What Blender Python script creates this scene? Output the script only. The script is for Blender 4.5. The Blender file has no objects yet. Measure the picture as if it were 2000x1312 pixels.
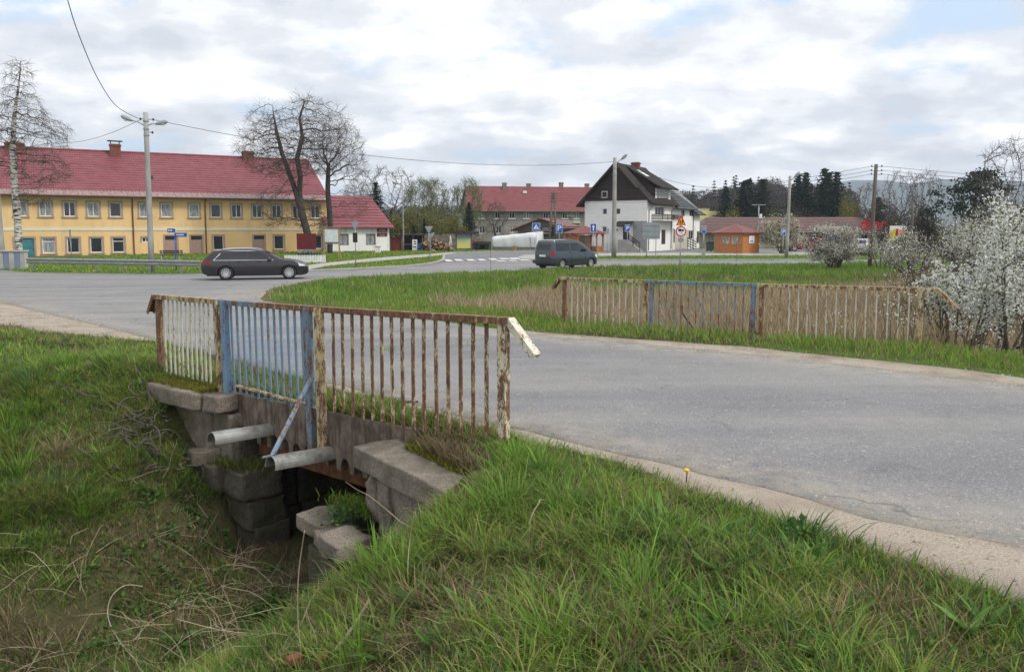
import bpy, bmesh, math, random
import numpy as np
from mathutils import Vector, Matrix, geometry as mgeo
random.seed(11); RNG = np.random.default_rng(11)
S = bpy.context.scene; COL = S.collection; R = math.radians
# ------------------------------------------------------------------ camera
EYE = 2.45; FPX = 1532.0; PITCH = R(5.0)
cam = bpy.data.cameras.new('camera'); camo = bpy.data.objects.new('camera', cam); COL.objects.link(camo)
camo.location = (0, 0, EYE); camo.rotation_euler = (R(90) - PITCH, 0, 0)
cam.sensor_fit = 'HORIZONTAL'; cam.sensor_width = 36; cam.lens = 36 * FPX / 2000
cam.shift_y = -0.037; cam.clip_start = 0.05; cam.clip_end = 9000
S.camera = camo
CY = 656 - 74.0
# ------------------------------------------------------------------ light
SUN_DIR = Vector((0.72, -0.42, 0.85)).normalized()
sun = bpy.data.lights.new('sun', 'SUN'); suno = bpy.data.objects.new('sun', sun); COL.objects.link(suno)
sun.energy = 1.5; sun.angle = R(14); sun.color = (1, 0.955, 0.89)
suno.rotation_euler = SUN_DIR.to_track_quat('Z', 'Y').to_euler()
W = bpy.data.worlds.new('World'); S.world = W; W.use_nodes = True
nt = W.node_tree; nt.nodes.clear()
def wn(t, **k):
    n = nt.nodes.new(t)
    for a, b in k.items(): setattr(n, a, b)
    return n
def wl(a, b): nt.links.new(a, b)
out = wn('ShaderNodeOutputWorld'); bg = wn('ShaderNodeBackground'); bg.inputs[1].default_value = 0.1; wl(bg.outputs[0], out.inputs[0])
sky = wn('ShaderNodeTexSky', sky_type='NISHITA', sun_disc=False, sun_elevation=math.asin(SUN_DIR.z), sun_rotation=math.atan2(SUN_DIR.x, SUN_DIR.y))
sky.air_density = 1.0; sky.dust_density = 1.2
tc = wn('ShaderNodeTexCoord'); sep = wn('ShaderNodeSeparateXYZ'); wl(tc.outputs['Generated'], sep.inputs[0])
def wm(op, a, b=None, c=None):
    n = wn('ShaderNodeMath', operation=op)
    for i, v in enumerate((a, b, c)):
        if v is None: continue
        if isinstance(v, (int, float)): n.inputs[i].default_value = v
        else: wl(v, n.inputs[i])
    return n.outputs[0]
zc = wm('MAXIMUM', sep.outputs[2], 0.0); zd = wm('ADD', zc, 0.27)
cx = wm('DIVIDE', sep.outputs[0], zd); cy_ = wm('DIVIDE', sep.outputs[1], zd)
comb = wn('ShaderNodeCombineXYZ'); wl(wm('MULTIPLY', cx, 0.9), comb.inputs[0]); wl(cy_, comb.inputs[1]); comb.inputs[2].default_value = 3.1
def wnoise(scale, detail, rough, dist=0.0):
    n = wn('ShaderNodeTexNoise'); n.inputs['Scale'].default_value = scale; n.inputs['Detail'].default_value = detail
    n.inputs['Roughness'].default_value = rough; n.inputs['Distortion'].default_value = dist; wl(comb.outputs[0], n.inputs['Vector']); return n.outputs[0]
def wramp(fac, pts, interp='EASE'):
    n = wn('ShaderNodeValToRGB'); n.color_ramp.interpolation = interp
    e = n.color_ramp.elements
    while len(e) < len(pts): e.new(0.5)
    for i, (p, c) in enumerate(pts): e[i].position = p; e[i].color = (*c, 1) if len(c) == 3 else c
    wl(fac, n.inputs[0]); return n.outputs[0]
nA = wnoise(2.1, 9, 0.55, 0.15); nB = wnoise(4.6, 9, 0.54, 0.12); nC = wnoise(0.55, 3, 0.5)
mixf = wm('ADD', wm('MULTIPLY', nA, 0.42), wm('MULTIPLY', nB, 0.58))
cover = wramp(wm('ADD', wm('MULTIPLY', nA, 0.75), wm('MULTIPLY', nC, 0.25)), [(0.385, (0, 0, 0)), (0.47, (1, 1, 1))])
ccol = wramp(mixf, [(0.38, (4.5, 4.72, 5.1)), (0.46, (5.4, 5.55, 5.85)), (0.52, (6.5, 6.6, 6.8)), (0.6, (8.6, 8.5, 8.3))])
for nd in nt.nodes:
    pass
blue = wn('ShaderNodeMix', data_type='RGBA'); blue.inputs[0].default_value = 0.8; wl(sky.outputs[0], blue.inputs[6]); blue.inputs[7].default_value = (4.3, 5.4, 6.7, 1)
mx = wn('ShaderNodeMix', data_type='RGBA'); wl(cover, mx.inputs[0]); wl(blue.outputs[2], mx.inputs[6]); wl(ccol, mx.inputs[7])
# bright milky band near the horizon
hz = wramp(zc, [(0.0, (0.55, 0.55, 0.55)), (0.09, (0, 0, 0))])
mh = wn('ShaderNodeMix', data_type='RGBA'); wl(hz, mh.inputs[0]); wl(mx.outputs[2], mh.inputs[6]); mh.inputs[7].default_value = (5.9, 6.3, 6.9, 1)
wl(mh.outputs[2], bg.inputs[0])
S.view_settings.view_transform = 'Standard'; S.view_settings.look = 'None'; S.view_settings.exposure = 0.8; S.view_settings.gamma = 1
try:
    S.cycles.max_bounces = 6; S.cycles.diffuse_bounces = 3; S.cycles.glossy_bounces = 3; S.cycles.transparent_max_bounces = 8
    S.cycles.use_denoising = True; S.cycles.caustics_reflective = False; S.cycles.caustics_refractive = False
except Exception: pass
# ------------------------------------------------------------------ pixel <-> world
cp, sp = math.cos(PITCH), math.sin(PITCH)
def ray(px, py):
    a = (px - 1000) / FPX; b = (CY - py) / FPX
    return (a, cp + b * sp, -sp + b * cp)
def at(px, py, Y):
    d = ray(px, py); k = Y / d[1]; return Vector((d[0] * k, Y, EYE + d[2] * k))
def Xat(px, Y, z=1.0):      # x for a pixel column at depth Y, height z
    D = Y * cp - (z - EYE) * sp
    return (px - 1000) / FPX * D
def zat(py, Y): return at(1000, py, Y).z
RV = (-0.778, 0.628); NV = (0.628, 0.778)
def TN(t, n): return (RV[0] * t + NV[0] * n, RV[1] * t + NV[1] * n)
def sstep(a, b, x):
    k = np.clip((np.asarray(x, float) - a) / (b - a), 0, 1); return k * k * (3 - 2 * k)
def rh(X, Y):               # height of the roads and of the flat ground
    X = np.asarray(X, float); Y = np.asarray(Y, float)
    t = RV[0] * X + RV[1] * Y; n = NV[0] * X + NV[1] * Y
    A = np.interp(t, [-60, 4, 10, 20, 36, 55], [1.6, 0.76, 0.66, 0.45, 0.10, 0.0])
    return (A - 0.012 * (np.clip(n, 4, 13) - 5)) * (1 - sstep(13, 30, n)) 
def G(px, py):              # pixel -> point on that surface
    z = 0.4
    d = ray(px, py)
    for _ in range(30):
        k = (z - EYE) / d[2]; x, y = d[0] * k, d[1] * k
        z = 0.5 * z + 0.5 * float(rh(x, y))
    k = (z - EYE) / d[2]
    return (d[0] * k, d[1] * k)
# ------------------------------------------------------------------ numpy noise
_lat = RNG.random((257, 257)); _lat[256] = _lat[0]; _lat[:, 256] = _lat[:, 0]
def vnoise(x, y):
    x = np.asarray(x, float) % 256; y = np.asarray(y, float) % 256
    i = np.floor(x).astype(int) % 256; j = np.floor(y).astype(int) % 256; u = x - np.floor(x); v = y - np.floor(y)
    u = u * u * (3 - 2 * u); v = v * v * (3 - 2 * v)
    return (_lat[i, j] * (1 - u) + _lat[i + 1, j] * u) * (1 - v) + (_lat[i, j + 1] * (1 - u) + _lat[i + 1, j + 1] * u) * v
def fbm(x, y, o=4):
    s = 0; a = 0.5; tot = 0
    for k in range(o):
        s = s + a * vnoise(x * 2 ** k + 17 * k, y * 2 ** k + 31 * k); tot += a; a *= 0.5
    return s / tot
# ------------------------------------------------------------------ objects
def tag(o, label=None, cat=None, group=None, kind=None):
    if label: o['label'] = label
    if cat: o['category'] = cat
    if group: o['group'] = group
    if kind: o['kind'] = kind
    return o
def empty(name, loc=(0, 0, 0), rz=0, label=None, cat=None, group=None):
    o = bpy.data.objects.new(name, None); o.empty_display_size = 0.3; COL.objects.link(o)
    o.location = loc; o.rotation_euler = (0, 0, rz)
    return tag(o, label, cat, group)
def children(o): return [c for c in ALLC.get(o, [])]
ALLC = {}
def link(name, me, parent=None):
    o = bpy.data.objects.new(name, me); COL.objects.link(o)
    if parent is not None:
        o.parent = parent; ALLC.setdefault(parent, []).append(o)
    return o
def copy_tree(o, parent=None):
    c = o.copy(); COL.objects.link(c)
    if parent is not None:
        c.parent = parent; ALLC.setdefault(parent, []).append(c)
    for ch in list(ALLC.get(o, [])): copy_tree(ch, c)
    return c
class MB:
    def __init__(s): s.v = []; s.f = []; s.m = []
    def add(s, vs, fs, mi=0, M=None):
        b = len(s.v)
        for v in vs:
            v = Vector(v); s.v.append(M @ v if M else v)
        for f in fs: s.f.append([b + i for i in f]); s.m.append(mi)
        return s
    def box(s, lo, hi, mi=0, M=None):
        x0, y0, z0 = lo; x1, y1, z1 = hi
        return s.add([(x0, y0, z0), (x1, y0, z0), (x1, y1, z0), (x0, y1, z0), (x0, y0, z1), (x1, y0, z1), (x1, y1, z1), (x0, y1, z1)],
              [(3, 2, 1, 0), (4, 5, 6, 7), (0, 1, 5, 4), (1, 2, 6, 5), (2, 3, 7, 6), (3, 0, 4, 7)], mi, M)
    def cbox(s, c, d, mi=0, M=None):
        return s.box([c[i] - d[i] / 2 for i in range(3)], [c[i] + d[i] / 2 for i in range(3)], mi, M)
    def prism(s, poly, a, b, axis='y', mi=0, M=None):      # poly = 2D points, extruded along an axis from a to b
        n = len(poly)
        def P(p, h): return (p[0], h, p[1]) if axis == 'y' else ((h, p[0], p[1]) if axis == 'x' else (p[0], p[1], h))
        vs = [P(p, a) for p in poly] + [P(p, b) for p in poly]
        fs = [list(range(n))[::-1], list(range(n, 2 * n))] + [(i, (i + 1) % n, n + (i + 1) % n, n + i) for i in range(n)]
        return s.add(vs, fs, mi, M)
    def tube(s, pts, r, k=8, mi=0, cap=True, M=None):
        pts = [Vector(p) for p in pts]; n = len(pts); rr = r if isinstance(r, (list, tuple)) else [r] * n
        vs = []; fs = []; up = None
        for i, p in enumerate(pts):
            d = (pts[min(i + 1, n - 1)] - pts[max(i - 1, 0)]).normalized()
            if up is None: up = Vector((0, 0, 1)) if abs(d.z) < 0.9 else Vector((1, 0, 0))
            a = d.cross(up).normalized(); bb = a.cross(d).normalized(); up = bb
            for j in range(k):
                w = 2 * math.pi * j / k; vs.append(p + (a * math.cos(w) + bb * math.sin(w)) * rr[i])
        for i in range(n - 1):
            for j in range(k): fs.append((i * k + j, i * k + (j + 1) % k, (i + 1) * k + (j + 1) % k, (i + 1) * k + j))
        if cap: fs.append(list(range(k))[::-1]); fs.append([(n - 1) * k + j for j in range(k)])
        return s.add(vs, fs, mi, M)
    def bar(s, p, q, w, h, mi=0, up=(0, 0, 1)):            # rectangular bar between two points
        p = Vector(p); q = Vector(q); d = (q - p).normalized(); up = Vector(up)
        if abs(d.dot(up)) > 0.95: up = Vector((0, 1, 0))
        a = d.cross(up).normalized() * (w / 2); b = a.cross(d).normalized() * (h / 2)
        vs = [p - a - b, p + a - b, p + a + b, p - a + b, q - a - b, q + a - b, q + a + b, q - a + b]
        return s.add(vs, [(0, 1, 2, 3), (7, 6, 5, 4), (0, 4, 5, 1), (1, 5, 6, 2), (2, 6, 7, 3), (3, 7, 4, 0)], mi)
    def lathe(s, prof, k=20, axis='z', mi=0, M=None, closed=True):
        vs = []; fs = []; n = len(prof)
        for (r, h) in prof:
            for j in range(k):
                w = 2 * math.pi * j / k; a, b = r * math.cos(w), r * math.sin(w)
                vs.append((a, b, h) if axis == 'z' else (a, h, b))
        for i in range(n - 1):
            for j in range(k): fs.append((i * k + j, i * k + (j + 1) % k, (i + 1) * k + (j + 1) % k, (i + 1) * k + j))
        if closed: fs.append(list(range(k))[::-1]); fs.append([(n - 1) * k + j for j in range(k)])
        return s.add(vs, fs, mi, M)
    def quad(s, a, b, c, d, mi=0): return s.add([a, b, c, d], [(0, 1, 2, 3)], mi)
    def poly(s, pts, mi=0): return s.add(pts, [list(range(len(pts)))], mi)
    def build(s, name, mats, parent=None, smooth=False, bevel=0, fix=True):
        me = bpy.data.meshes.new(name); me.from_pydata([tuple(v) for v in s.v], [], s.f)
        if not isinstance(mats, (list, tuple)): mats = [mats]
        for m in mats: me.materials.append(m)
        if len(mats) > 1: me.polygons.foreach_set('material_index', s.m)
        bm = bmesh.new(); bm.from_mesh(me)
        if bevel:
            ed = [e for e in bm.edges if len(e.link_faces) == 2 and e.calc_face_angle(0) > 0.6]
            try: bmesh.ops.bevel(bm, geom=ed, offset=bevel, segments=1, affect='EDGES', clamp_overlap=True)
            except Exception: pass
        if fix: bmesh.ops.recalc_face_normals(bm, faces=bm.faces)
        bm.to_mesh(me); bm.free()
        if smooth: me.polygons.foreach_set('use_smooth', [True] * len(me.polygons))
        me.update()
        return link(name, me, parent)
def np_mesh(name, V, F, mats, parent=None, colors=None, smooth=False, mi=None):
    V = np.asarray(V, np.float32); F = np.asarray(F, np.int32); k = F.shape[1]
    me = bpy.data.meshes.new(name); me.vertices.add(len(V)); me.vertices.foreach_set('co', V.ravel())
    me.loops.add(F.size); me.loops.foreach_set('vertex_index', F.ravel())
    me.polygons.add(len(F)); me.polygons.foreach_set('loop_start', np.arange(0, F.size, k, dtype=np.int32))
    try: me.polygons.foreach_set('loop_total', np.full(len(F), k, np.int32))
    except Exception: pass
    if not isinstance(mats, (list, tuple)): mats = [mats]
    for m in mats: me.materials.append(m)
    if mi is not None: me.polygons.foreach_set('material_index', np.asarray(mi, np.int32))
    if smooth: me.polygons.foreach_set('use_smooth', np.ones(len(F), bool))
    if colors is not None:
        at_ = me.color_attributes.new('Col', 'FLOAT_COLOR', 'POINT')
        c4 = np.ones((len(V), 4), np.float32); c4[:, :3] = colors; at_.data.foreach_set('color', c4.ravel())
    me.update(calc_edges=True); me.validate()
    return link(name, me, parent)
# ------------------------------------------------------------------ materials
class NT:
    def __init__(s, name):
        s.m = bpy.data.materials.new(name); s.m.use_nodes = True; s.t = s.m.node_tree
        s.b = s.t.nodes['Principled BSDF']; s.o = s.t.nodes['Material Output']; s._tc = None
    def n(s, t, **k):
        x = s.t.nodes.new(t)
        for a, b in k.items(): setattr(x, a, b)
        return x
    def l(s, a, b): s.t.links.new(a, b)
    def co(s, kind='Object', scale=(1, 1, 1)):
        if s._tc is None: s._tc = s.n('ShaderNodeTexCoord')
        if scale == (1, 1, 1): return s._tc.outputs[kind]
        mp = s.n('ShaderNodeMapping'); mp.inputs['Scale'].default_value = scale; s.l(s._tc.outputs[kind], mp.inputs[0]); return mp.outputs[0]
    def pos(s):
        return s.n('ShaderNodeNewGeometry').outputs['Position']
    def noise(s, vec, scale, detail=5, rough=0.55, dist=0):
        x = s.n('ShaderNodeTexNoise'); x.inputs['Scale'].default_value = scale; x.inputs['Detail'].default_value = detail
        x.inputs['Roughness'].default_value = rough; x.inputs['Distortion'].default_value = dist; s.l(vec, x.inputs['Vector']); return x.outputs[0]
    def ramp(s, fac, pts, interp='LINEAR'):
        x = s.n('ShaderNodeValToRGB'); x.color_ramp.interpolation = interp; e = x.color_ramp.elements
        while len(e) < len(pts): e.new(0.5)
        for i, (p, c) in enumerate(pts):
            if isinstance(c, (int, float)): c = (c, c, c)
            e[i].position = p; e[i].color = (*c, 1)
        s.l(fac, x.inputs[0]); return x.outputs[0]
    def mix(s, f, a, b, mode='MIX'):
        x = s.n('ShaderNodeMix', data_type='RGBA', blend_type=mode)
        for i, v in ((0, f), (6, a), (7, b)):
            if isinstance(v, (int, float)): x.inputs[i].default_value = v
            elif isinstance(v, tuple): x.inputs[i].default_value = (*v, 1)
            else: s.l(v, x.inputs[i])
        return x.outputs[2]
    def math(s, op, a, b=0.0):
        x = s.n('ShaderNodeMath', operation=op)
        for i, v in enumerate((a, b)):
            if isinstance(v, (int, float)): x.inputs[i].default_value = v
            else: s.l(v, x.inputs[i])
        return x.outputs[0]
    def bump(s, h, strength=0.3, dist=0.02):
        x = s.n('ShaderNodeBump'); x.inputs['Strength'].default_value = strength; x.inputs['Distance'].default_value = dist
        s.l(h, x.inputs['Height']); s.l(x.outputs[0], s.b.inputs['Normal'])
    def done(s, col=None, rough=0.8, metal=0.0, spec=0.3):
        if col is not None:
            if isinstance(col, tuple): s.b.inputs['Base Color'].default_value = (*col, 1)
            else: s.l(col, s.b.inputs['Base Color'])
        if isinstance(rough, (int, float)): s.b.inputs['Roughness'].default_value = rough
        else: s.l(rough, s.b.inputs['Roughness'])
        s.b.inputs['Metallic'].default_value = metal; s.b.inputs['Specular IOR Level'].default_value = spec
        return s.m
def mat(name, a, b=None, scale=4, rough=0.8, metal=0, spec=0.3, bump=0, bscale=None, detail=5, stretch=(1, 1, 1), lo=0.35, hi=0.65, bdist=0.02):
    s = NT(name); v = s.co('Object', stretch)
    if b is None: b = tuple(x * 0.78 for x in a)
    c = s.ramp(s.noise(v, scale, detail), [(lo, a), (hi, b)])
    if bump: s.bump(s.noise(v, bscale or scale * 4, 4), bump, bdist)
    return s.done(c, rough, metal, spec)
def rustpaint(name, paint, amount, paint2=None):
    s = NT(name); v = s.co('Object', (1, 1, 0.45)); p = s.pos()
    mp = s.n('ShaderNodeMapping'); mp.inputs['Scale'].default_value = (1, 1, 0.4); s.l(p, mp.inputs[0]); v = mp.outputs[0]
    n1 = s.noise(v, 15, 8, 0.66); n2 = s.noise(v, 90, 4, 0.65)
    f = s.math('ADD', s.math('MULTIPLY', n1, 0.62), s.math('MULTIPLY', n2, 0.38))
    th = 0.5 + (0.5 - amount) * 0.34
    fac = s.ramp(f, [(th - 0.025, 0.0), (th + 0.025, 1.0)])
    rust = s.ramp(s.noise(v, 38, 5), [(0.3, (0.085, 0.046, 0.032)), (0.52, (0.17, 0.09, 0.054)), (0.72, (0.3, 0.16, 0.08))])
    pc = s.mix(s.ramp(s.noise(v, 14, 5), [(0.35, 0.0), (0.7, 1.0)]), paint, paint2 or tuple(x * 0.7 for x in paint))
    c = s.mix(fac, pc, rust)
    s.bump(f, 0.35, 0.004)
    return s.done(c, s.ramp(fac, [(0, 0.5), (1, 0.85)]), 0.0, 0.35)
def attr_mat(name, rough=0.75, trans=0.35, spec=0.2):
    s = NT(name); a = s.n('ShaderNodeVertexColor', layer_name='Col'); s.done(None, rough, 0, spec); s.l(a.outputs[0], s.b.inputs['Base Color'])
    if trans:
        tr = s.n('ShaderNodeBsdfTranslucent'); s.l(a.outputs[0], tr.inputs[0]); mxs = s.n('ShaderNodeMixShader'); mxs.inputs[0].default_value = trans
        s.l(s.b.outputs[0], mxs.inputs[1]); s.l(tr.outputs[0], mxs.inputs[2]); s.l(mxs.outputs[0], s.o.inputs[0])
    return s.m
M = {}
M['glass'] = NT('window_glass').done((0.025, 0.03, 0.035), 0.06, 0, 0.5)
M['curtain'] = mat('curtain_glass', (0.36, 0.38, 0.38), (0.12, 0.13, 0.14), 3, 0.15, stretch=(4, 4, .6))
M['white'] = mat('white_paint', (0.78, 0.78, 0.76), (0.62, 0.62, 0.6), 3, 0.5)
M['black'] = NT('black_rubber').done((0.018, 0.018, 0.018), 0.7)
M['dark'] = mat('dark_plastic', (0.03, 0.03, 0.032), (0.05, 0.05, 0.05), 6, 0.55)
M['galv'] = mat('galvanised_steel', (0.36, 0.37, 0.38), (0.25, 0.26, 0.26), 5, 0.45, metal=0.55, bump=0.05)
M['chrome'] = NT('chrome').done((0.7, 0.7, 0.72), 0.15, 1.0)
M['alloy'] = NT('alloy').done((0.55, 0.55, 0.56), 0.3, 0.8)
M['concrete'] = mat('pole_concrete', (0.36, 0.35, 0.33), (0.24, 0.235, 0.22), 2.5, 0.9, bump=0.25, bscale=40, stretch=(1, 1, .3))
M['wood_grey'] = mat('weathered_wood', (0.17, 0.145, 0.125), (0.085, 0.072, 0.062), 6, 0.9, bump=0.3, stretch=(4, 4, .35))
M['wood_warm'] = mat('varnished_wood', (0.46, 0.19, 0.06), (0.33, 0.125, 0.038), 5, 0.55, bump=0.2, stretch=(1, 1, 6))
M['wood_tan'] = mat('tan_wood', (0.38, 0.26, 0.14), (0.25, 0.16, 0.085), 5, 0.75, stretch=(5, 5, .6))
M['bark'] = mat('bark', (0.075, 0.06, 0.05), (0.035, 0.03, 0.026), 6, 0.95, bump=0.4, bscale=20, stretch=(1, 1, .4))
M['twig'] = mat('twigs', (0.115, 0.092, 0.075), (0.065, 0.052, 0.044), 3, 0.95)
M['twig_grey'] = mat('grey_twigs', (0.14, 0.12, 0.105), (0.085, 0.072, 0.065), 1.0, 0.95)
M['leaf'] = attr_mat('foliage', 0.7, 0.3)
M['grassm'] = attr_mat('grass_blades', 0.65, 0.42, 0.25)
M['petal'] = attr_mat('petals', 0.6, 0.25)
# ------------------------------------------------------------------ outlines of roads (world XY)
def pin(poly, X, Y):
    X = np.asarray(X, float); Y = np.asarray(Y, float); ins = np.zeros(X.shape, bool); n = len(poly); j = n - 1
    for i in range(n):
        xi, yi = poly[i]; xj, yj = poly[j]
        if yi != yj:
            c = ((yi > Y) != (yj > Y)) & (X < (xj - xi) * (Y - yi) / (yj - yi) + xi); ins ^= c
        j = i
    return ins
def pdist(poly, X, Y):
    d = np.full(np.shape(X), 1e9); n = len(poly)
    for i in range(n):
        ax, ay = poly[i]; bx, by = poly[(i + 1) % n]; dx, dy = bx - ax, by - ay; L = dx * dx + dy * dy + 1e-9
        k = np.clip(((X - ax) * dx + (Y - ay) * dy) / L, 0, 1)
        d = np.minimum(d, np.hypot(X - ax - k * dx, Y - ay - k * dy))
    return d
def densify(poly, step=0.5, jit=0.0, maxd=30):
    o = []; n = len(poly)
    for i in range(n):
        a = poly[i]; b = poly[(i + 1) % n]; L = math.hypot(b[0] - a[0], b[1] - a[1])
        st = step * max(1, min(math.hypot(*a), math.hypot(*b)) / 10); k = max(1, int(L / st))
        for q in range(k):
            x = a[0] + (b[0] - a[0]) * q / k; y = a[1] + (b[1] - a[1]) * q / k
            if jit and math.hypot(x, y) < maxd:
                x += (fbm(x * 1.7, y * 1.7 + 5) - 0.5) * 2 * jit; y += (fbm(x * 1.7 + 40, y * 1.7) - 0.5) * 2 * jit
            o.append((float(x), float(y)))
    return o
def GP(l): return [G(*p) if len(p) == 2 else p[:2] for p in l]
W3 = lambda x, y: (x, y, 0)
near_edge = [(2000, 1062), (1700, 1008), (1300, 903), (973, 832), (614, 741), (457, 703), (290, 659), (150, 626), (60, 605), (0, 590)]
A_near = [TN(-16, 5.15)] + GP(near_edge)
road_poly = A_near + [(-24, 26), (-45, 37), (-62, 50)] + GP([(0, 527), (60, 532), (300, 535), (480, 533), (600, 529), (700, 525), (800, 519.5), (850, 513.5), (868, 507), (1060, 505), (1170, 508.5), (1590, 508), (2100, 501), (2100, 509), (1590, 516), (1160, 523), (1050, 527.5), (860, 533.5), (700, 541), (600, 549), (530, 563), (500, 576), (515, 588), (600, 599), (823, 622), (1060, 655), (1440, 688), (1817, 731), (2000, 752)]) + [TN(-6, 11.05), TN(-16, 11.05)]
gravel_near = GP([(2000, 1040), (1700, 990), (1300, 890), (973, 822), (614, 735), (614, 748), (973, 843), (1020, 858), (1200, 903), (1400, 972), (1700, 1065), (1900, 1140), (2000, 1178)]) + [TN(-4, 4.0), TN(-4, 5.6)]
gravel_left = GP([(330, 664), (250, 645), (150, 618), (60, 598), (0, 583)]) + [(-24, 26.4), (-24, 22.6)] + GP([(0, 632), (100, 648), (240, 660)])
gravel_far = GP([(985, 640), (1060, 649), (1440, 675), (1900, 722), (2000, 737)]) + [TN(-5, 11.7), TN(-5, 10.8)] + GP([(2000, 762), (1440, 694), (1060, 661), (985, 651)])
gravel_corner = GP([(440, 584), (452, 573), (480, 563), (512, 560), (520, 572), (505, 584)])
street_poly = GP([(862, 509), (868, 499), (885, 494.3), (960, 491.5), (1060, 490), (1180, 488.5), (1700, 486.5), (2150, 485), (2150, 494), (1700, 494), (1180, 496), (1110, 500), (1062, 507)])
pave_poly = GP([(1168, 494.5), (1620, 492.5), (1622, 498.5), (1168, 500.5)])
path_poly = GP([(585, 531), (640, 520), (750, 509), (850, 500.5), (874, 497.5), (893, 494.6), (886, 492.6), (850, 495.5), (740, 503.5), (620, 515.5), (572, 524)])
island_poly = GP([(1010, 502), (1025, 498), (1066, 497), (1072, 505.5), (1020, 506)])
far_asph = densify(road_poly, 0.3, 0.11, 16)
gn, gl, gf, gc = [densify(p, 0.3, 0.13) for p in (gravel_near, gravel_left, gravel_far, gravel_corner)]
PAVED = [far_asph, gn, gl, gf, gc, densify(street_poly, 1), densify(pave_poly, 1), densify(path_poly, 1)]
def paved(X, Y):
    r = np.zeros(np.shape(X), bool)
    for p in PAVED: r |= pin(p, X, Y)
    return r
# wing wall of the near bank: from (t5.3,n4.45) to (t3.5,n3.85)
WA = (5.3, 4.42); WB = (3.45, 3.9)
def wing_n(t): return WA[1] + (WB[1] - WA[1]) * np.clip((WA[0] - t) / (WA[0] - WB[0]), 0, 1.0)
def hground(X, Y, micro=True):
    X = np.asarray(X, float); Y = np.asarray(Y, float)
    t = RV[0] * X + RV[1] * Y; n = NV[0] * X + NV[1] * Y
    base = rh(X, Y); d = np.full(X.shape, 1e9); ins = np.zeros(X.shape, bool)
    for p in PAVED[:5]:
        d = np.minimum(d, pdist(p[::2], X, Y)); ins |= pin(p, X, Y)
    far_ins = paved(X, Y) & ~ins
    # near bank with the ditch
    top = base - 0.02 * np.clip(5 - n, 0, 6) - 0.05 * sstep(0.5, 3, d) + 0.02 * (1 - sstep(0.05, 0.4, d))
    zf = -1.08 - 0.03 * np.clip(4.8 - n, 0, 4)
    L0 = 7.2 + .45 * sstep(3.9, 4.5, n); L1 = 9.6 + np.clip(4.6 - n, 0, 4) * 1.75
    sl = np.clip((t - L0) / (L1 - L0), 0, 1); sl = sl ** 0.85; sl = sl * (1 - 0.35 * sl) / 0.65
    R0 = 6.0; R1 = 3.5 - np.clip(4 - n, 0, 4) * 0.85
    sr = np.clip((R0 - t) / (R0 - R1), 0, 1); sr = 0.45 * sr + 0.55 * sr * sr * (3 - 2 * sr)
    s = np.where(t > 6.6, sl, sr)
    near = zf + (top - zf) * np.clip(s, 0, 1)
    # behind the headwall and the wing wall the fill stands at cap level
    hw = (n > 4.82) & (t > 8.0); near = np.where(hw, top - 0.05, near)
    ww = (n > wing_n(t) + 0.2) & (t < 5.12) & (t > 3.2); near = np.where(ww, np.maximum(near, 0.47 + (top - 0.5) * sstep(0.38, 0.75, n - wing_n(t))), near)
    fw = sstep(3.2, 3.6, n) * (1 - sstep(0.0, 0.25, n - wing_n(t))) * sstep(3.6, 4.2, t) * (1 - sstep(5.2, 5.8, t)); near = near - 0.16 * fw
    # far meadow
    md = base + (-0.42 - base) * sstep(1.3, 5.0, d) 
    chan = np.exp(-((t - 6.5) / 1.6) ** 2) * sstep(11.5, 13.5, n) * (1 - sstep(16, 22, n)) * 0.6
    md = md - chan
    isnear = n < 8.2
    h = np.where(isnear, near, md)
    flat = (~isnear) & ((Y > 46) | ((n > 19) & (t > 36)) | ((X > 5) & (n > 40)))
    h = np.where(flat, base, h)
    # north of road B: flat ground
    north = (~isnear) & northB(X, Y); h = np.where(north, base - 0.01, h)
    m = np.where(north | (Y > 46), 0.3, 1.0)
    if micro: h = h + m * ((fbm(X * 0.9, Y * 0.9) - 0.5) * 0.22 + (fbm(X * 3.3 + 9, Y * 3.3) - 0.5) * 0.10) * sstep(0, 1.2, d)
    # under bridge
    br = (t > 5.12) & (t < 8.0) & (n > 4.75) & (n < 12.9); h = np.where(br, -1.1, h)
    br2 = (t > 4.4) & (t < 8.6) & (n > 5.15) & (n < 12.6) & ~br
    h = np.where(ins & ~br, base - 0.012 - 0.08 * sstep(0.03, 0.5, d), h)
    h = np.where(far_ins, base - 0.06, h)
    return h
_nb = GP([(0, 531), (60, 533), (300, 536), (480, 534), (600, 530), (700, 526), (800, 521), (860, 514), (1060, 508), (1170, 512), (1590, 512), (2100, 505)])
def northB(X, Y):
    xs = [-400] + [p[0] for p in _nb] + [400]; ys = [60] + [p[1] for p in _nb] + [_nb[-1][1] + 5]
    return Y > np.interp(X, xs, ys)
def axis(seg):
    o = []
    for a, b, st in seg: o += list(np.arange(a, b, st))
    return np.array(o + [seg[-1][1]])
gx = axis([(-3000, -400, 325), (-400, -80, 20), (-80, -20, 2.0), (-20, -8, 0.5), (-8, 4, 0.09), (4, 12, 0.4), (12, 60, 2), (60, 400, 20), (400, 3000, 325)])
gy = axis([(-60, -4, 8), (-4, 2, 0.5), (2, 10.5, 0.09), (10.5, 20, 0.3), (20, 60, 0.8), (60, 110, 2), (110, 400, 20), (400, 3500, 300)])
XX, YY = np.meshgrid(gx, gy, indexing='ij'); HH = hground(XX, YY)
nx, ny = XX.shape
ii, jj = np.meshgrid(np.arange(nx - 1), np.arange(ny - 1), indexing='ij')
F = np.stack([ii * ny + jj, (ii + 1) * ny + jj, (ii + 1) * ny + jj + 1, ii * ny + jj + 1], -1).reshape(-1, 4)
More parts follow.
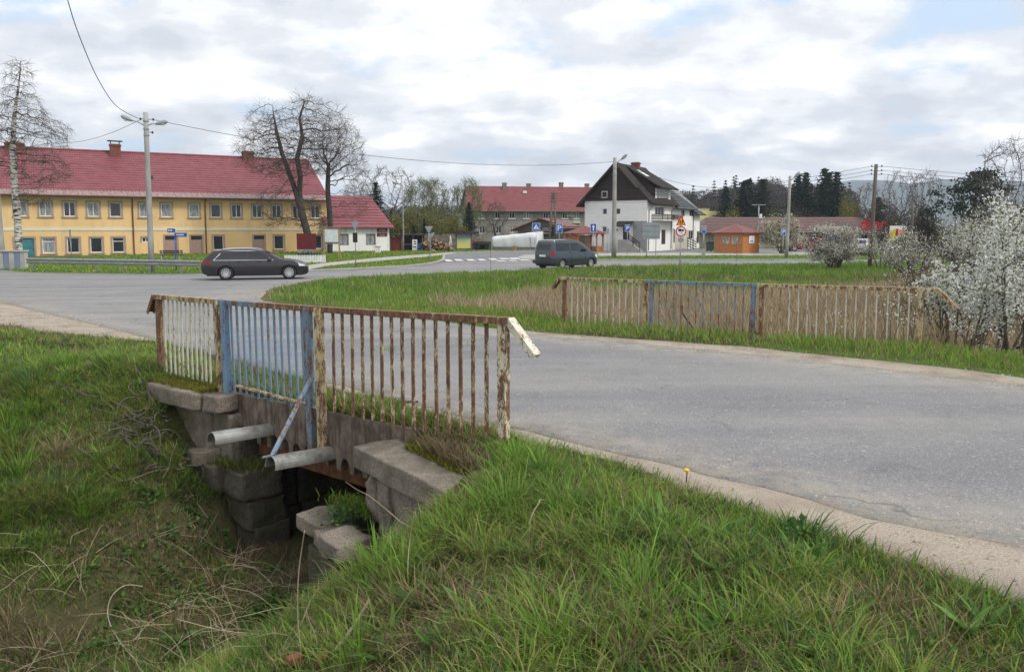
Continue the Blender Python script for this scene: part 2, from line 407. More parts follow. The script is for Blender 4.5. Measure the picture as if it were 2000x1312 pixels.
def zonecol(X, Y):
    t = RV[0] * X + RV[1] * Y; n = NV[0] * X + NV[1] * Y
    c = np.zeros(X.shape + (3,)); c[:] = (0.075, 0.12, 0.028)
    nearz = (n < 8.2) & (Y < 24)
    c[nearz] = (0.075, 0.085, 0.026)
    ditch = nearz & (t > 4.6) & (t < 8.6); c[ditch] = (0.07, 0.068, 0.032)
    reed = (~nearz) & (~northB(X, Y)) & (n > 13.2) ; c[reed] = (0.13, 0.13, 0.05)
    c[northB(X, Y)] = (0.085, 0.15, 0.022)
    f = fbm(X * 0.6 + 3, Y * 0.6)[..., None]
    return c * (0.7 + 0.6 * f)
sg = NT('turf_soil'); a = sg.n('ShaderNodeVertexColor', layer_name='Col'); p = sg.pos()
nz = sg.noise(p, 3.0, 8, 0.65); dirt = sg.mix(sg.ramp(nz, [(0.45, 0.0), (0.62, 0.7)]), a.outputs[0], (0.07, 0.055, 0.032))
sg.bump(sg.noise(p, 30, 5), 0.7, 0.04); M['turf'] = sg.done(dirt, 0.95, 0, 0.1)
def bil(Fd, X, Y):
    i = np.clip(np.searchsorted(gx, X) - 1, 0, nx - 2); j = np.clip(np.searchsorted(gy, Y) - 1, 0, ny - 2); u = np.clip((X - gx[i]) / (gx[i + 1] - gx[i]), 0, 1); v = np.clip((Y - gy[j]) / (gy[j + 1] - gy[j]), 0, 1)
    return (Fd[i, j] * (1 - u) + Fd[i + 1, j] * u) * (1 - v) + (Fd[i, j + 1] * (1 - u) + Fd[i + 1, j + 1] * u) * v
DG = np.minimum(pdist(gn[::3], XX, YY), pdist(gl[::3], XX, YY)); DA = pdist(far_asph[::3], XX, YY); DF = pdist(gf[::3], XX, YY)
ground = np_mesh('ground', np.stack([XX, YY, HH], -1).reshape(-1, 3), F, M['turf'], colors=zonecol(XX, YY).reshape(-1, 3), smooth=True)
tag(ground, kind='structure')
# ------------------------------------------------------------------ paved sheets
def sheet(name, poly, zoff, m, step=0.5, drop=0.0):
    P = list(poly); n0 = len(P); ed = [(i, (i + 1) % n0) for i in range(n0)]
    xs = [p[0] for p in P]; ys = [p[1] for p in P]
    pts = []
    for (ya, yb, st) in ((-10, 22, max(step, .5)), (22, 60, 2.2), (60, 140, 6)):
        lo, hi = max(min(ys), ya), min(max(ys), yb)
        if hi <= lo: continue
        a = np.arange(max(min(xs), -70), min(max(xs), 90), st) + .013; b = np.arange(lo, hi, st) + .017
        A_, B_ = np.meshgrid(a, b); A_, B_ = A_.ravel(), B_.ravel(); k = pin(P, A_, B_) & (pdist(P[::2], A_, B_) > st * .4)
        pts += list(zip(A_[k], B_[k]))
    vv = [Vector(p) for p in P] + [Vector((float(x), float(y))) for x, y in pts]
    res = mgeo.delaunay_2d_cdt(vv, ed, [], 1, 1e-5)
    V = np.array([(v.x, v.y) for v in res[0]]); Z = rh(V[:, 0], V[:, 1]) + zoff; Z[:n0] -= drop
    vs = [(x, y, z) for (x, y), z in zip(V, Z)]; fs = [list(f) for f in res[2]]; V = np.array([v[:2] for v in vs])
    if name in ('road', 'gravel_shoulder'):       # rim of the layer, going into the ground
        cnt = {}
        for f in fs:
            for a_, b_ in zip(f, f[1:] + f[:1]): cnt[(a_, b_)] = 1
        for a_, b_ in [e_ for e_ in cnt if (e_[1], e_[0]) not in cnt]:
            k = len(vs); vs += [(vs[a_][0], vs[a_][1], vs[a_][2] - .05), (vs[b_][0], vs[b_][1], vs[b_][2] - .05)]; fs.append([b_, a_, k, k + 1])
    V = np.array([v[:2] for v in vs])
    me = bpy.data.meshes.new(name); me.from_pydata(vs, [], fs)
    me.materials.append(m)
    if name == 'road':
        dd = np.full(len(V), 9.0)
        for q in (gn, gl, gf, gc): dd = np.where(pin(q, V[:, 0], V[:, 1]), 0, np.minimum(dd, pdist(q[::2], V[:, 0], V[:, 1])))
        ca = me.color_attributes.new('Col', 'FLOAT_COLOR', 'POINT'); w_ = np.clip(1 - dd / .75, 0, 1) ** 1.3; ca.data.foreach_set('color', np.stack([w_, w_, w_, np.ones_like(w_)], -1).astype(np.float32).ravel())
    bm = bmesh.new(); bm.from_mesh(me); bmesh.ops.recalc_face_normals(bm, faces=bm.faces)
    for f in bm.faces:
        if f.normal.z < -.2: f.normal_flip()
    bm.to_mesh(me); bm.free(); me.polygons.foreach_set('use_smooth', [True] * len(me.polygons))
    return tag(link(name, me), kind='structure')
s = NT('worn_asphalt'); p = s.pos()
big = s.noise(p, 0.35, 6, 0.6); mid = s.noise(p, 2.2, 7, 0.65); fine = s.noise(p, 60, 3, 0.7); speck = s.noise(p, 130, 2, 0.5)
mpa = s.n('ShaderNodeMapping'); mpa.inputs['Rotation'].default_value = (0, 0, math.atan2(RV[1], RV[0]) * -1); mpa.inputs['Scale'].default_value = (0.06, 1, 1); s.l(p, mpa.inputs[0])
lane = s.noise(mpa.outputs[0], 0.9, 5, 0.55)
c = s.ramp(s.math('ADD', s.math('MULTIPLY', big, 0.35), s.math('MULTIPLY', lane, 0.65)), [(0.36, (0.145, 0.142, 0.158)), (0.47, (0.19, 0.188, 0.195)), (0.53, (0.225, 0.22, 0.214)), (0.64, (0.275, 0.265, 0.25))])
c = s.mix(s.ramp(mid, [(0.3, 0.5), (0.5, 0.0)]), c, (0.13, 0.128, 0.13)); pt_ = s.noise(p, 0.9, 3, .4); c = s.mix(s.ramp(pt_, [(0.655, 0.0), (0.675, 0.55)]), c, (0.11, 0.108, 0.112)); c = s.mix(s.ramp(s.noise(p, 1.4, 5, .7), [(0.6, 0.0), (0.7, 0.4)]), c, (0.31, 0.295, 0.27))
du = s.n('ShaderNodeVertexColor', layer_name='Col'); c = s.mix(s.math('MULTIPLY', du.outputs[0], s.ramp(s.noise(p, 5, 6, .7), [(0.36, 0.0), (0.56, 1.0)])), c, (0.33, 0.29, 0.24))
c = s.mix(s.ramp(fine, [(0.45, 0.0), (0.68, 0.7)]), c, (0.34, 0.33, 0.31)); c = s.mix(s.ramp(s.noise(p, 38, 2, .5), [(0.64, 0.0), (0.7, 0.75)]), c, (0.5, 0.48, 0.44))
c = s.mix(s.ramp(speck, [(0.34, 0.7), (0.45, 0.0)]), c, (0.06, 0.06, 0.066))
crk = s.n('ShaderNodeTexVoronoi', feature='DISTANCE_TO_EDGE'); crk.inputs['Scale'].default_value = 0.33
dn = s.n('ShaderNodeVectorMath', operation='ADD'); nn = s.n('ShaderNodeTexNoise'); nn.inputs['Scale'].default_value = 1.6; nn.inputs['Detail'].default_value = 6; s.l(p, nn.inputs['Vector']); s.l(p, dn.inputs[0]); s.l(nn.outputs['Color'], dn.inputs[1]); s.l(dn.outputs[0], crk.inputs['Vector'])
cf = s.math('MULTIPLY', s.ramp(crk.outputs['Distance'], [(0.0, 1.0), (0.006, 0.0)]), s.ramp(s.noise(p, 0.5, 3), [(0.5, 0.0), (0.62, 0.6)]))
c = s.mix(cf, c, (0.06, 0.058, 0.055))
s.bump(fine, 0.35, 0.006); M['asphalt'] = s.done(c, 0.85, 0, 0.25)
s = NT('old_patch_asphalt'); p = s.pos(); s.bump(s.noise(p, 60, 3), 0.3, 0.006)
M['asphalt_dark'] = s.done(s.ramp(s.noise(p, 3, 8, 0.7), [(0.35, (0.085, 0.087, 0.095)), (0.65, (0.15, 0.148, 0.15))]), 0.85, 0, 0.25)
s = NT('side_asphalt'); p = s.pos(); M['asphalt_far'] = s.done(s.ramp(s.noise(p, 0.5, 6, 0.6), [(0.35, (0.15, 0.152, 0.16)), (0.65, (0.21, 0.208, 0.206))]), 0.85, 0, 0.25)
s = NT('sandy_gravel'); p = s.pos(); f = s.noise(p, 85, 4, 0.75)
c = s.mix(s.ramp(s.noise(p, 1.8, 6), [(0.45, 0.0), (0.7, 0.6)]), s.ramp(f, [(0.32, (0.2, 0.16, 0.12)), (0.5, (0.38, 0.325, 0.26)), (0.68, (0.5, 0.44, 0.36))]), (0.16, 0.125, 0.09))
s.bump(f, 0.6, 0.012); M['gravel'] = s.done(c, 0.95, 0, 0.15)
s = NT('pavement_concrete'); p = s.pos(); M['pave'] = s.done(s.ramp(s.noise(p, 1.2, 6), [(0.35, (0.33, 0.31, 0.285)), (0.65, (0.42, 0.4, 0.37))]), 0.9, 0, 0.2)
s = NT('worn_road_paint'); p = s.pos(); M['roadpaint'] = s.done(s.mix(s.ramp(s.noise(p, 5, 6), [(0.45, 0.0), (0.6, 0.6)]), (0.66, 0.66, 0.64), (0.3, 0.3, 0.3)), 0.7)
sheet('gravel_shoulder', gn, -0.005, M['gravel'], 0.4); sheet('gravel_shoulder', gl, -0.005, M['gravel']); sheet('gravel_shoulder', gf, -0.005, M['gravel']); sheet('gravel_shoulder', gc, -0.005, M['gravel'])
sheet('road', far_asph, 0.0, M['asphalt'], 0.5)
sheet('side_street', PAVED[5], 0.006, M['asphalt_far'], 2); sheet('pavement', PAVED[6], 0.014, M['pave'], 2)
sheet('footpath', PAVED[7], 0.02, M['pave'], 2); sheet('traffic_island', densify(island_poly, 1), 0.012, M['pave'], 2)
# kerb of the grass strip and of the street
def kerb(px, w=0.18, h=0.11):
    P = GP(px); mb = MB()
    for a, b in zip(P, P[1:]):
        za, zb = float(rh(*a)), float(rh(*b)); mb.bar((a[0], a[1], za + h / 2 - .03), (b[0], b[1], zb + h / 2 - .03), w, h)
    return tag(mb.build('kerb', M['pave']), kind='structure')
kerb([(572, 531.5), (600, 529.3), (700, 525.3), (800, 519.8), (835, 515.8), (850, 513.3), (862, 509.5), (867, 505), (866, 500.5), (872, 497)])
kerb([(885, 494), (960, 491.2), (1060, 489.7), (1180, 488.2), (1600, 486.6)])
kerb([(1168, 501), (1620, 499)]); kerb([(1120, 503), (1170, 508.2), (1590, 507.7)])
st = MB()
for (x0, x1, y0, y1) in [(870, 884, 507.2, 511.2), (889, 905, 506.8, 510.2), (935, 949, 506.2, 509.4), (956, 972, 505.1, 508.4), (977, 996, 504.6, 507.2), (997, 1016, 503.9, 507), (972, 990, 509.2, 511), (995, 1011, 508.6, 510.5), (1016, 1036, 507.6, 509.6), (913, 929, 506.7, 509.9)]:
    q = [G(x0 - 3, y0), G(x1 - 6, y0), G(x1 + 2, y1), G(x0 + 2, y1)]
    st.poly([(a, b, float(rh(a, b)) + 0.024) for a, b in q][::-1])
cw = st.build('crossing_marking', M['roadpaint'], fix=False); tag(cw, kind='structure')
# ------------------------------------------------------------------ bridge
def stone(name, size, M4, m, parent=None, seed=0, rough=0.03, div=6, rnd=0.12):
    div = max(div, 10); rnd *= .55
    bm = bmesh.new(); bmesh.ops.create_cube(bm, size=1)
    bmesh.ops.subdivide_edges(bm, edges=bm.edges, cuts=div, use_grid_fill=True)
    from mathutils import noise as mn
    for v in bm.verts:
        p = v.co.copy(); q = Vector((abs(p.x), abs(p.y), abs(p.z))) * 2
        k = max(0, (q.x ** 8 + q.y ** 8 + q.z ** 8) - 1) * rnd * 0.5
        p = p * (1 - min(k, 0.25)); c = Vector((p.x * size[0], p.y * size[1], p.z * size[2]))
        c += mn.noise_vector(c * 3.1 + Vector((seed * 7.3, seed, 0))) * rough + mn.noise_vector(c * 11 + Vector((seed, 0, 0))) * rough * 0.45 + mn.noise_vector(c * 27 + Vector((0, seed, 0))) * min(rough, .02) * 0.35
        v.co = M4 @ c
    me = bpy.data.meshes.new(name); bm.to_mesh(me); bm.free(); me.materials.append(m); me.polygons.foreach_set('use_smooth', [True] * len(me.polygons))
    return link(name, me, parent)
def fr(t, n, z, rot=0.0, tilt=0.0):     # frame on the road axes: local x runs along the road to the left (t), local y away from the camera (n)
    x, y = TN(t, n); a = math.atan2(RV[1], RV[0]) + rot
    # local x = t direction, local y = n direction
    return Matrix(((RV[0], NV[0], 0, x), (RV[1], NV[1], 0, y), (0, 0, 1, z), (0, 0, 0, 1))) @ Matrix.Rotation(rot, 4, 'Z') @ Matrix.Rotation(tilt, 4, 'X')
s = NT('granite'); p = s.pos(); f = s.noise(p, 70, 3, 0.7); b_ = s.noise(p, 2.6, 7, 0.65)
c = s.ramp(f, [(0.3, (0.115, 0.093, 0.074)), (0.5, (0.24, 0.2, 0.165)), (0.7, (0.37, 0.32, 0.275))])
c = s.mix(s.ramp(b_, [(0.4, 0.0), (0.65, 0.75)]), c, (0.085, 0.078, 0.055)); c = s.mix(s.ramp(s.noise(p, 6, 6, .7), [(0.56, 0.0), (0.68, 0.6)]), c, (0.3, 0.3, 0.26))
s.bump(s.noise(p, 25, 6, .7), 0.7, 0.02); M['granite'] = s.done(c, 0.92, 0, 0.2)
s = NT('mossy_granite'); p = s.pos(); f = s.noise(p, 60, 3, 0.7); c = s.mix(s.ramp(s.noise(p, 3.5, 7, .65), [(.42, 0.0), (.6, .8)]), s.ramp(f, [(.3, (.06, .052, .042)), (.7, (.17, .15, .12))]), (.05, .052, .024)); s.bump(s.noise(p, 18, 6, .7), .9, .03); M['granite_dark'] = s.done(c, .95, 0, .15)
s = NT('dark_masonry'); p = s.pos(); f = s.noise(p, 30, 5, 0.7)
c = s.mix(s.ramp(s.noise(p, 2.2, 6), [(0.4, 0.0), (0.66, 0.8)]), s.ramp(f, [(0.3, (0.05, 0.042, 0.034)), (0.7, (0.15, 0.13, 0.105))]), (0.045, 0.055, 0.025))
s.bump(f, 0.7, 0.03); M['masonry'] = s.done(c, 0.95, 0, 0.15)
s = NT('rusty_girder'); p = s.pos(); f = s.noise(p, 9, 8, 0.65)
c = s.ramp(f, [(0.3, (0.04, 0.026, 0.02)), (0.5, (0.1, 0.06, 0.042)), (0.7, (0.17, 0.085, 0.05))]); s.bump(f, 0.5, 0.015); M['girder'] = s.done(c, 0.9)
s = NT('bright_rust'); p = s.pos(); f = s.noise(p, 12, 8, 0.65)
c = s.ramp(f, [(0.3, (0.05, 0.027, 0.017)), (0.5, (0.12, 0.055, 0.028)), (0.7, (0.2, 0.088, 0.038))]); s.bump(f, 0.5, 0.01); M['brightrust'] = s.done(c, 0.9)
s = NT('edge_plate'); p = s.pos(); f = s.noise(p, 6, 8, 0.68)
mpz = s.n('ShaderNodeMapping'); mpz.inputs['Scale'].default_value = (1, 1, 0.2); s.l(p, mpz.inputs[0]); g = s.noise(mpz.outputs[0], 14, 6, .6)
c = s.mix(s.ramp(g, [(0.42, 0.0), (0.62, 0.8)]), s.ramp(f, [(0.3, (0.085, 0.065, 0.05)), (0.5, (0.175, 0.135, 0.105)), (0.7, (0.26, 0.215, 0.175))]), (0.055, 0.04, 0.03))
s.bump(f, 0.6, 0.015); M['plate'] = s.done(c, 0.9)
s = NT('old_zinc'); p = s.pos(); f = s.noise(p, 5, 7, 0.65)
M['zinc'] = s.done(s.ramp(f, [(0.3, (0.13, 0.125, 0.11)), (0.5, (0.3, 0.3, 0.285)), (0.7, (0.42, 0.42, 0.4))]), 0.5, 0.45)
BN = 4.83                                                       # face of the bridge on the camera side
bx, by = TN(6.55, 8.8)
bridge = empty('road_bridge', (bx, by, 0.0), 0, 'small road bridge over the ditch, scalloped rusty edge beam and two half pipe drains', 'bridge')
BI = Matrix.Translation((-bx, -by, 0))
def bpart(mb, name, m, parent=bridge, **k):
    return mb.build(name, m, parent, **k)
def plate(n0, n1, z_off=0.0):
    # outline in (t,z), scalloped lower edge
    pts = [(5.02, 0.66), (8.15, 0.60)]
    low = []
    t = 8.15; low.append((8.15, 0.15)); 
    k = 15; stp = 2.95 / k; t = 8.07
    for i in range(k):
        c0 = t - stp * 0.5; r_ = 0.066; w = RNG.uniform(-0.012, 0.012); dz = -0.02 + 0.012 * math.sin(i * 1.7)
        zb = 0.14 - 0.004 * i + dz
        low += [(c0 + r_, zb)] + [(c0 + r_ * math.cos(q), zb + 0.05 + 0.095 * math.sin(q) + w) for q in np.linspace(0.05, math.pi - 0.05, 8)] + [(c0 - r_, zb)]
        t -= stp
    low.append((5.02, 0.06)); return pts + low
mb = MB(); mb.prism(plate(0, 1), BN, BN + 0.09, 'y', 0, BI @ fr(0, 0, 0)); bpart(mb, 'edge_beam', M['plate'])
mb = MB(); mb.box((5.0, BN + 0.17, -0.1), (8.1, BN + 0.42, 0.24), 0, BI @ fr(0, 0, 0)); bpart(mb, 'rusty_girder', M['brightrust'])
mb = MB()
for i in range(5): mb.box((5.0, BN + 1.3 + i * 1.3, 0.0), (8.1, BN + 1.55 + i * 1.3, 0.3), 0, BI @ fr(0, 0, 0))
mb.box((4.95, BN + 0.093, 0.3), (8.15, 12.85, 0.5), 0, BI @ fr(0, 0, 0)); bpart(mb, 'deck_slab', M['girder'])
mb = MB(); mb.prism([(4.6, 0.62), (9, 0.55), (9, 0.15), (4.6, 0.2)], 12.86, 12.95, 'y', 0, BI @ fr(0, 0, 0)); bpart(mb, 'edge_beam', M['plate'])
def soil_strip(n0, n1):
    ts = np.linspace(4.85, 8.3, 40); ns = np.linspace(n0, n1, 14); V = []
    for t in ts:
        for n in ns: V.append((*TN(t, n), decksoil(t, n)))
    return tag(np_mesh('verge_soil', V, [(i * 14 + j, i * 14 + j + 1, (i + 1) * 14 + j + 1, (i + 1) * 14 + j) for i in range(39) for j in range(13)], M['turf'], smooth=True, colors=np.tile([[.06, .055, .03]], (560, 1))), kind='structure')
def decksoil(t, n):
    x, y = TN(t, n); e = np.minimum(np.abs(n - 4.9), np.abs(n - 12.93)); return rh(x, y) - 0.03 + (fbm(x * 4, y * 4) - .5) * .12 * sstep(0, .3, np.minimum(np.abs(n - 5.75), np.abs(n - 11.3))) - 0.09 * (1 - sstep(0, .12, e))
soil_strip(4.9, 6.0); soil_strip(10.9, 12.93)
def halfpipe(t, z, L, r, tilt):
    mb = MB(); k = 14; th = 0.008
    for q in range(3):
        pass
    ring = [(r * math.cos(a), 1.15 * r * math.sin(a)) for a in np.linspace(-0.25, math.pi + 0.25, k)] + [((r - th) * math.cos(a), 1.15 * (r - th) * math.sin(a)) for a in np.linspace(math.pi + 0.25, -0.25, k)]
    F4 = BI @ fr(t, BN, z) @ Matrix.Rotation(tilt, 4, 'X')
    n = len(ring); secs = [0.02, -L]
    vs = [F4 @ Vector((x, h, zz)) for h in secs for x, zz in ring]
    mb.add(vs, [(i, (i + 1) % n, n + (i + 1) % n, n + i) for i in range(n)] + [(i, i + 1, n - 2 - i, n - 1 - i) for i in range(k - 1)] + [tuple(n + j for j in (i, i + 1, n - 2 - i, n - 1 - i)) for i in range(k - 1)])
    return bpart(mb, 'drain_gutter', M['zinc'], smooth=False)
def tface(px, n=BN):       # (t,z-plane) of a pixel column on the bridge face
    u = (px - 1000) / FPX; Y = n / (NV[0] * u + NV[1]); X = u * Y; return RV[0] * X + RV[1] * Y, X, Y
tg1, _, Yg1 = tface(517); tg2, _, Yg2 = tface(637)
halfpipe(tg1, 0.27, 0.68, 0.082, R(-3.5)); halfpipe(tg2, 0.20, 0.69, 0.085, R(-4.5))
# abutments: masonry sides of the opening
def masonry_wall(name, t0, t1, n0, n1, z0, z1, rows, label, seed, face):
    x, y = TN((t0 + t1) / 2, (n0 + n1) / 2)
    e = empty(name, (x, y, z0), 0, label, 'abutment')
    I = Matrix.Translation((-x, -y, -z0)); rr = random.Random(seed); h = (z1 - z0) / rows
    for r_ in range(rows):
        n = n0 - (0.0 if r_ % 2 else 0.0); first = True
        while n < n1 - 0.05:
            L = rr.uniform(0.75, 1.15); L = min(L, n1 - n)
            if first: L *= 0.8 if r_ % 2 else 1.0; first = False
            c = (t0 + t1) / 2 + (rr.uniform(-0.03, 0.03)); 
            stone('masonry_block', (t1 - t0, L - 0.02, h - 0.018), I @ fr(c, n + L / 2, z0 + h * (r_ + 0.5)), M['masonry'], e, rr.random() * 50, 0.018, 4, 0.05)
            n += L
            if n > 9: break
        if n < n1: stone('masonry_block', (t1 - t0, n1 - n, h - 0.018), I @ fr((t0 + t1) / 2, (n + n1) / 2, z0 + h * (r_ + 0.5)), M['masonry'], e, rr.random() * 50, 0.018, 4, 0.05)
    return e
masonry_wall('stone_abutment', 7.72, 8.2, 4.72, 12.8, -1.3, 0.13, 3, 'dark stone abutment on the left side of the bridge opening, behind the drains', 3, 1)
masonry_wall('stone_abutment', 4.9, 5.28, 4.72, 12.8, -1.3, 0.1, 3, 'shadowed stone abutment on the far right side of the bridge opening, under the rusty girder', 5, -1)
# left headwall
hx, hy = TN(8.7, 4.8); head = empty('stone_headwall', (hx, hy, -0.2), 0, 'stone headwall with a mossy coping slab under the white end of the near railing', 'stone wall')
HI = Matrix.Translation((-hx, -hy, 0.2))
stone('coping_slab', (1.12, 0.62, 0.2), HI @ fr(8.72, 4.78, 0.52), M['granite'], head, 2, 0.015, 8, 0.06)
stone('coping_slab', (0.28, 0.3, 0.19), HI @ fr(8.0, 4.7, 0.515), M['granite'], head, 5, 0.02, 6, 0.08)
stone('wall_stone', (1.0, 0.45, 0.62), HI @ fr(8.65, 4.86, 0.1), M['granite'], head, 8, 0.035, 8, 0.06)
stone('wall_stone', (0.42, 0.3, 0.6), HI @ fr(8.03, 4.86, 0.1), M['granite'], head, 9, 0.03, 8, 0.06)
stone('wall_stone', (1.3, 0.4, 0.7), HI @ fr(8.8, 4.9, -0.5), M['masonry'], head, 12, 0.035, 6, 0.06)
lx, ly = TN(8.05, 4.55); led = empty('stone_ledge', (lx, ly, -0.55), 0, 'low block ledge topped with mossy grass beneath the drain gutters', 'stone ledge'); LI = Matrix.Translation((-lx, -ly, 0.55))
stone('ledge_block', (0.46, 0.5, 0.33), LI @ fr(7.72, 4.9, -0.36, .06), M['granite_dark'], led, 21, 0.04, 10, 0.05); stone('ledge_block', (0.36, 0.5, 0.3), LI @ fr(8.12, 4.78, -0.33, -.1), M['granite_dark'], led, 24, 0.05, 10, 0.12); stone('ledge_block', (0.3, 0.32, 0.16), LI @ fr(8.25, 4.62, -0.12, .3), M['granite'], led, 25, 0.03, 10, 0.1)
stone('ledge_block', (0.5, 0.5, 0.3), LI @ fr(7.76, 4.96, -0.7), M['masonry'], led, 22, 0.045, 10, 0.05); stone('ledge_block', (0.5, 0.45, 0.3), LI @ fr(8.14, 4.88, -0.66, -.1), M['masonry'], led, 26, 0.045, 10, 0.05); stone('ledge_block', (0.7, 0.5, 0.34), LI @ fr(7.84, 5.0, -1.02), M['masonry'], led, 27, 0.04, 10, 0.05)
# right wing wall
dirw = Vector((WB[0] - WA[0], WB[1] - WA[1])); Lw = dirw.length; angw = math.atan2(-dirw.y, -dirw.x)
wx, wy = TN((WA[0] + WB[0]) / 2, (WA[1] + WB[1]) / 2); wing = empty('stone_wing_wall', (wx, wy, -0.3), 0, 'angled stone wing wall with a long bevelled granite slab, half buried in foreground grass', 'stone wall')
WI = Matrix.Translation((-wx, -wy, 0.3))
def onw(s_, off): # point along the wing wall, off = behind the face
    d = dirw.normalized(); nrm = Vector((d.y, -d.x)); nrm = nrm if nrm.y > 0 else -nrm
    return WA[0] + d.x * s_ + nrm.x * off, WA[1] + d.y * s_ + nrm.y * off
def wst(name, s0, s1, off, dep, z0, z1, seed, m='granite', rough=0.03, rnd=0.08, div=8, tilt=0.0):
    t, n = onw((s0 + s1) / 2, off + dep / 2)
    return stone(name, (s1 - s0, dep, z1 - z0), WI @ fr(t, n, (z0 + z1) / 2, angw) @ Matrix.Rotation(tilt, 4, 'Y'), M[m], wing, seed, rough, div, rnd)
wst('coping_slab', -0.02, 2.2, -0.05, 0.42, 0.39, 0.575, 31, 'granite', 0.014, 0.03, 12, 0.012)
wst('wall_stone', 0.0, 0.24, 0.05, 0.3, -0.12, 0.27, 33, 'granite', 0.035, 0.55)
wst('wall_stone', 0.25, 0.48, 0.04, 0.34, -0.2, 0.37, 34, 'granite', 0.035, 0.2)
wst('wall_stone', 0.49, 1.2, 0.06, 0.34, -0.2, 0.365, 35, 'granite', 0.045, 0.1)
wst('wall_stone', 1.21, 1.95, 0.07, 0.34, -0.1, 0.365, 36, 'granite', 0.03, 0.1)
lt, ln = 5.35, 4.2
lx, ly = TN(lt, ln); led2 = empty('stone_ledge', (lx, ly, -0.4), 0, 'small stepped stone ledge with ivy and moss below the wing wall at the opening', 'stone ledge'); LI = Matrix.Translation((-lx, -ly, 0.4))
stone('ledge_block', (0.42, 0.4, 0.13), LI @ fr(5.62, 4.3, -0.17, 0.15), M['granite'], led2, 41, 0.018, 7, 0.1)
stone('ledge_block', (0.4, 0.36, 0.13), LI @ fr(5.25, 4.15, -0.2, 0.35), M['granite'], led2, 42, 0.025, 7, 0.1)
stone('ledge_block', (0.36, 0.3, 0.14), LI @ fr(4.98, 4.0, -0.12, 0.3), M['granite'], led2, 43, 0.03, 7, 0.12)
stone('ledge_block', (0.6, 0.5, 0.3), LI @ fr(5.35, 4.3, -0.5, 0.2), M['masonry'], led2, 44, 0.03, 7, 0.1)
# ------------------------------------------------------------------ railings
M['rp_white'] = rustpaint('white_flaked_paint', (0.6, 0.58, 0.5), 0.3, (0.5, 0.46, 0.34))
M['rp_white_rusty'] = rustpaint('white_paint_mostly_rust', (0.55, 0.47, 0.32), 0.62, (0.45, 0.38, 0.22))
M['rp_post'] = rustpaint('white_post_paint', (0.64, 0.6, 0.48), 0.5, (0.55, 0.46, 0.28))
M['rp_end'] = rustpaint('end_cap_paint', (0.66, 0.63, 0.54), 0.38, (0.56, 0.5, 0.38))
M['rp_rust'] = rustpaint('rusted_white_paint', (0.5, 0.4, 0.26), 0.72)
M['rp_cream'] = rustpaint('cream_rust_paint', (0.56, 0.49, 0.33), 0.5, (0.45, 0.33, 0.14))
M['rp_blue'] = rustpaint('flaked_blue_paint', (0.125, 0.24, 0.39), 0.3, (0.19, 0.29, 0.39))
M['rp_blue_worn'] = rustpaint('worn_blue_paint', (0.13, 0.22, 0.33), 0.45, (0.2, 0.26, 0.3))
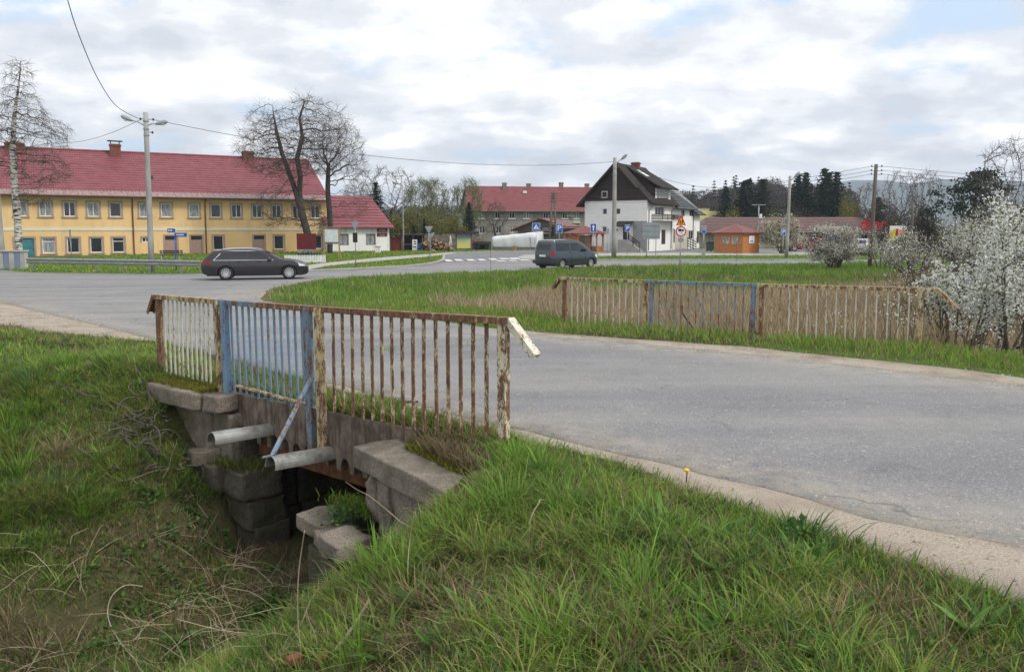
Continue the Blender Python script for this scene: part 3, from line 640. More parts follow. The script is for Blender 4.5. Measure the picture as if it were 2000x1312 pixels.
def railing(name, label, P0, P1, z0, z1, posts, bars, segs, H, far=False):
    """P0 right end, P1 left end; stations are lengths along the line; z0,z1 handrail top heights"""
    P0 = Vector((P0[0], P0[1], 0)); P1 = Vector((P1[0], P1[1], 0)); L = (P1 - P0).length; d = (P1 - P0) / L
    nrm = Vector((d.y, -d.x, 0)); nrm = nrm if nrm.y < 0 else -nrm      # towards the camera
    e = empty(name, (P0.x, P0.y, z0 - H), 0, label, 'railing'); O = Vector((P0.x, P0.y, z0 - H))
    zt = lambda s_: z0 + (z1 - z0) * s_ / L - 0.015 * math.sin(math.pi * min(1, max(0, s_ / L)))
    pt = lambda s_, off=0, z=0: P0 + d * s_ + nrm * off + Vector((0, 0, z)) - O
    CW, CH, TH = 0.085, 0.055, 0.006
    def channel(mb, a, b):    # inverted channel between two points (top centre line)
        ax = (b - a).normalized(); sd = nrm
        upv = ax.cross(sd).normalized(); upv = upv if upv.z > 0 else -upv
        prof = [(-CW / 2, -CH), (-CW / 2, 0), (CW / 2, 0), (CW / 2, -CH), (CW / 2 - TH, -CH), (CW / 2 - TH, -TH), (-CW / 2 + TH, -TH), (-CW / 2 + TH, -CH)]
        vs = [q + sd * x + upv * h for q in (a, b) for x, h in prof]; n = 8
        mb.add(vs, [(i, (i + 1) % n, n + (i + 1) % n, n + i) for i in range(n)] + [(0, 1, 6, 7), (1, 2, 5, 6), (2, 3, 4, 5), (8, 15, 14, 9), (9, 14, 13, 10), (10, 13, 12, 11)])
    for i, (s0, s1, m) in enumerate(segs):
        mb = MB(); k = max(1, int((s1 - s0) / 0.5))
        for q in range(k):
            a, b = s0 + (s1 - s0) * q / k, s0 + (s1 - s0) * (q + 1) / k; channel(mb, pt(a, 0, zt(a)), pt(b, 0, zt(b)))
        mb.build('handrail', M[m], e)
    for s0, sg, m, ln_, dz in ((segs[0][0], -1, 'rp_end' if not far else 'rp_cream', 0.27, 0.27), (segs[-1][1], 1, 'rp_rust', 0.16, 0.23)):
        mb = MB(); channel(mb, pt(s0, 0, zt(s0) - .001), pt(s0 + sg * ln_, 0, zt(s0) - dz)); mb.build('handrail_end', M[m], e)
    for s_, m, w, dep, zl, off, lean in posts:
        mb = MB(); top = pt(s_, off, zt(s_) - TH - .004); bot = pt(s_ + lean, off, zl)
        # I/U profile post
        ax = d; 
        for (o1, o2, q1, q2) in ((-w / 2, w / 2, dep / 2 - .008, dep / 2), (-w / 2, -w / 2 + .008, -dep / 2, dep / 2 - .0081), (w / 2 - .008, w / 2, -dep / 2, dep / 2 - .0081)):
            vs = [c + ax * a + nrm * b for c in (bot, top) for a, b in ((o1, q1), (o2, q1), (o2, q2), (o1, q2))]
            mb.add(vs, [(3, 2, 1, 0), (4, 5, 6, 7), (0, 1, 5, 4), (1, 2, 6, 5), (2, 3, 7, 6), (3, 0, 4, 7)])
        mb.build('post', M[m], e)
    for s_, m, w, zl, lean in bars:
        mb = MB(); mb.bar(pt(s_ + lean, 0, zl + RNG.uniform(-.02, .02)), pt(s_, 0, zt(s_) - TH - .002), w, 0.012, 0, nrm)
        mb.build('bar', M[m], e)
    return e, pt, zt, O
def line_s(P0, P1, px):
    u = (px - 1000) / FPX; dx, dy = P1[0] - P0[0], P1[1] - P0[1]; L = math.hypot(dx, dy)
    k = (u * P0[1] - P0[0]) / (dx - u * dy); return k * L
NP0, NP1 = (-0.063, 6.25), (-4.44, 9.80)
S_ = lambda px: line_s(NP0, NP1, px)
dep = lambda s_: NP0[1] + (NP1[1] - NP0[1]) * s_ / math.hypot(NP1[0] - NP0[0], NP1[1] - NP0[1])
NZ0, NZ1 = zat(619, 6.25), zat(575, 9.8)
zp = lambda px, py: zat(py, dep(S_(px)))
posts = [(S_(983), 'rp_post', 0.085, 0.06, 0.58, 0, 0), (S_(626), 'rp_cream', 0.09, 0.06, 0.2, 0.035, -0.02), (S_(603), 'rp_blue_worn', 0.085, 0.06, 0.22, 0.03, -0.03), (S_(440), 'rp_blue', 0.085, 0.06, 0.42, 0.03, -0.02), (S_(426), 'rp_cream', 0.075, 0.06, 0.4, 0.035, -0.04), (S_(307), 'rp_rust', 0.075, 0.06, 0.5, 0, 0)]
bars = []
for z in (185, 255, 330, 405, 478, 552, 628, 708, 790, 873, 963, 1055, 1150, 1248, 1350): bars.append((S_(600 + z / 3.858), 'rp_white_rusty', 0.036, 0.66, random.uniform(-.006, .006)))
for z in (825, 878, 932, 988, 1043, 1102, 1158, 1217, 1275, 1340, 1405, 1470): bars.append((S_(270 + z / 4.65), 'rp_blue', 0.032, 0.62, -0.035))
for z in (215, 258, 298, 338, 372, 415, 455, 498, 540, 578, 620): bars.append((S_(270 + z / 4.65), 'rp_white', 0.03, 0.6, -0.01))
segs = [(S_(998), S_(500), 'rp_rust'), (S_(500), S_(420), 'rp_blue_worn'), (S_(420), S_(300), 'rp_cream')]
nr, npt, nzt, nO = railing('bridge_railing', 'near bridge railing of rusty and white bars with a blue middle panel, in the foreground', NP0, NP1, NZ0, NZ1, posts, bars, segs, 1.0)
# bottom strip of the blue panel, and the blue brace out to the gutter end
mb = MB(); mb.bar(npt(S_(462), 0.03, zp(462, 752)), npt(S_(634), 0.03, zp(634, 798)), 0.05, 0.02); mb.build('bottom_rail', M['rp_cream'], nr)
gx_, gy_ = TN(tg2, BN); ge = Vector((gx_ - NV[0] * 0.66, gy_ - NV[1] * 0.66, 0.355)); gs = Vector((ge.x - RV[0] * -0.1, ge.y, ge.z))
pa = npt(S_(612), 0.05, zp(612, 735)); pb = ge - nO
mb = MB(); mb.bar(pa, pb, 0.045, 0.008, 0, (0, 1, 0)); mb.bar(pa + Vector((0.02, 0, 0)), pb + Vector((0.02, 0, 0)), 0.008, 0.045, 0, (0, 1, 0)); mb.bar(pb, pb + Vector((-0.09, -0.03, -0.015)), 0.04, 0.01); mb.build('brace', M['rp_blue_worn'], nr)
mb = MB(); mb.tube([npt(S_(614), 0.075, zp(614, 693) + q) for q in (-.012, .012)], 0.016, 8); mb.build('bolt', M['rp_rust'], nr)
# far railing
def onF(px, n=12.82):
    u = (px - 1000) / FPX; Y = n / (NV[0] * u + NV[1]); return (u * Y, Y)
FP0, FP1 = onF(1803), onF(1104)
FS = lambda px: line_s(FP0, FP1, px)
FZ0, FZ1 = zat(562, FP0[1]), zat(541, FP1[1])
fposts = [(FS(1802), 'rp_cream', 0.065, 0.06, FZ0 - 1.02, 0, 0), (FS(1489), 'rp_rust', 0.06, 0.06, FZ0 - 1.06, 0, 0), (FS(1473), 'rp_blue_worn', 0.065, 0.06, FZ0 - 1.06, 0, 0), (FS(1274), 'rp_blue_worn', 0.065, 0.06, FZ1 - 1.0, 0, 0), (FS(1262), 'rp_cream', 0.06, 0.06, FZ1 - 1.0, 0, 0), (FS(1103), 'rp_rust', 0.065, 0.06, FZ1 - 1.0, 0, 0)]
fb = []
for z in (302, 375, 452, 530, 607, 688, 768, 852, 937, 1020, 1107, 1197, 1293, 1385, 1475): fb.append((FS(1440 + z / 4.348), 'rp_white' if z > 400 else 'rp_cream', 0.018, FZ0 - 0.95, 0))
for z in (1130, 1195, 1260, 1325, 1390, 1458, 1523, 1594, 1664, 1736, 1808, 1880): fb.append((FS(1040 + z / 4.545), 'rp_blue_worn', 0.018, FZ0 - 0.98, 0))
for z in (352, 403, 457, 508, 560, 613, 667, 720, 777, 832, 890, 950): fb.append((FS(1040 + z / 4.545), 'rp_white', 0.016, FZ1 - 0.93, 0))
fsegs = [(FS(1836), FS(1482), 'rp_cream'), (FS(1482), FS(1264), 'rp_blue_worn'), (FS(1264), FS(1092), 'rp_cream')]
frl, fpt, fzt, fO = railing('bridge_railing', 'far bridge railing across the road, before the straw meadow, blue middle panel', FP0, FP1, FZ0, FZ1, fposts, fb, fsegs, 1.0, True)
for a, b, m in ((1800, 1495, 'rp_white_rusty'), (1470, 1278, 'rp_rust'), (1258, 1108, 'rp_rust')):
    mb = MB(); mb.bar(fpt(FS(a), 0, fzt(FS(a)) - 0.955), fpt(FS(b), 0, fzt(FS(b)) - 0.955), 0.03, 0.012); mb.build('bottom_rail', M[m], frl)
mb = MB(); a = fpt(FS(1332), -0.02, fzt(FS(1332)) - 0.55); mb.bar(a, a + Vector((0, 0, 0.12)), 0.05, 0.03); mb.bar(a, fpt(FS(1347), -0.4, fzt(FS(1332)) - 1.0), 0.04, 0.02); mb.build('brace', M['rp_rust'], frl)
mb = MB(); a = fpt(FS(1468), -0.03, fzt(FS(1468)) - 0.5); mb.bar(a, a + Vector((0, 0, -0.35)), 0.045, 0.03); mb.bar(a + Vector((0, 0, -.25)), fpt(FS(1481), -0.4, fzt(FS(1468)) - 1.0), 0.04, 0.02); mb.build('brace', M['rp_rust'], frl)
# ------------------------------------------------------------------ buildings
def plaster(name, a, b, spot=None, scale=0.35, bump=0.25):
    s = NT(name); v = s.co('Object'); n1 = s.noise(v, scale, 6, .6); c = s.ramp(n1, [(0.35, a), (0.65, b)])
    mp = s.n('ShaderNodeMapping'); mp.inputs['Scale'].default_value = (1, 1, 0.16); s.l(v, mp.inputs[0])
    if spot: c = s.mix(s.ramp(s.noise(mp.outputs[0], 1.6, 7, .65), [(0.5, 0.0), (0.72, 0.75)]), c, spot)
    s.bump(s.noise(v, 14, 6, .7), bump, 0.04); return s.done(c, 0.92, 0, 0.15)
M['yellow'] = plaster('yellow_plaster', (0.76, 0.53, 0.26), (0.67, 0.455, 0.21), (0.55, 0.4, 0.22))
M['band'] = plaster('band_plaster', (0.72, 0.66, 0.54), (0.62, 0.55, 0.42))
M['surround'] = plaster('sandstone_surround', (0.4, 0.29, 0.235), (0.33, 0.235, 0.19), scale=2)
M['whitewall'] = plaster('white_plaster', (0.8, 0.79, 0.77), (0.72, 0.71, 0.69), (0.5, 0.48, 0.44))
M['greywall'] = plaster('grey_old_plaster', (0.2, 0.19, 0.175), (0.3, 0.285, 0.26), (0.12, 0.105, 0.095), 0.5, 0.4)
M['greyplinth'] = plaster('grey_render', (0.3, 0.3, 0.3), (0.24, 0.24, 0.24), scale=.8)
M['creamwall'] = plaster('cream_render', (0.55, 0.5, 0.42), (0.46, 0.42, 0.35), (0.4, 0.36, 0.3))
M['paleyellow'] = plaster('pale_yellow_render', (0.7, 0.62, 0.3), (0.62, 0.54, 0.25))
M['doorpink'] = mat('old_pink_door', (0.4, 0.27, 0.22), (0.33, 0.21, 0.165), 3, 0.7, stretch=(6, 6, .5))
M['teal'] = mat('teal_door', (0.05, 0.2, 0.23), (0.04, 0.15, 0.18), 3, 0.5)
M['darkdoor'] = mat('dark_door', (0.03, 0.02, 0.017), (0.05, 0.035, 0.028), 3, 0.5)
M['brick'] = mat('chimney_brick', (0.2, 0.075, 0.05), (0.13, 0.05, 0.036), 6, 0.9, bump=0.3)
M['greychim'] = mat('chimney_render', (0.25, 0.23, 0.2), (0.13, 0.11, 0.1), 2, 0.9)
M['pipe'] = mat('rust_brown_pipe', (0.14, 0.055, 0.035), (0.1, 0.04, 0.028), 3, 0.5)
M['greypipe'] = mat('grey_pipe', (0.16, 0.16, 0.16), (0.12, 0.12, 0.12), 3, 0.5)
def siding(name, a, axis_scale=6.0, dark=0.6):
    s = NT(name); v = s.co('Object'); w = s.n('ShaderNodeTexBrick'); w.inputs['Scale'].default_value = 1.0
    w.inputs['Brick Width'].default_value = 0.62; w.inputs['Row Height'].default_value = 0.3; w.inputs['Mortar Size'].default_value = 0.014
    w.inputs['Color1'].default_value = (*a, 1); w.inputs['Color2'].default_value = (*[x * .93 for x in a], 1); w.inputs['Mortar'].default_value = (*[x * dark for x in a], 1)
    mp = s.n('ShaderNodeMapping'); mp.inputs['Rotation'].default_value = (R(90), 0, 0); s.l(v, mp.inputs[0]); s.l(mp.outputs[0], w.inputs[0])
    return s.done(w.outputs[0], 0.7, 0, 0.25)
M['siding'] = siding('white_siding', (0.8, 0.8, 0.78), dark=.84)
def rooft(name, a, b, c_, scale=1.2, bump=0.35, rgh=.5, spc=.35):
    s = NT(name); v = s.co('Object'); n1 = s.noise(v, scale, 6, .65); n2 = s.noise(v, 9, 3, .6)
    c = s.ramp(s.math('ADD', s.math('MULTIPLY', n1, .6), s.math('MULTIPLY', n2, .4)), [(0.36, a), (0.5, b), (0.66, c_)])
    w = s.n('ShaderNodeTexWave', bands_direction='X'); w.inputs['Scale'].default_value = 1.6; s.l(v, w.inputs[0]); s.bump(w.outputs[0], bump, 0.04)
    return s.done(c, rgh, 0, spc)
M['redroof'] = rooft('red_metal_tiles', (0.165, 0.044, 0.054), (0.21, 0.058, 0.068), (0.26, 0.085, 0.09))
M['redroof2'] = rooft('dull_red_sheet', (0.14, 0.034, 0.036), (0.18, 0.046, 0.046), (0.21, 0.062, 0.06), bump=0.1)
M['eaves'] = rooft('faded_sheet_eaves', (0.17, 0.09, 0.085), (0.29, 0.2, 0.19), (0.42, 0.33, 0.31), 4, 0.8)
M['blackroof'] = rooft('black_bitumen_roof', (0.028, 0.024, 0.022), (0.042, 0.037, 0.033), (0.06, 0.052, 0.045), bump=0.1, rgh=.95, spc=.08)
M['greyroof'] = rooft('dark_grey_tiles', (0.05, 0.053, 0.055), (0.075, 0.078, 0.08), (0.1, 0.103, 0.105), rgh=.8, spc=.15)
M['brownroof'] = rooft('brown_tiles', (0.095, 0.05, 0.042), (0.125, 0.066, 0.055), (0.16, 0.088, 0.075))
M['kioskroof'] = rooft('red_shingles', (0.13, 0.034, 0.028), (0.175, 0.05, 0.04), (0.21, 0.065, 0.05), 4, 0.05)
M['blackboard'] = mat('dark_brown_boards', (0.028, 0.019, 0.017), (0.048, 0.028, 0.024), 4, 0.8, stretch=(6, 6, .4))
def wall_openings(mb, L, H, ops, depth=0.14, M4=None, z0=0.0, mi=0, th=None):
    xs = sorted({0.0, L} | {round(v, 4) for o in ops for v in (o[0], o[1])}); zs = sorted({z0, H} | {round(v, 4) for o in ops for v in (o[2], o[3])})
    for a, b in zip(xs, xs[1:]):
        for c, d in zip(zs, zs[1:]):
            mx_, mz = (a + b) / 2, (c + d) / 2
            if any(o[0] < mx_ < o[1] and o[2] < mz < o[3] for o in ops): continue
            mb.add([(a, 0, c), (b, 0, c), (b, 0, d), (a, 0, d)], [(0, 1, 2, 3)], mi, M4)
    for a, b, c, d in [o[:4] for o in ops]:
        mb.add([(a, 0, c), (b, 0, c), (b, 0, d), (a, 0, d), (a, depth, c), (b, depth, c), (b, depth, d), (a, depth, d)],
               [(0, 1, 5, 4), (1, 2, 6, 5), (2, 3, 7, 6), (3, 0, 4, 7)], mi, M4)
def window(parent, o, M4, frame='white', pane='glass', mull=1, surround=None, sill=True, depth=0.14, trans=0, fw=0.07):
    a, b, c, d = o[:4]; y = depth - 0.05; mb = MB()
    mb.box((a, y, c), (a + fw, y + .05, d), 0, M4); mb.box((b - fw, y, c), (b, y + .05, d), 0, M4)
    mb.box((a + fw, y, c), (b - fw, y + .05, c + fw), 0, M4); mb.box((a + fw, y, d - fw), (b - fw, y + .05, d), 0, M4)
    for k in range(mull):
        x = a + (b - a) * (k + 1) / (mull + 1); mb.box((x - fw * .5, y - .005, c + fw), (x + fw * .5, y + .045, d - fw), 0, M4)
    if trans: mb.box((a + fw, y - .003, c + (d - c) * trans - .03), (b - fw, y + .04, c + (d - c) * trans + .03), 0, M4)
    w = mb.build('window', M[frame], parent)
    mb = MB(); mb.box((a + fw * .6, y + .02, c + fw * .6), (b - fw * .6, y + .03, d - fw * .6), 0, M4); mb.build('pane', M[pane], w)
    if surround:
        sw = 0.16; mb = MB()
        mb.box((a - sw, -.035, c - .02), (a, .0, d + sw), 0, M4); mb.box((b, -.035, c - .02), (b + sw, .0, d + sw), 0, M4); mb.box((a, -.035, d), (b, .0, d + sw), 0, M4)
        mb.build('surround', M[surround], w)
    if sill:
        mb = MB(); mb.box((a - .2, -.1, c - .14), (b + .2, .0, c - .02), 0, M4); mb.build('sill', M[surround or frame], w)
    return w
def door(parent, o, M4, m, depth=0.14, fan=0, surround=None, handle=True):
    a, b, c, d = o[:4]; mb = MB(); f = d - fan
    mb.box((a, depth - .06, c), (b, depth, f), 0, M4)
    n = 2
    for k in range(n):
        z0 = c + .15 + (f - c - .2) * k / n; mb.box((a + .12, depth - .075, z0), (b - .12, depth - .06, z0 + (f - c) / n - .2), 0, M4)
    D = mb.build('door', M[m], parent)
    if fan: mb = MB(); mb.box((a, depth - .04, f), (b, depth - .01, d), 0, M4); mb.build('pane', M['glass'], D)
    if handle: mb = MB(); mb.box((b - .16, depth - .13, c + (f - c) * .48), (b - .04, depth - .076, c + (f - c) * .5), 0, M4); mb.build('handle', M['galv'], D)
    if surround:
        sw = .17; mb = MB(); mb.box((a - sw, -.035, c), (a, 0, d + sw), 0, M4); mb.box((b, -.035, c), (b + sw, 0, d + sw), 0, M4); mb.box((a, -.035, d), (b, 0, d + sw), 0, M4); mb.build('surround', M[surround], D)
    return D
def roof_rows(mb, a0, a1, b0, b1, rows, step=0.03, th=0.1, mi=0):
    """stepped tile rows from the eave (a0,a1) to the ridge (b0,b1)"""
    a0, a1, b0, b1 = map(Vector, (a0, a1, b0, b1)); nrm = (a1 - a0).cross(b0 - a0).normalized()
    if nrm.z < 0: nrm = -nrm
    for i in range(rows):
        f, g = i / rows, (i + 1) / rows
        p, q = a0.lerp(b0, f), a1.lerp(b1, f); r_, s_ = a0.lerp(b0, g), a1.lerp(b1, g)
        up = nrm * step
        mb.add([p, q, q + up, p + up, s_, r_], [(0, 1, 2, 3), (3, 2, 4, 5)], mi)
    mb.add([a0 - nrm * th, a1 - nrm * th, b1 - nrm * th, b0 - nrm * th, a0, a1, b1, b0], [(3, 2, 1, 0), (0, 1, 5, 4), (1, 2, 6, 5), (3, 0, 4, 7), (2, 3, 7, 6)], mi)
def chimney(parent, x, y, z0, z1, w=0.7, d=0.6, m='brick', cap=None):
    mb = MB(); mb.box((x - w / 2, y - d / 2, z0), (x + w / 2, y + d / 2, z1)); mb.box((x - w / 2 - .06, y - d / 2 - .06, z1 - .22), (x + w / 2 + .06, y + d / 2 + .06, z1 - .08))
    c = mb.build('chimney', M[m], parent)
    if cap:
        mb = MB(); mb.box((x - w * .7, y - d * .7, z1 + .28), (x + w * .7, y + d * .7, z1 + .33))
        for sx in (-1, 1):
            for sy in (-1, 1): mb.box((x + sx * w * .4 - .03, y + sy * d * .4 - .03, z1), (x + sx * w * .4 + .03, y + sy * d * .4 + .03, z1 + .28))
        mb.build('chimney_cowl', M['dark'], c)
    return c
def ang(p, q): return math.atan2(q[1] - p[1], q[0] - p[0])
def lx_on(P, a, px):       # local x on a wall through P with direction a for a pixel column
    u = (px - 1000) / FPX; dx, dy = math.cos(a), math.sin(a)
    return (u * P[1] - P[0]) / (dx - u * dy)
TI = Matrix.Identity(4)
# --- yellow tenement
YL, YR = (-52.0, 67.7), (-20.2, 86.0); ya = ang(YL, YR); YLn = math.hypot(YR[0] - YL[0], YR[1] - YL[1])
yb_ = empty('apartment_house', (*YL, -0.1), ya, 'long two storey yellow apartment house with a red tiled roof', 'house')
def yw(px): return lx_on(YL, ya, px)
EH = 5.75
ups = []; lows = []
for px in (46, 94, 141, 187, 230, 287, 329, 383, 425, 465, 505, 543, 583, 618): x = yw(px); ups.append((x - .48, x + .48, 3.75, 5.1))
for px in (97, 145, 190, 233): x = yw(px); lows.append((x - .5, x + .5, .35, 1.75))
lsm = yw(288); small = (lsm - .4, lsm + .3, 1.3, 1.75)
lo2 = []
for px in (428, 546, 621): x = yw(px); lo2.append((x - .5, x + .5, .45, 1.9))
drs = []
for px in (336, 386, 508): x = yw(px); drs.append((x - .55, x + .5, .05, 1.9))
xt = yw(50); tdoor = (xt - .75, xt + .75, .05, 1.75)
mb = MB(); D_ = 14.0; ops = ups + lows + [small] + lo2 + drs + [tdoor]
wall_openings(mb, YLn, EH, ops)
mb.add([(YLn, 0, 0), (YLn, D_, 0), (YLn, D_, EH), (YLn, D_ / 2, EH + 4.6), (YLn, 0, EH)], [(0, 1, 2, 3, 4)]); mb.add([(0, 0, 0), (0, 0, EH), (0, D_ / 2, EH + 4.6), (0, D_, EH), (0, D_, 0)], [(0, 1, 2, 3, 4)])
mb.add([(0, D_, 0), (0, D_, EH), (YLn, D_, EH), (YLn, D_, 0)], [(0, 1, 2, 3)]); mb.add([(0.01, .3, .0), (YLn - .01, .3, .0), (YLn - .01, .3, EH), (0.01, .3, EH)], [(0, 1, 2, 3)])
mb.build('wall', M['yellow'], yb_)
mb = MB(); mb.box((0, -.05, 2.42), (YLn, -.001, 2.72)); mb.build('string_course', M['band'], yb_)
panes = ['curtain', 'curtain', 'glass', 'curtain', 'glass', 'curtain', 'curtain', 'curtain', 'glass', 'glass', 'glass', 'glass', 'glass', 'glass']
for i, o in enumerate(ups): window(yb_, o, None, 'white', panes[i], 1 if i in (0, 1, 2, 3, 9, 10, 11, 12, 13) else 0, 'surround')
for i, o in enumerate(lows): window(yb_, o, None, 'white', 'glass' if i else 'curtain', 0, 'surround', True, 0.14, 0.75 if i in (0, 3) else 0)
for o in lo2: window(yb_, o, None, 'white', 'glass', 0, 'surround')
window(yb_, small, None, 'white', 'glass', 1, 'surround', False)
for o in drs: door(yb_, o, None, 'doorpink', fan=.4, surround='surround')
door(yb_, tdoor, None, 'teal', surround='surround')
OV = 0.75; RZ = EH + 4.75
mb = MB(); roof_rows(mb, (-.5, .55, EH + .42), (YLn + .35, .55, EH + .42), (-.5, D_ / 2, RZ), (YLn + .1, D_ / 2, RZ), 17, 0.03)
roof_rows(mb, (YLn + .35, D_ + .6, EH + .1), (-.5, D_ + .6, EH + .1), (YLn + .1, D_ / 2 + .001, RZ), (-.5, D_ / 2 + .001, RZ), 12, 0.045)
mb.tube([(-.5, D_ / 2, RZ + .04), (YLn + .1, D_ / 2, RZ + .04)], .12, 8)
rf = mb.build('roof', M['redroof'], yb_)
mb = MB(); n_ = 120
for i in range(n_):
    x0, x1 = -.5 + (YLn + .85) * i / n_, -.5 + (YLn + .85) * (i + 1) / n_; xm = (x0 + x1) / 2; dz = .05
    for p, q, h0, h1 in ((x0, xm, 0, dz), (xm, x1, dz, 0)):
        mb.add([(p, -OV, EH - .06 + h0), (q, -OV, EH - .06 + h1), (q, .58, EH + .44 + h1), (p, .58, EH + .44 + h0)], [(0, 1, 2, 3)])
mb.add([(-.5, -OV, EH - .09), (YLn + .35, -OV, EH - .09), (YLn + .35, .55, EH + .35), (-.5, .55, EH + .35)], [(3, 2, 1, 0)])
mb.build('eaves_strip', M['eaves'], yb_)
mb = MB(); mb.tube([(-.5, -OV - .07, EH - .1), (YLn + .35, -OV - .07, EH - .1)], .075, 8); mb.build('gutter', M['pipe'], yb_)
for px in (263, 404):
    x = yw(px); mb = MB(); mb.tube([(x, -OV - .07, EH - .12), (x, -.5, EH - .3), (x, -.1, EH - .6), (x, -.1, .1)], .06, 8); mb.build('downpipe', M['pipe'], yb_)
chimney(yb_, lx_on((YL[0] - 3.5, YL[1] + 6), ya, 233), D_ / 2 - .6, RZ - .9, RZ + .75, 1.0, .7, 'brick', True)
chimney(yb_, lx_on((YL[0] - 3.5, YL[1] + 6), ya, 489), D_ / 2 - .2, RZ - .9, RZ + .7, 1.15, .8, 'brick')
chimney(yb_, lx_on((YL[0] - 3.5, YL[1] + 6), ya, 40), D_ / 2 - .2, RZ - .9, RZ + .45, 1.6, .8, 'brick')
x = lx_on((YL[0] - 1.5, YL[1] + 3), ya, 303); mb = MB(); mb.box((x - .25, 2.6, EH + 1.6), (x + .25, 3.0, EH + 2.15)); mb.build('roof_vent', M['dark'], rf)
# --- white shop annex
AL, AR = (-19.9, 85.0), (-13.9, 89.2); aa = ang(AL, AR); ALn = math.hypot(AR[0] - AL[0], AR[1] - AL[1])
ax_ = empty('shop_annex', (*AL, -0.05), aa, 'low white shop annex with a red metal roof and maroon sign', 'shop')
aw = lambda px: lx_on(AL, aa, px); AH = 2.75; AD = 9
wo = []
for px in (672, 725): x = aw(px); wo.append((x - .6, x + .6, .75, 2.0))
mb = MB(); wall_openings(mb, ALn, AH, wo, .2)
mb.add([(ALn, 0, 0), (ALn, AD, 0), (ALn, AD, AH), (ALn, AD / 2, AH + 3.4), (ALn, 0, AH)], [(0, 1, 2, 3, 4)]); mb.add([(0, 0, 0), (0, 0, AH), (0, AD / 2, AH + 3.4), (0, AD, AH), (0, AD, 0)], [(0, 1, 2, 3, 4)])
mb.add([(0.01, .35, 0), (ALn - .01, .35, 0), (ALn - .01, .35, AH), (0.01, .35, AH)], [(0, 1, 2, 3)]); mb.add([(0, AD, 0), (0, AD, AH), (ALn, AD, AH), (ALn, AD, 0)], [(0, 1, 2, 3)])
mb.build('wall', M['whitewall'], ax_)
for o in wo: window(ax_, o, None, 'wood_grey', 'curtain', 1, None, False, .2)
mb = MB(); roof_rows(mb, (-.3, -.5, AH), (ALn + .35, -.5, AH), (-.3, AD / 2, AH + 3.6), (ALn - .2, AD / 2, AH + 3.6), 11, .05); roof_rows(mb, (ALn + .35, AD + .4, AH), (-.3, AD + .4, AH), (ALn - .2, AD / 2 + .001, AH + 3.6), (-.3, AD / 2 + .001, AH + 3.6), 8, .05); mb.build('roof', M['redroof'], ax_)
mb = MB(); mb.tube([(-.3, -.56, AH - .05), (ALn + .35, -.56, AH - .05)], .07, 8); mb.build('gutter', M['redroof2'], ax_)
M['maroon'] = mat('maroon_board', (0.12, 0.012, 0.014), (0.09, 0.01, 0.012), 2, 0.5)
def text(body, size, m, parent, Mx, ext=0.004, align='CENTER', name='lettering'):
    cu = bpy.data.curves.new(name, 'FONT'); cu.body = body; cu.size = size; cu.align_x = align; cu.align_y = 'CENTER'; cu.extrude = ext; cu.offset = .045 if size > 2 else 0; cu.materials.append(M[m])
    t_ = bpy.data.objects.new('tmp', cu); me = bpy.data.meshes.new_from_object(t_); bpy.data.objects.remove(t_); bpy.data.curves.remove(cu); me.name = name
    if not me.materials: me.materials.append(M[m])
    o = link(name, me, parent); o.matrix_local = Mx; return o
FRONT = lambda x, y, z: Matrix.Translation((x, y, z)) @ Matrix.Rotation(R(90), 4, 'X')
xs_ = aw(747); mb = MB(); mb.box((xs_ - .62, -.07, 1.72), (xs_ + .62, -.001, 2.62)); sg_ = mb.build('shop_sign', M['maroon'], ax_)
for tx, z, sz in (('SKLEP', 2.4, .3), ('SPOŻYWCZY', 2.13, .22), ('zapraszamy', 1.86, .13)): text(tx, sz, 'white', sg_, FRONT(xs_, -.075, z))
# --- grey tenement
GL, GR = (-6.6, 124.0), (14.5, 128.0); ga = ang(GL, GR); GLn = math.hypot(GR[0] - GL[0], GR[1] - GL[1])
gh = empty('tenement_house', (*GL, -0.8), ga, 'grey weathered tenement house with a plain red roof and four chimneys', 'house')
gw = lambda px: lx_on(GL, ga, px); GH = 6.2; GD = 10
def gz(py): return zat(py, 125) + .8
go = []
for px in (941, 972, 1000, 1028, 1066, 1103, 1125): x = gw(px); go.append((x - .42, x + .42, gz(426.5), gz(415)))
for px in (942, 974, 1001): x = gw(px); go.append((x - .42, x + .42, gz(456), gz(442)))
x = gw(942); go.append((x - .45, x + .45, gz(475), gz(469)))
mb = MB(); wall_openings(mb, GLn, GH, go)
mb.add([(0, 0, 0), (0, 0, GH), (0, GD / 2, GH + 3.9), (0, GD, GH), (0, GD, 0)], [(0, 1, 2, 3, 4)]); mb.add([(GLn, 0, 0), (GLn, GD, 0), (GLn, GD, GH), (GLn, GD / 2, GH + 3.9), (GLn, 0, GH)], [(0, 1, 2, 3, 4)]); mb.add([(0.01, .3, 0), (GLn - .01, .3, 0), (GLn - .01, .3, GH), (0.01, .3, GH)], [(0, 1, 2, 3)])
mb.build('wall', M['greywall'], gh)
for i, o in enumerate(go): window(gh, o, None, 'white', 'glass' if i % 3 else 'curtain', 1, None, i < 7)
mb = MB(); mb.box((0, -.06, gz(430)), (GLn, -.001, gz(428.8))); mb.build('string_course', M['greychim'], gh)
mb = MB(); roof_rows(mb, (-.6, -.6, GH - .1), (GLn + 3, -.6, GH - .1), (-.1, GD / 2, GH + 4.1), (GLn + 3, GD / 2, GH + 4.1), 12, .02); roof_rows(mb, (GLn + 3, GD + .6, GH - .1), (-.6, GD + .6, GH - .1), (GLn + 3, GD / 2 + .001, GH + 4.1), (-.1, GD / 2 + .001, GH + 4.1), 6, .02); grf = mb.build('roof', M['redroof2'], gh)
mb = MB(); mb.tube([(-.6, -.68, GH - .12), (GLn + .6, -.68, GH - .12)], .1, 8); mb.build('gutter', M['wood_grey'], gh)
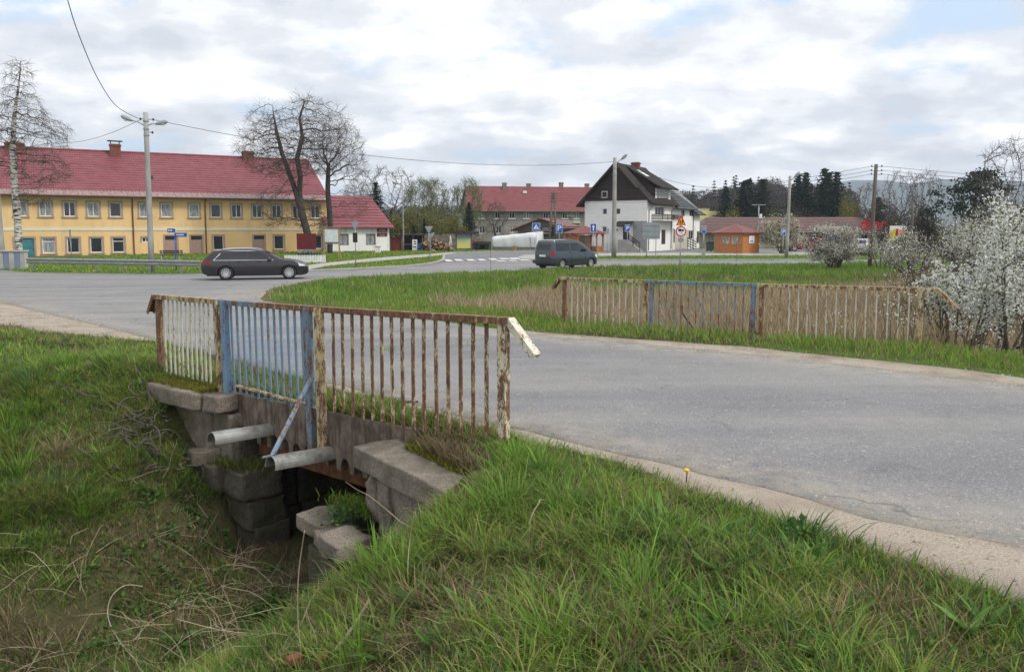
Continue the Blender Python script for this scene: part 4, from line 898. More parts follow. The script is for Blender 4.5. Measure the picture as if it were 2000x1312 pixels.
for px, h, dy in ((985.5, .55, -.6), (1034, .5, .2), (1097, .75, .2), (1147, .6, .2)): chimney(gh, lx_on((GL[0] - .8, GL[1] + 5), ga, px), GD / 2 + dy, GH + 3.2, GH + 4.1 + h, .65, .55, 'greychim')
x = lx_on((GL[0] - .6, GL[1] + 4), ga, 1025); mb = MB(); mb.box((x - .3, 3.2, GH + 2.9), (x + .3, 3.6, GH + 3.3)); mb.build('skylight', M['white'], grf)
for (t_, px, py, sz) in (('Café', 1113, 416, .5), ('noclegi', 1113, 421, .45)): text(t_, sz, 'white', gh, FRONT(gw(px), -.03, gz(py)))
x0, x1 = gw(1092), gw(1132); mb = MB(); mb.box((x0, -.25, gz(436)), (x1, -.12, gz(430.5))); bn = mb.build('banner', M['creamwall'], gh); text('HOTEL', .42, 'dark', bn, FRONT((x0 + x1) / 2, -.26, gz(433.2)))
# --- dark barn
BL_, BR_ = (0.75, 103), (6.6, 101); ba = ang(BL_, BR_); BLn = math.hypot(BR_[0] - BL_[0], BR_[1] - BL_[1])
barn = empty('wooden_barn', (*BL_, -0.2), ba, 'dark plank barn with a shallow red gable roof behind the white tent', 'barn')
bw = lambda px: lx_on(BL_, ba, px); bz = lambda py: zat(py, 102) + .2
xa = bw(1056); hA = bz(428); hL = bz(446)
mb = MB(); mb.add([(0, 0, 0), (BLn, 0, 0), (BLn, 0, hL), (xa, 0, hA - .1), (0, 0, hL)], [(0, 1, 2, 3, 4)]); mb.add([(BLn, 0, 0), (BLn, 7, 0), (BLn, 7, hL), (BLn, 0, hL)], [(0, 1, 2, 3)]); mb.add([(0, 0, 0), (0, 0, hL), (0, 7, hL), (0, 7, 0)], [(0, 1, 2, 3)])
for k in range(24): mb.box((BLn * k / 24 + .06, -.03, 0), (BLn * k / 24 + .1, -.001, hL))
mb.build('wall', M['wood_grey'], barn)
mb = MB()
for (a, b) in (((-.9, hL - .35), (xa, hA)), ((xa, hA), (BLn + .5, hL + .1))): 
    d0 = Vector((b[0] - a[0], 0, b[1] - a[1])).normalized(); nz_ = Vector((-d0.z, 0, d0.x)) * .14
    for yy in ((-.5, 7.4),):
        A0, A1, B0, B1 = Vector((a[0], -.5, a[1])), Vector((a[0], 7.4, a[1])), Vector((b[0], -.5, b[1])), Vector((b[0], 7.4, b[1]))
        mb.add([A0, B0, B1, A1, A0 + nz_, B0 + nz_, B1 + nz_, A1 + nz_], [(3, 2, 1, 0), (4, 5, 6, 7), (0, 1, 5, 4), (1, 2, 6, 5), (2, 3, 7, 6), (3, 0, 4, 7)])
mb.build('roof', M['redroof2'], barn)
mb = MB(); x = bw(1062); mb.box((x - .6, -.08, bz(462)), (x + 1.3, -.035, bz(444))); sgn = mb.build('sign_board', M['blackboard'], barn)
for (tx, py) in (('MIEJSCE', 446.5), ('GRILLOWE', 450), ('zaprasza', 455)): text(tx, .3, 'white', sgn, FRONT(x + .35, -.085, bz(py)))
# --- big white house
HL, HR = (8.35, 90.5), (14.85, 86.6); ha = ang(HL, HR); HLn = math.hypot(HR[0] - HL[0], HR[1] - HL[1]); HDp = 8.3
wh = empty('white_house', (*HL, 0.0), ha, 'tall white house with a steep black roof and dark boarded gable', 'house')
hwx = lambda px: lx_on(HL, ha, px); hz_ = lambda py, Y=88.5: zat(py, Y)
HE = 5.45; HP = 9.75; xr = HLn * .52
gops = []
for px, p0, p1 in ((1180, 407, 419), (1206, 407, 419), (1180, 442, 454)): x = hwx(px); gops.append((x - .28, x + .28, hz_(p1), hz_(p0)))
x = hwx(1204); gops.append((x - .18, x + .18, hz_(452), hz_(446.5)))
x = hwx(1221); pdoor = (x - .32, x + .42, hz_(468), hz_(443)); 
mb = MB(); wall_openings(mb, HLn, HE + .2, gops + [pdoor], .12); mb.add([(0, HDp, 0), (0, HDp, HE), (0, 0, HE), (0, 0, 0)], [(0, 1, 2, 3)]); mb.add([(0.05, .25, 0), (HLn - .05, .25, 0), (HLn - .05, .25, HE), (.05, .25, HE)], [(0, 1, 2, 3)])
mb.build('wall', M['siding'], wh)
mb = MB(); mb.prism([(.0, HE + .2), (HLn, HE + .2), (HLn, HE + .3), (xr, HP - .1), (0, HE + .3)], -.1, .3, 'y'); gb = mb.build('gable_boarding', M['blackboard'], wh)
x = hwx(1180); window(gb, (x - .35, x + .35, hz_(386), hz_(373)), Matrix.Translation((0, -.2, 0)), 'white', 'curtain', 0, None, False)
for i, o in enumerate(gops): window(wh, o, None, 'white', 'glass', 0, None, False, .12)
door(wh, pdoor, None, 'darkdoor', .12)
# front face (turned to the right): local frame at the right corner
FM = Matrix.Translation((HLn, 0, 0)) @ Matrix.Rotation(R(90), 4, 'Z')
HRw = (HR[0], HR[1]); fa = ha + R(90); fx = lambda px: lx_on(HRw, fa, px)
def fz(py, px): 
    x = fx(px); Y = HR[1] + math.sin(fa) * x; return zat(py, Y)
fo = [(fx(1278), fx(1296), fz(421, 1287), fz(404, 1287)), (fx(1291), fx(1299), fz(477, 1295), fz(449, 1295))]
mb = MB(); wall_openings(mb, HDp, HE, [(o[0], o[1], o[2], o[3]) for o in fo], .12, FM); mb.add([(0, .3, 0), (HDp, .3, 0), (HDp, .3, HE), (0, .3, HE)], [(0, 1, 2, 3)], 0, FM); mb.build('front_wall', M['whitewall'], wh)
window(wh, fo[0], FM, 'white', 'glass', 2, None, False, .12); door(wh, fo[1], FM, 'darkdoor', .12)
mb = MB(); mb.box((.0, -.03, 0), (HDp, -.002, fz(437, 1290)), 0, FM); 
mb = MB(); mb.box((fx(1271), -1.25, fz(432, 1290)), (fx(1312), .0, fz(430, 1290)), 0, FM); bal = mb.build('balcony', M['creamwall'], wh)
mb = MB(); zb0, zb1 = fz(430, 1290), fz(420, 1290); b0, b1 = fx(1271), fx(1312)
for k in range(4): z = zb0 + .12 + (zb1 - zb0 - .12) * k / 3; mb.box((b0, -1.25, z - .05), (b1, -1.19, z + .05), 0, FM); mb.box((b0, -1.19, z - .05), (b0 + .06, 0, z + .05), 0, FM); mb.box((b1 - .06, -1.19, z - .05), (b1, 0, z + .05), 0, FM)
for k in range(5): xx = b0 + .03 + (b1 - b0 - .06) * k / 4; mb.box((xx - .04, -1.3, zb0), (xx + .04, -1.25, zb1 + .05), 0, FM)
mb.build('balcony_railing', M['blackboard'], bal)
# roof: left slope, right slope with a raised dormer roof
OVH = .85
def slab(mb, P, th=.16, mi=0):
    P = [Vector(p) for p in P]; n = (P[1] - P[0]).cross(P[-1] - P[0]).normalized(); n = n if n.z > 0 else -n
    k = len(P); mb.add(P + [p - n * th for p in P], [tuple(range(k)), tuple(range(2 * k - 1, k - 1, -1))] + [(i, i + k, (i + 1) % k + k, (i + 1) % k) for i in range(k)], mi)
mb = MB()
slab(mb, [(-.75, -OVH, HE - .35), (-.75, HDp + .4, HE - .35), (xr, HDp + .4, HP + .1), (xr, -OVH, HP + .1)])
eR = HLn + .7; zR = HE - .2; mid = .45
def onR(f): return (xr + (eR - xr) * f, HP + .1 + (zR - HP - .1) * f)
m0 = onR(.62)
slab(mb, [(xr, -OVH, HP + .1), (m0[0], -OVH, m0[1]), (m0[0], 2.6, m0[1]), (xr, 2.6, HP + .1)])            # short flying verge
slab(mb, [(m0[0], -.25, m0[1]), (eR, -.25, zR), (eR, 2.6, zR), (m0[0], 2.6, m0[1])])
slab(mb, [(xr, 2.601, HP + .1), (eR, 2.601, zR), (eR, HDp + .4, zR), (xr, HDp + .4, HP + .1)])
rfw = mb.build('roof', M['blackroof'], wh)
# dormer
d0, d1 = 2.2, 7.2; dzr = fz(388, 1290); dft = fz(368.5, 1290)
mb = MB(); slab(mb, [(xr + .1, d0 - .4, HP + .02), (eR + .25, d0 - .4, dft), (eR + .25, d1 + .4, dft), (xr + .1, d1 + .4, HP + .02)], .14); dr = mb.build('dormer_roof', M['blackroof'], wh)
mb = MB(); xf = HLn + .06
for yy in (d0, d1):
    mb = MB(); mb.add([(xr + 1.0, yy, HP - .9), (xf, yy, HE - .3), (xf, yy, dft), (xr + .6, yy, HP - .3)], [(0, 1, 2, 3)]); mb.build('dormer_cheek', M['blackboard'], dr)
DM = Matrix.Translation((xf, d0, 0)) @ Matrix.Rotation(R(90), 4, 'Z'); wo_ = (.5, d1 - d0 - .6, HE + .35, dft - .25)
mb = MB(); wall_openings(mb, d1 - d0, dft, [wo_], .1, DM, HE - .3); mb2 = mb; mb.build('dormer_front', M['whitewall'], dr); window(dr, wo_, DM, 'white', 'curtain', 3, None, False, .1)
yy = 3.0; a0 = Vector((xr + 1.0, yy, 0)); 
def onD(f): return (xr + .1 + (eR + .25 - xr - .1) * f, HP + .02 + (dft - HP - .02) * f)
p, q = onD(.22), onD(.5); mb = MB(); slab(mb, [(p[0], 3.0, p[1] + .06), (q[0], 3.0, q[1] + .06), (q[0], 3.9, q[1] + .06), (p[0], 3.9, p[1] + .06)], .05); mb.build('skylight', M['white'], dr)
chimney(wh, xr + .1, 5.2, HP - .5, HP + .5, .9, .6, 'brick')
for px_, P_ in ((1, .12), (7.4, .12)):
    mb = MB(); mb.tube([(HLn + .5, P_ + px_ * 0 + (.3 if px_ == 1 else 7.6), HE - .45), (HLn + .1, (.3 if px_ == 1 else 7.6), HE - .9), (HLn + .1, (.3 if px_ == 1 else 7.6), .1)], .05, 8); mb.build('downpipe', M['greypipe'], wh)
# porch roof, stair with railing at the right side of the gable
x0, x1 = hwx(1203), hwx(1238); zc0 = hz_(441); zc1 = hz_(432)
mb = MB(); slab(mb, [(x0, -1.0, zc0), (x1, -1.0, zc0), (x1 - .1, -.02, zc1), (x0 + .2, -.02, zc1)], .1); mb.build('porch_roof', M['blackroof'], wh)
mb = MB(); x0 = hwx(1229); zt_ = hz_(468); xs1 = hwx(1256)
for k in range(7):
    mb.box((x0 + (xs1 - x0) * k / 7, -1.0, 0), (x0 + (xs1 - x0) * (k + 1) / 7, -.011, zt_ * (7 - k) / 7))
mb.box((hwx(1213), -1.0, 0), (x0 - .002, -.011, zt_)); stt = mb.build('steps', M['pave'], wh)
mb = MB()
for off in (.35, .6, .85): mb.bar((hwx(1227), -1.02, zt_ + off), (xs1, -1.02, off + .1), .05, .1)
for f in (0, .5, 1): xx = x0 + (xs1 - x0) * f; mb.box((xx - .04, -1.06, zt_ * (1 - f)), (xx + .04, -1.0, zt_ * (1 - f) + 1.0))
mb.build('stair_railing', M['blackboard'], stt)
mb = MB(); xg = hwx(1236); mb.box((xg, -.06, 0.0), (HLn + .02, -.012, hz_(432))); mb.build('grey_render', M['greyplinth'], wh)
# --- grey roofed neighbour
c0 = Vector((HR[0], HR[1])) + Vector((math.cos(fa), math.sin(fa))) * 8.6
n2 = empty('white_house', (c0.x, c0.y, 0), fa, 'white house with a dark grey tiled roof, attached behind the black roofed one', 'house')
NL = 9.8; NH = 5.0
nx2 = lambda px: lx_on((c0.x, c0.y), fa, px)
def nz2(py, px): return zat(py, c0.y + math.sin(fa) * nx2(px))
no = [(nx2(1329), nx2(1336), nz2(423, 1332), nz2(409, 1332)), (nx2(1345), nx2(1354), nz2(423, 1350), nz2(410, 1350)), (nx2(1344), nx2(1353), nz2(467, 1349), nz2(450, 1349)), (nx2(1312.5), nx2(1317), nz2(474, 1314), nz2(447, 1314)), (nx2(1360), nx2(1365), nz2(475, 1362), nz2(452, 1362))]
mb = MB(); wall_openings(mb, NL, NH, no, .12); mb.add([(0.02, .3, 0), (NL - .02, .3, 0), (NL - .02, .3, NH), (.02, .3, NH)], [(0, 1, 2, 3)]); mb.add([(NL, 0, 0), (NL, 7, 0), (NL, 7, NH), (NL, 3.5, NH + 3), (NL, 0, NH)], [(0, 1, 2, 3, 4)]); mb.add([(0, 0, 0), (0, 0, NH), (0, 3.5, NH + 3), (0, 7, NH), (0, 7, 0)], [(0, 1, 2, 3, 4)]); mb.build('wall', M['whitewall'], n2)
mb = MB(); mb.box((0, -.03, 0), (no[3][0] - .02, -.002, 2.4)); mb.box((no[3][1] + .02, -.03, 0), (no[2][0] - .05, -.002, 2.4)); mb.build('plinth', M['creamwall'], n2)
for o in no[:3]: window(n2, o, None, 'white', 'glass', 1, None, False, .12)
for o in no[3:]: door(n2, o, None, 'darkdoor', .12)
mb = MB(); roof_rows(mb, (-.6, -.7, NH - .1), (NL * .72, -.7, NH - .1), (-.6, 3.5, NH + 3.2), (NL * .6, 3.5, NH + 3.2), 10, .04); roof_rows(mb, (NL * .72, -.75, NH - .7), (NL + .6, -.75, NH - .7), (NL * .6, 3.2, NH + 2.6), (NL * .75, 3.2, NH + 2.6), 10, .04); roof_rows(mb, (NL + .5, 7.5, NH - .1), (-.6, 7.5, NH - .1), (NL * .6, 3.501, NH + 3.2), (-.6, 3.501, NH + 3.2), 8, .04); nrf = mb.build('roof', M['greyroof'], n2)
chimney(n2, 1.6, 3.4, NH + 2.3, NH + 4.0, .9, .6, 'brick')
mb = MB(); slab(mb, [(1.1, .6, NH + .98), (2.1, .6, NH + .98), (2.1, 1.5, NH + 1.68), (1.1, 1.5, NH + 1.68)], .05); mb.build('skylight', M['white'], nrf)
mb = MB(); mb.tube([(7.2, -.75, NH - .2), (7.2, -.1, NH - .8), (7.2, -.1, .1)], .05, 8); mb.build('downpipe', M['greypipe'], n2)
for (a, b, zz) in ((nx2(1318), nx2(1335), 1.5), (nx2(1361), nx2(1384), 1.4)):
    mb = MB()
    for k in range(4): mb.bar((a, -1.5, zz * (.35 + .2 * k)), (b, -1.5, zz * (.35 + .2 * k) - (.5 if b < 6 else 0)), .05, .1)
    for f in (0, .33, .66, 1): mb.box((a + (b - a) * f - .05, -1.56, 0), (a + (b - a) * f + .05, -1.53, zz))
    mb.build('terrace_railing', M['blackboard'], n2)
# --- pale yellow block
py_ = empty('apartment_block', (35.6, 150, -1), 0, 'pale yellow flat roofed block peeping out behind the grey roof', 'building')
mb = MB(); mb.box((0, 0, 0), (1.9, 8, zat(408, 150) + 1)); mb.box((1.9, .4, 0), (4.6, 8, zat(412, 150) + 1)); mb.build('wall', M['paleyellow'], py_)
mb = MB(); mb.box((-.1, -.1, zat(408, 150) + 1.001), (2, 8.1, zat(407, 150) + 1)); mb.build('roof', M['creamwall'], py_)
for k in range(2): window(py_, (2.6 + k, 3.1 + k, zat(424, 150) + 1, zat(418, 150) + 1), Matrix.Translation((0, .3, 0)), 'white', 'glass', 0, None, False)
# --- supermarket with brown roof
SL, SR = (25.6, 105.5), (50.2, 105.0); sa = ang(SL, SR); SLn = math.hypot(SR[0] - SL[0], SR[1] - SL[1])
sm = empty('supermarket', (*SL, -0.3), sa, 'long low supermarket with a brown tiled roof and big red letters', 'supermarket')
sx = lambda px: lx_on(SL, sa, px); sz_ = lambda py: zat(py, 105) + .3
SH = sz_(453); 
so = [(sx(1574), sx(1660), .3, SH - .4), (sx(1668), sx(1692), .1, SH - .5), (sx(1712), sx(1723), .3, SH - .4)]
mb = MB(); wall_openings(mb, SLn, SH, so); mb.add([(0, 0, 0), (0, 0, SH), (0, 10, SH), (0, 10, 0)], [(0, 1, 2, 3)]); mb.add([(SLn, 0, 0), (SLn, 10, 0), (SLn, 10, SH), (SLn, 0, SH)], [(0, 1, 2, 3)]); mb.add([(.02, .35, 0), (SLn - .02, .35, 0), (SLn - .02, .35, SH), (.02, .35, SH)], [(0, 1, 2, 3)]); mb.build('wall', M['creamwall'], sm)
for o, k in zip(so, (6, 3, 1)): window(sm, o, None, 'greyplinth', 'glass', k, None, False, .14, .7)
mb = MB(); roof_rows(mb, (-.8, -.9, SH - .1), (SLn + .8, -.9, SH - .1), (1.4, 4.5, sz_(424) + .05), (SLn - 2.2, 4.5, sz_(424) + .05), 10, .04)
mb.add([(SLn + .8, -.9, SH - .1), (SLn + .8, 10, SH - .1), (SLn - 2.2, 4.5, sz_(424) + .05)], [(0, 1, 2)]); mb.add([(-.8, 10, SH - .1), (-.8, -.9, SH - .1), (1.4, 4.5, sz_(424) + .05)], [(0, 1, 2)]); mb.build('roof', M['brownroof'], sm)
mb = MB(); mb.box((-.8, -.95, SH - .32), (SLn + .8, -.85, SH - .11)); mb.build('fascia', M['darkdoor'], sm)
M['redsign'] = mat('red_letters', (0.55, 0.012, 0.018), (0.45, 0.01, 0.015), 2, 0.4)
M['bluesheet'] = mat('blue_poster', (0.1, 0.2, 0.5), (0.3, 0.4, 0.6), 3, 0.4)
text('dino', 2.15, 'redsign', sm, FRONT(sx(1701), -.6, SH + 1.0), .08, name='roof_letters')
mb = MB(); mb.box((sx(1591), -.75, SH + .35), (sx(1647), -.6, SH + .75)); mb.build('sign_strip', M['creamwall'], sm)
for px in (1617, 1631): mb = MB(); mb.box((sx(px) - .35, -.35, SH - 1.2), (sx(px) + .35, -.3, SH - .3)); mb.build('poster', M['bluesheet'], sm)
mb = MB()
for px in (1432, 1437, 1442, 1448): mb.box((sx(px) - .12, 3, sz_(440)), (sx(px) + .12, 3.3, sz_(433)))
mb.build('roof_vent', M['creamwall'], sm)
# ------------------------------------------------------------------ vehicles
def paint(name, c, metal=0.35):
    s = NT(name); v = s.co('Object'); n = s.noise(v, 2.2, 5, .6)
    s.done(s.ramp(n, [(0.3, c), (0.7, tuple(x * 1.25 + .004 for x in c))]), 0.28, metal, 0.5); s.b.inputs['Coat Weight'].default_value = 0.6; s.b.inputs['Coat Roughness'].default_value = 0.08; return s.m
M['carglass'] = NT('car_glass').done((0.012, 0.014, 0.016), 0.04, 0, 0.6)
M['lampred'] = NT('red_lamp').done((0.28, 0.01, 0.012), 0.15)
M['lampclear'] = NT('clear_lamp').done((0.7, 0.7, 0.72), 0.1, 0.2)
M['plate'] = NT('number_plate').done((0.75, 0.75, 0.72), 0.4)
def smooth_profile(pts, xs):
    px = np.array([p[0] for p in pts]); pz = np.array([p[1] for p in pts]); z = np.interp(xs, px, pz)
    d = np.linspace(-.07, .07, 5); return np.mean([np.interp(np.clip(xs + k, px[0], px[-1]), px, pz) for k in d], 0)
def car(root, spec, body_m):
    L, Wd, up, lo, wheels, wr, belt = spec['L'], spec['W'], spec['up'], spec['lo'], spec['wheels'], spec['r'], spec['belt']
    ar = wr + .05
    xs = set(np.linspace(0, L, 70)) | {0.01, 0.03, L - .01, L - .03}
    for w in wheels: xs |= set(w - ar * np.cos(np.linspace(0, math.pi, 17))) | {w - ar - .004, w + ar + .004}
    xs = np.array(sorted(xs)); ZU = lambda x: smooth_profile(up, x)
    ZL0 = lambda x: np.interp(x, [p[0] for p in lo], [p[1] for p in lo])
    def ZL(x):
        z = ZL0(x).copy()
        for w in wheels:
            q = ar * ar - (x - w) ** 2; z = np.where(q > 0, np.maximum(z, wr + np.sqrt(np.maximum(q, 0)) * .98), z)
        return z
    tum = spec.get('tum', .34)
    def HW(x, z):
        e = np.clip(np.minimum(x, L - x) / spec.get('endlen', .75), 0, 1); plan = 1 - .30 * (1 - e) ** 2.6
        rear = np.clip(x / .35, 0, 1); 
        sec = np.where(z < belt, 1 - .05 * ((z - .62) / .4) ** 2, 1 - .05 * ((belt - .62) / .4) ** 2 - tum * (z - belt) / (Wd / 2) * np.clip((z - belt) / .1 + .3, 0, 1))
        return Wd / 2 * plan * np.clip(sec, .3, 1)
    zu = ZU(xs); zl = np.minimum(ZL(xs), zu - .05); MR = 14; fs = np.concatenate([np.linspace(0, .9, MR - 4), [.94, .97, .99, 1.0]])
    crown = .045; TV = [.93, .8, .55, .28, 0]
    rows = []
    for f in fs:
        z = zl + (zu - zl) * f; y = HW(xs, z); rnd = np.where(f > .9, (f - .9) / .1, 0); y = y - .035 * rnd ** 2; rows.append((xs, y, z))
    yt = rows[-1][1]
    for v in TV: rows.append((xs, yt * v, zu + crown * (1 - v * v) * np.clip((yt / (Wd / 2)) ** 2, 0, 1)))
    n = len(xs); half = [np.stack(r, -1) for r in rows]; full = half + [h * np.array([1, -1, 1]) for h in half[-2::-1]]
    V = np.concatenate(full); K = len(full); Fs = []
    i, j = np.meshgrid(np.arange(K - 1), np.arange(n - 1), indexing='ij'); F = np.stack([i * n + j, (i + 1) * n + j, (i + 1) * n + j + 1, i * n + j + 1], -1).reshape(-1, 4)
    me = bpy.data.meshes.new('body'); fl = [tuple(f) for f in F] + [tuple(k * n for k in range(K)), tuple(k * n + n - 1 for k in range(K))[::-1]] 
    fl += [(j, j + 1, (K - 1) * n + j + 1, (K - 1) * n + j) for j in range(n - 1)]
    me.from_pydata([tuple(v) for v in V], [], fl); me.materials.append(body_m); bm = bmesh.new(); bm.from_mesh(me); bmesh.ops.recalc_face_normals(bm, faces=bm.faces); bm.to_mesh(me); bm.free()
    me.polygons.foreach_set('use_smooth', [len(p.vertices) == 4 for p in me.polygons]); me.set_sharp_from_angle(angle=R(38)) if hasattr(me, 'set_sharp_from_angle') else None
    body = link('body', me, root)
    def side(name, b0, b1, t0, t1, zb, zt, m, parent, s_=1, off=.006, N=10):
        vs = []; fsx = []
        for a in range(N + 1):
            for b in range(5):
                f, g = a / N, b / 4; x = (b0 + (b1 - b0) * f) * (1 - g) + (t0 + (t1 - t0) * f) * g
                zbb = zb if not isinstance(zb, tuple) else zb[0] + (zb[1] - zb[0]) * f
                ztt = zt if not isinstance(zt, tuple) else zt[0] + (zt[1] - zt[0]) * f
                z = zbb + (ztt - zbb) * g; z = min(z, float(ZU(np.array([x]))[0]) - .045)
                vs.append((x, s_ * (float(HW(np.array(x), np.array(z))) + off), z))
        for a in range(N):
            for b in range(4): fsx.append((a * 5 + b, a * 5 + b + 1, (a + 1) * 5 + b + 1, (a + 1) * 5 + b))
        mb = MB(); mb.add(vs, fsx); return mb.build(name, m, parent, smooth=True, fix=False)
    def top(name, x0, x1, v, m, parent, off=.008, N=8):
        vs = []; fsx = []; X = np.linspace(x0, x1, N + 1); z_ = ZU(X); y_ = HW(X, z_) - .035
        gr = np.gradient(z_, X)
        for a in range(N + 1):
            for b in range(9):
                w = -v + 2 * v * b / 8; nrm = Vector((-gr[a], 0, 1)).normalized() * off
                vs.append(Vector((X[a], y_[a] * w, z_[a] + crown * (1 - w * w) * min(1, (y_[a] / (Wd / 2)) ** 2))) + nrm)
        for a in range(N):
            for b in range(8): fsx.append((a * 9 + b, a * 9 + b + 1, (a + 1) * 9 + b + 1, (a + 1) * 9 + b))
        mb = MB(); mb.add(vs, fsx); return mb.build(name, m, parent, smooth=True, fix=False)
    for s_ in (1, -1):
        for w in spec['windows']: side('window', *w, M['carglass'], body, s_)
        for w in spec.get('trim', []): side('window_trim', *w, M[spec.get('trim_m', 'chrome')], body, s_, .004)
        for w in spec.get('tail', []): side('taillight', *w, M['lampred'], body, s_, .012)
        for w in spec.get('head', []): side('headlight', *w, M['lampclear'], body, s_, .012)
        for w in spec.get('cladding', []): side('bumper_trim', *w, M['dark'], body, s_, .01, 24)
        for x, z in spec['handles']:
            y = float(HW(np.array(x), np.array(z))); mb = MB(); mb.box((x, y - .01, z), (x + .2, y + .035, z + .035)) if s_ > 0 else mb.box((x, -y - .035, z), (x + .2, -y + .01, z + .035)); mb.build('door_handle', spec.get('handle_m', body_m), body, bevel=.008)
        for x in spec['seams']:
            vs = [(x, s_ * (float(HW(np.array(x), np.array(z))) + .003), z) for z in np.linspace(.3, belt, 8)]; mb = MB(); mb.tube(vs, .006, 4); mb.build('door_seam', M['black'], body)
        x, z = spec['mirror']; y = float(HW(np.array(x), np.array(z))); mb = MB(); mb.lathe([(.02, -.11), (.08, -.09), (.1, 0), (.085, .07), (.02, .1)], 10, 'y', 0, Matrix.Translation((x, s_ * (y + .12), z + .07))); mb.bar((x, s_ * (y - .02), z), (x, s_ * (y + .1), z + .04), .05, .03); mb.build('mirror', spec.get('mirror_m', body_m), body, smooth=True)
    top('windscreen', *spec['wind'], M['carglass'], body); top('rear_window', *spec['rearwin'], M['carglass'], body)
    z0, z1 = spec['plate_z']; mb = MB(); mb.box((-.02, -.26, z0), (.02, .26, z1)); mb.build('number_plate', M['plate'], body)
    if 'rails' in spec:
        for s_ in (1, -1):
            a, b = spec['rails']; X = np.linspace(a, b, 9); mb = MB(); zz = ZU(X) + .05; zz[0] -= .05; zz[-1] -= .05; yy = HW(X, ZU(X)) - .07
            mb.tube([(x, s_ * y, z) for x, y, z in zip(X, yy, zz)], .018, 6); mb.build('roof_rail', M['chrome'], body)
    # wheels
    first = None
    for w in wheels:
        for s_ in (1, -1):
            yw_ = Wd / 2 - .12
            mb = MB(); mb.lathe([(wr * .66, -.1), (wr * .9, -.105), (wr, -.075), (wr, .075), (wr * .9, .105), (wr * .66, .1)], 32, 'y', closed=False)
            ty = mb.build('wheel', M['black'], root, smooth=True); ty.location = (w, s_ * yw_, wr)
            mb = MB(); q = s_
            mb.lathe([(wr * .67, q * .095), (wr * .62, q * .1), (wr * .58, q * .06)], 32, 'y', closed=False); mb.lathe([(.001, q * .085), (.05, q * .09), (.065, q * .075)], 12, 'y', closed=False)
            ns = spec.get('spokes', 10)
            for k in range(ns):
                a = 2 * math.pi * k / ns; c_, s2 = math.cos(a), math.sin(a); mb.bar((.04 * c_, q * .08, .04 * s2), (wr * .63 * c_, q * .09, wr * .63 * s2), .06 if ns > 8 else .085, .018, 0, (0, 1, 0))
            rm = mb.build('rim', M['alloy'], ty, smooth=False)
            mb = MB(); mb.lathe([(.001, q * .03), (wr * .66, q * .035)], 24, 'y', closed=False); mb.build('brake_disc', M['dark'], ty)
    mb = MB(); mb.box((.25, -Wd / 2 + .13, .2), (L - .3, Wd / 2 - .13, .45)); mb.box((.6, -Wd / 2 + .2, .45), (L - .6, Wd / 2 - .2, .66)); mb.build('underbody', M['black'], root)
    return body
estate = dict(L=4.94, W=1.87, r=.335, wheels=(1.12, 4.03), belt=.93, endlen=.9,
    up=[(0, .72), (.02, .88), (.06, .98), (.14, 1.04), (.55, 1.36), (.78, 1.415), (1.5, 1.455), (2.2, 1.46), (2.75, 1.41), (3.1, 1.29), (3.62, 1.0), (3.75, .965), (4.3, .90), (4.68, .80), (4.86, .68), (4.94, .56)],
    lo=[(0, .42), (.08, .3), (.3, .24), (4.6, .2), (4.85, .24), (4.94, .34)],
    windows=[(.62, 1.28, .9, 1.3, .985, (1.26, 1.37)), (1.33, 2.12, 1.33, 2.1, .975, 1.375), (2.17, 3.25, 2.16, 2.78, .96, (1.38, 1.33))],
    trim=[(.56, 3.34, .56, 3.3, .945, .965), (.56, .62, .86, .92, .95, 1.27), (.86, 2.8, .9, 2.82, 1.385, 1.41)],
    tail=[(.02, .5, .03, .46, .80, .93)], head=[(4.52, 4.86, 4.46, 4.78, .645, (.77, .74))], handles=[(1.62, .86), (2.55, .85)], seams=[1.3, 2.14, 3.4], mirror=(3.12, .93),
    wind=(2.92, 3.56, .9), rearwin=(.17, .56, .86), plate_z=(.78, .89), rails=(.75, 2.75), spokes=10)
G_ = lambda px, py: G(px, py)
M['paint_black'] = paint('graphite_paint', (0.018, 0.016, 0.021)); M['paint_teal'] = paint('blue_grey_paint', (0.03, 0.042, 0.05)); M['paint_red'] = paint('red_paint', (0.2, 0.008, 0.014)); M['paint_silver'] = paint('silver_paint', (0.35, 0.36, 0.38), .6)
def place_car(name, label, cat, spec, m, cpt, heading, zg=None):
    """cpt = world XY of the body centre on the ground"""
    L = spec['L']; c, s_ = math.cos(heading), math.sin(heading)
    e = empty(name, (cpt[0] - c * L / 2, cpt[1] - s_ * L / 2, float(rh(*cpt)) + .004 if zg is None else zg), heading, label, cat)
    car(e, spec, m); return e
ac = at(486, 500, 36.6); place_car('estate_car', 'dark graphite estate car with chrome window trim driving past the yellow house', 'car', estate, M['paint_black'], (ac.x - .3, 38.6), R(14))
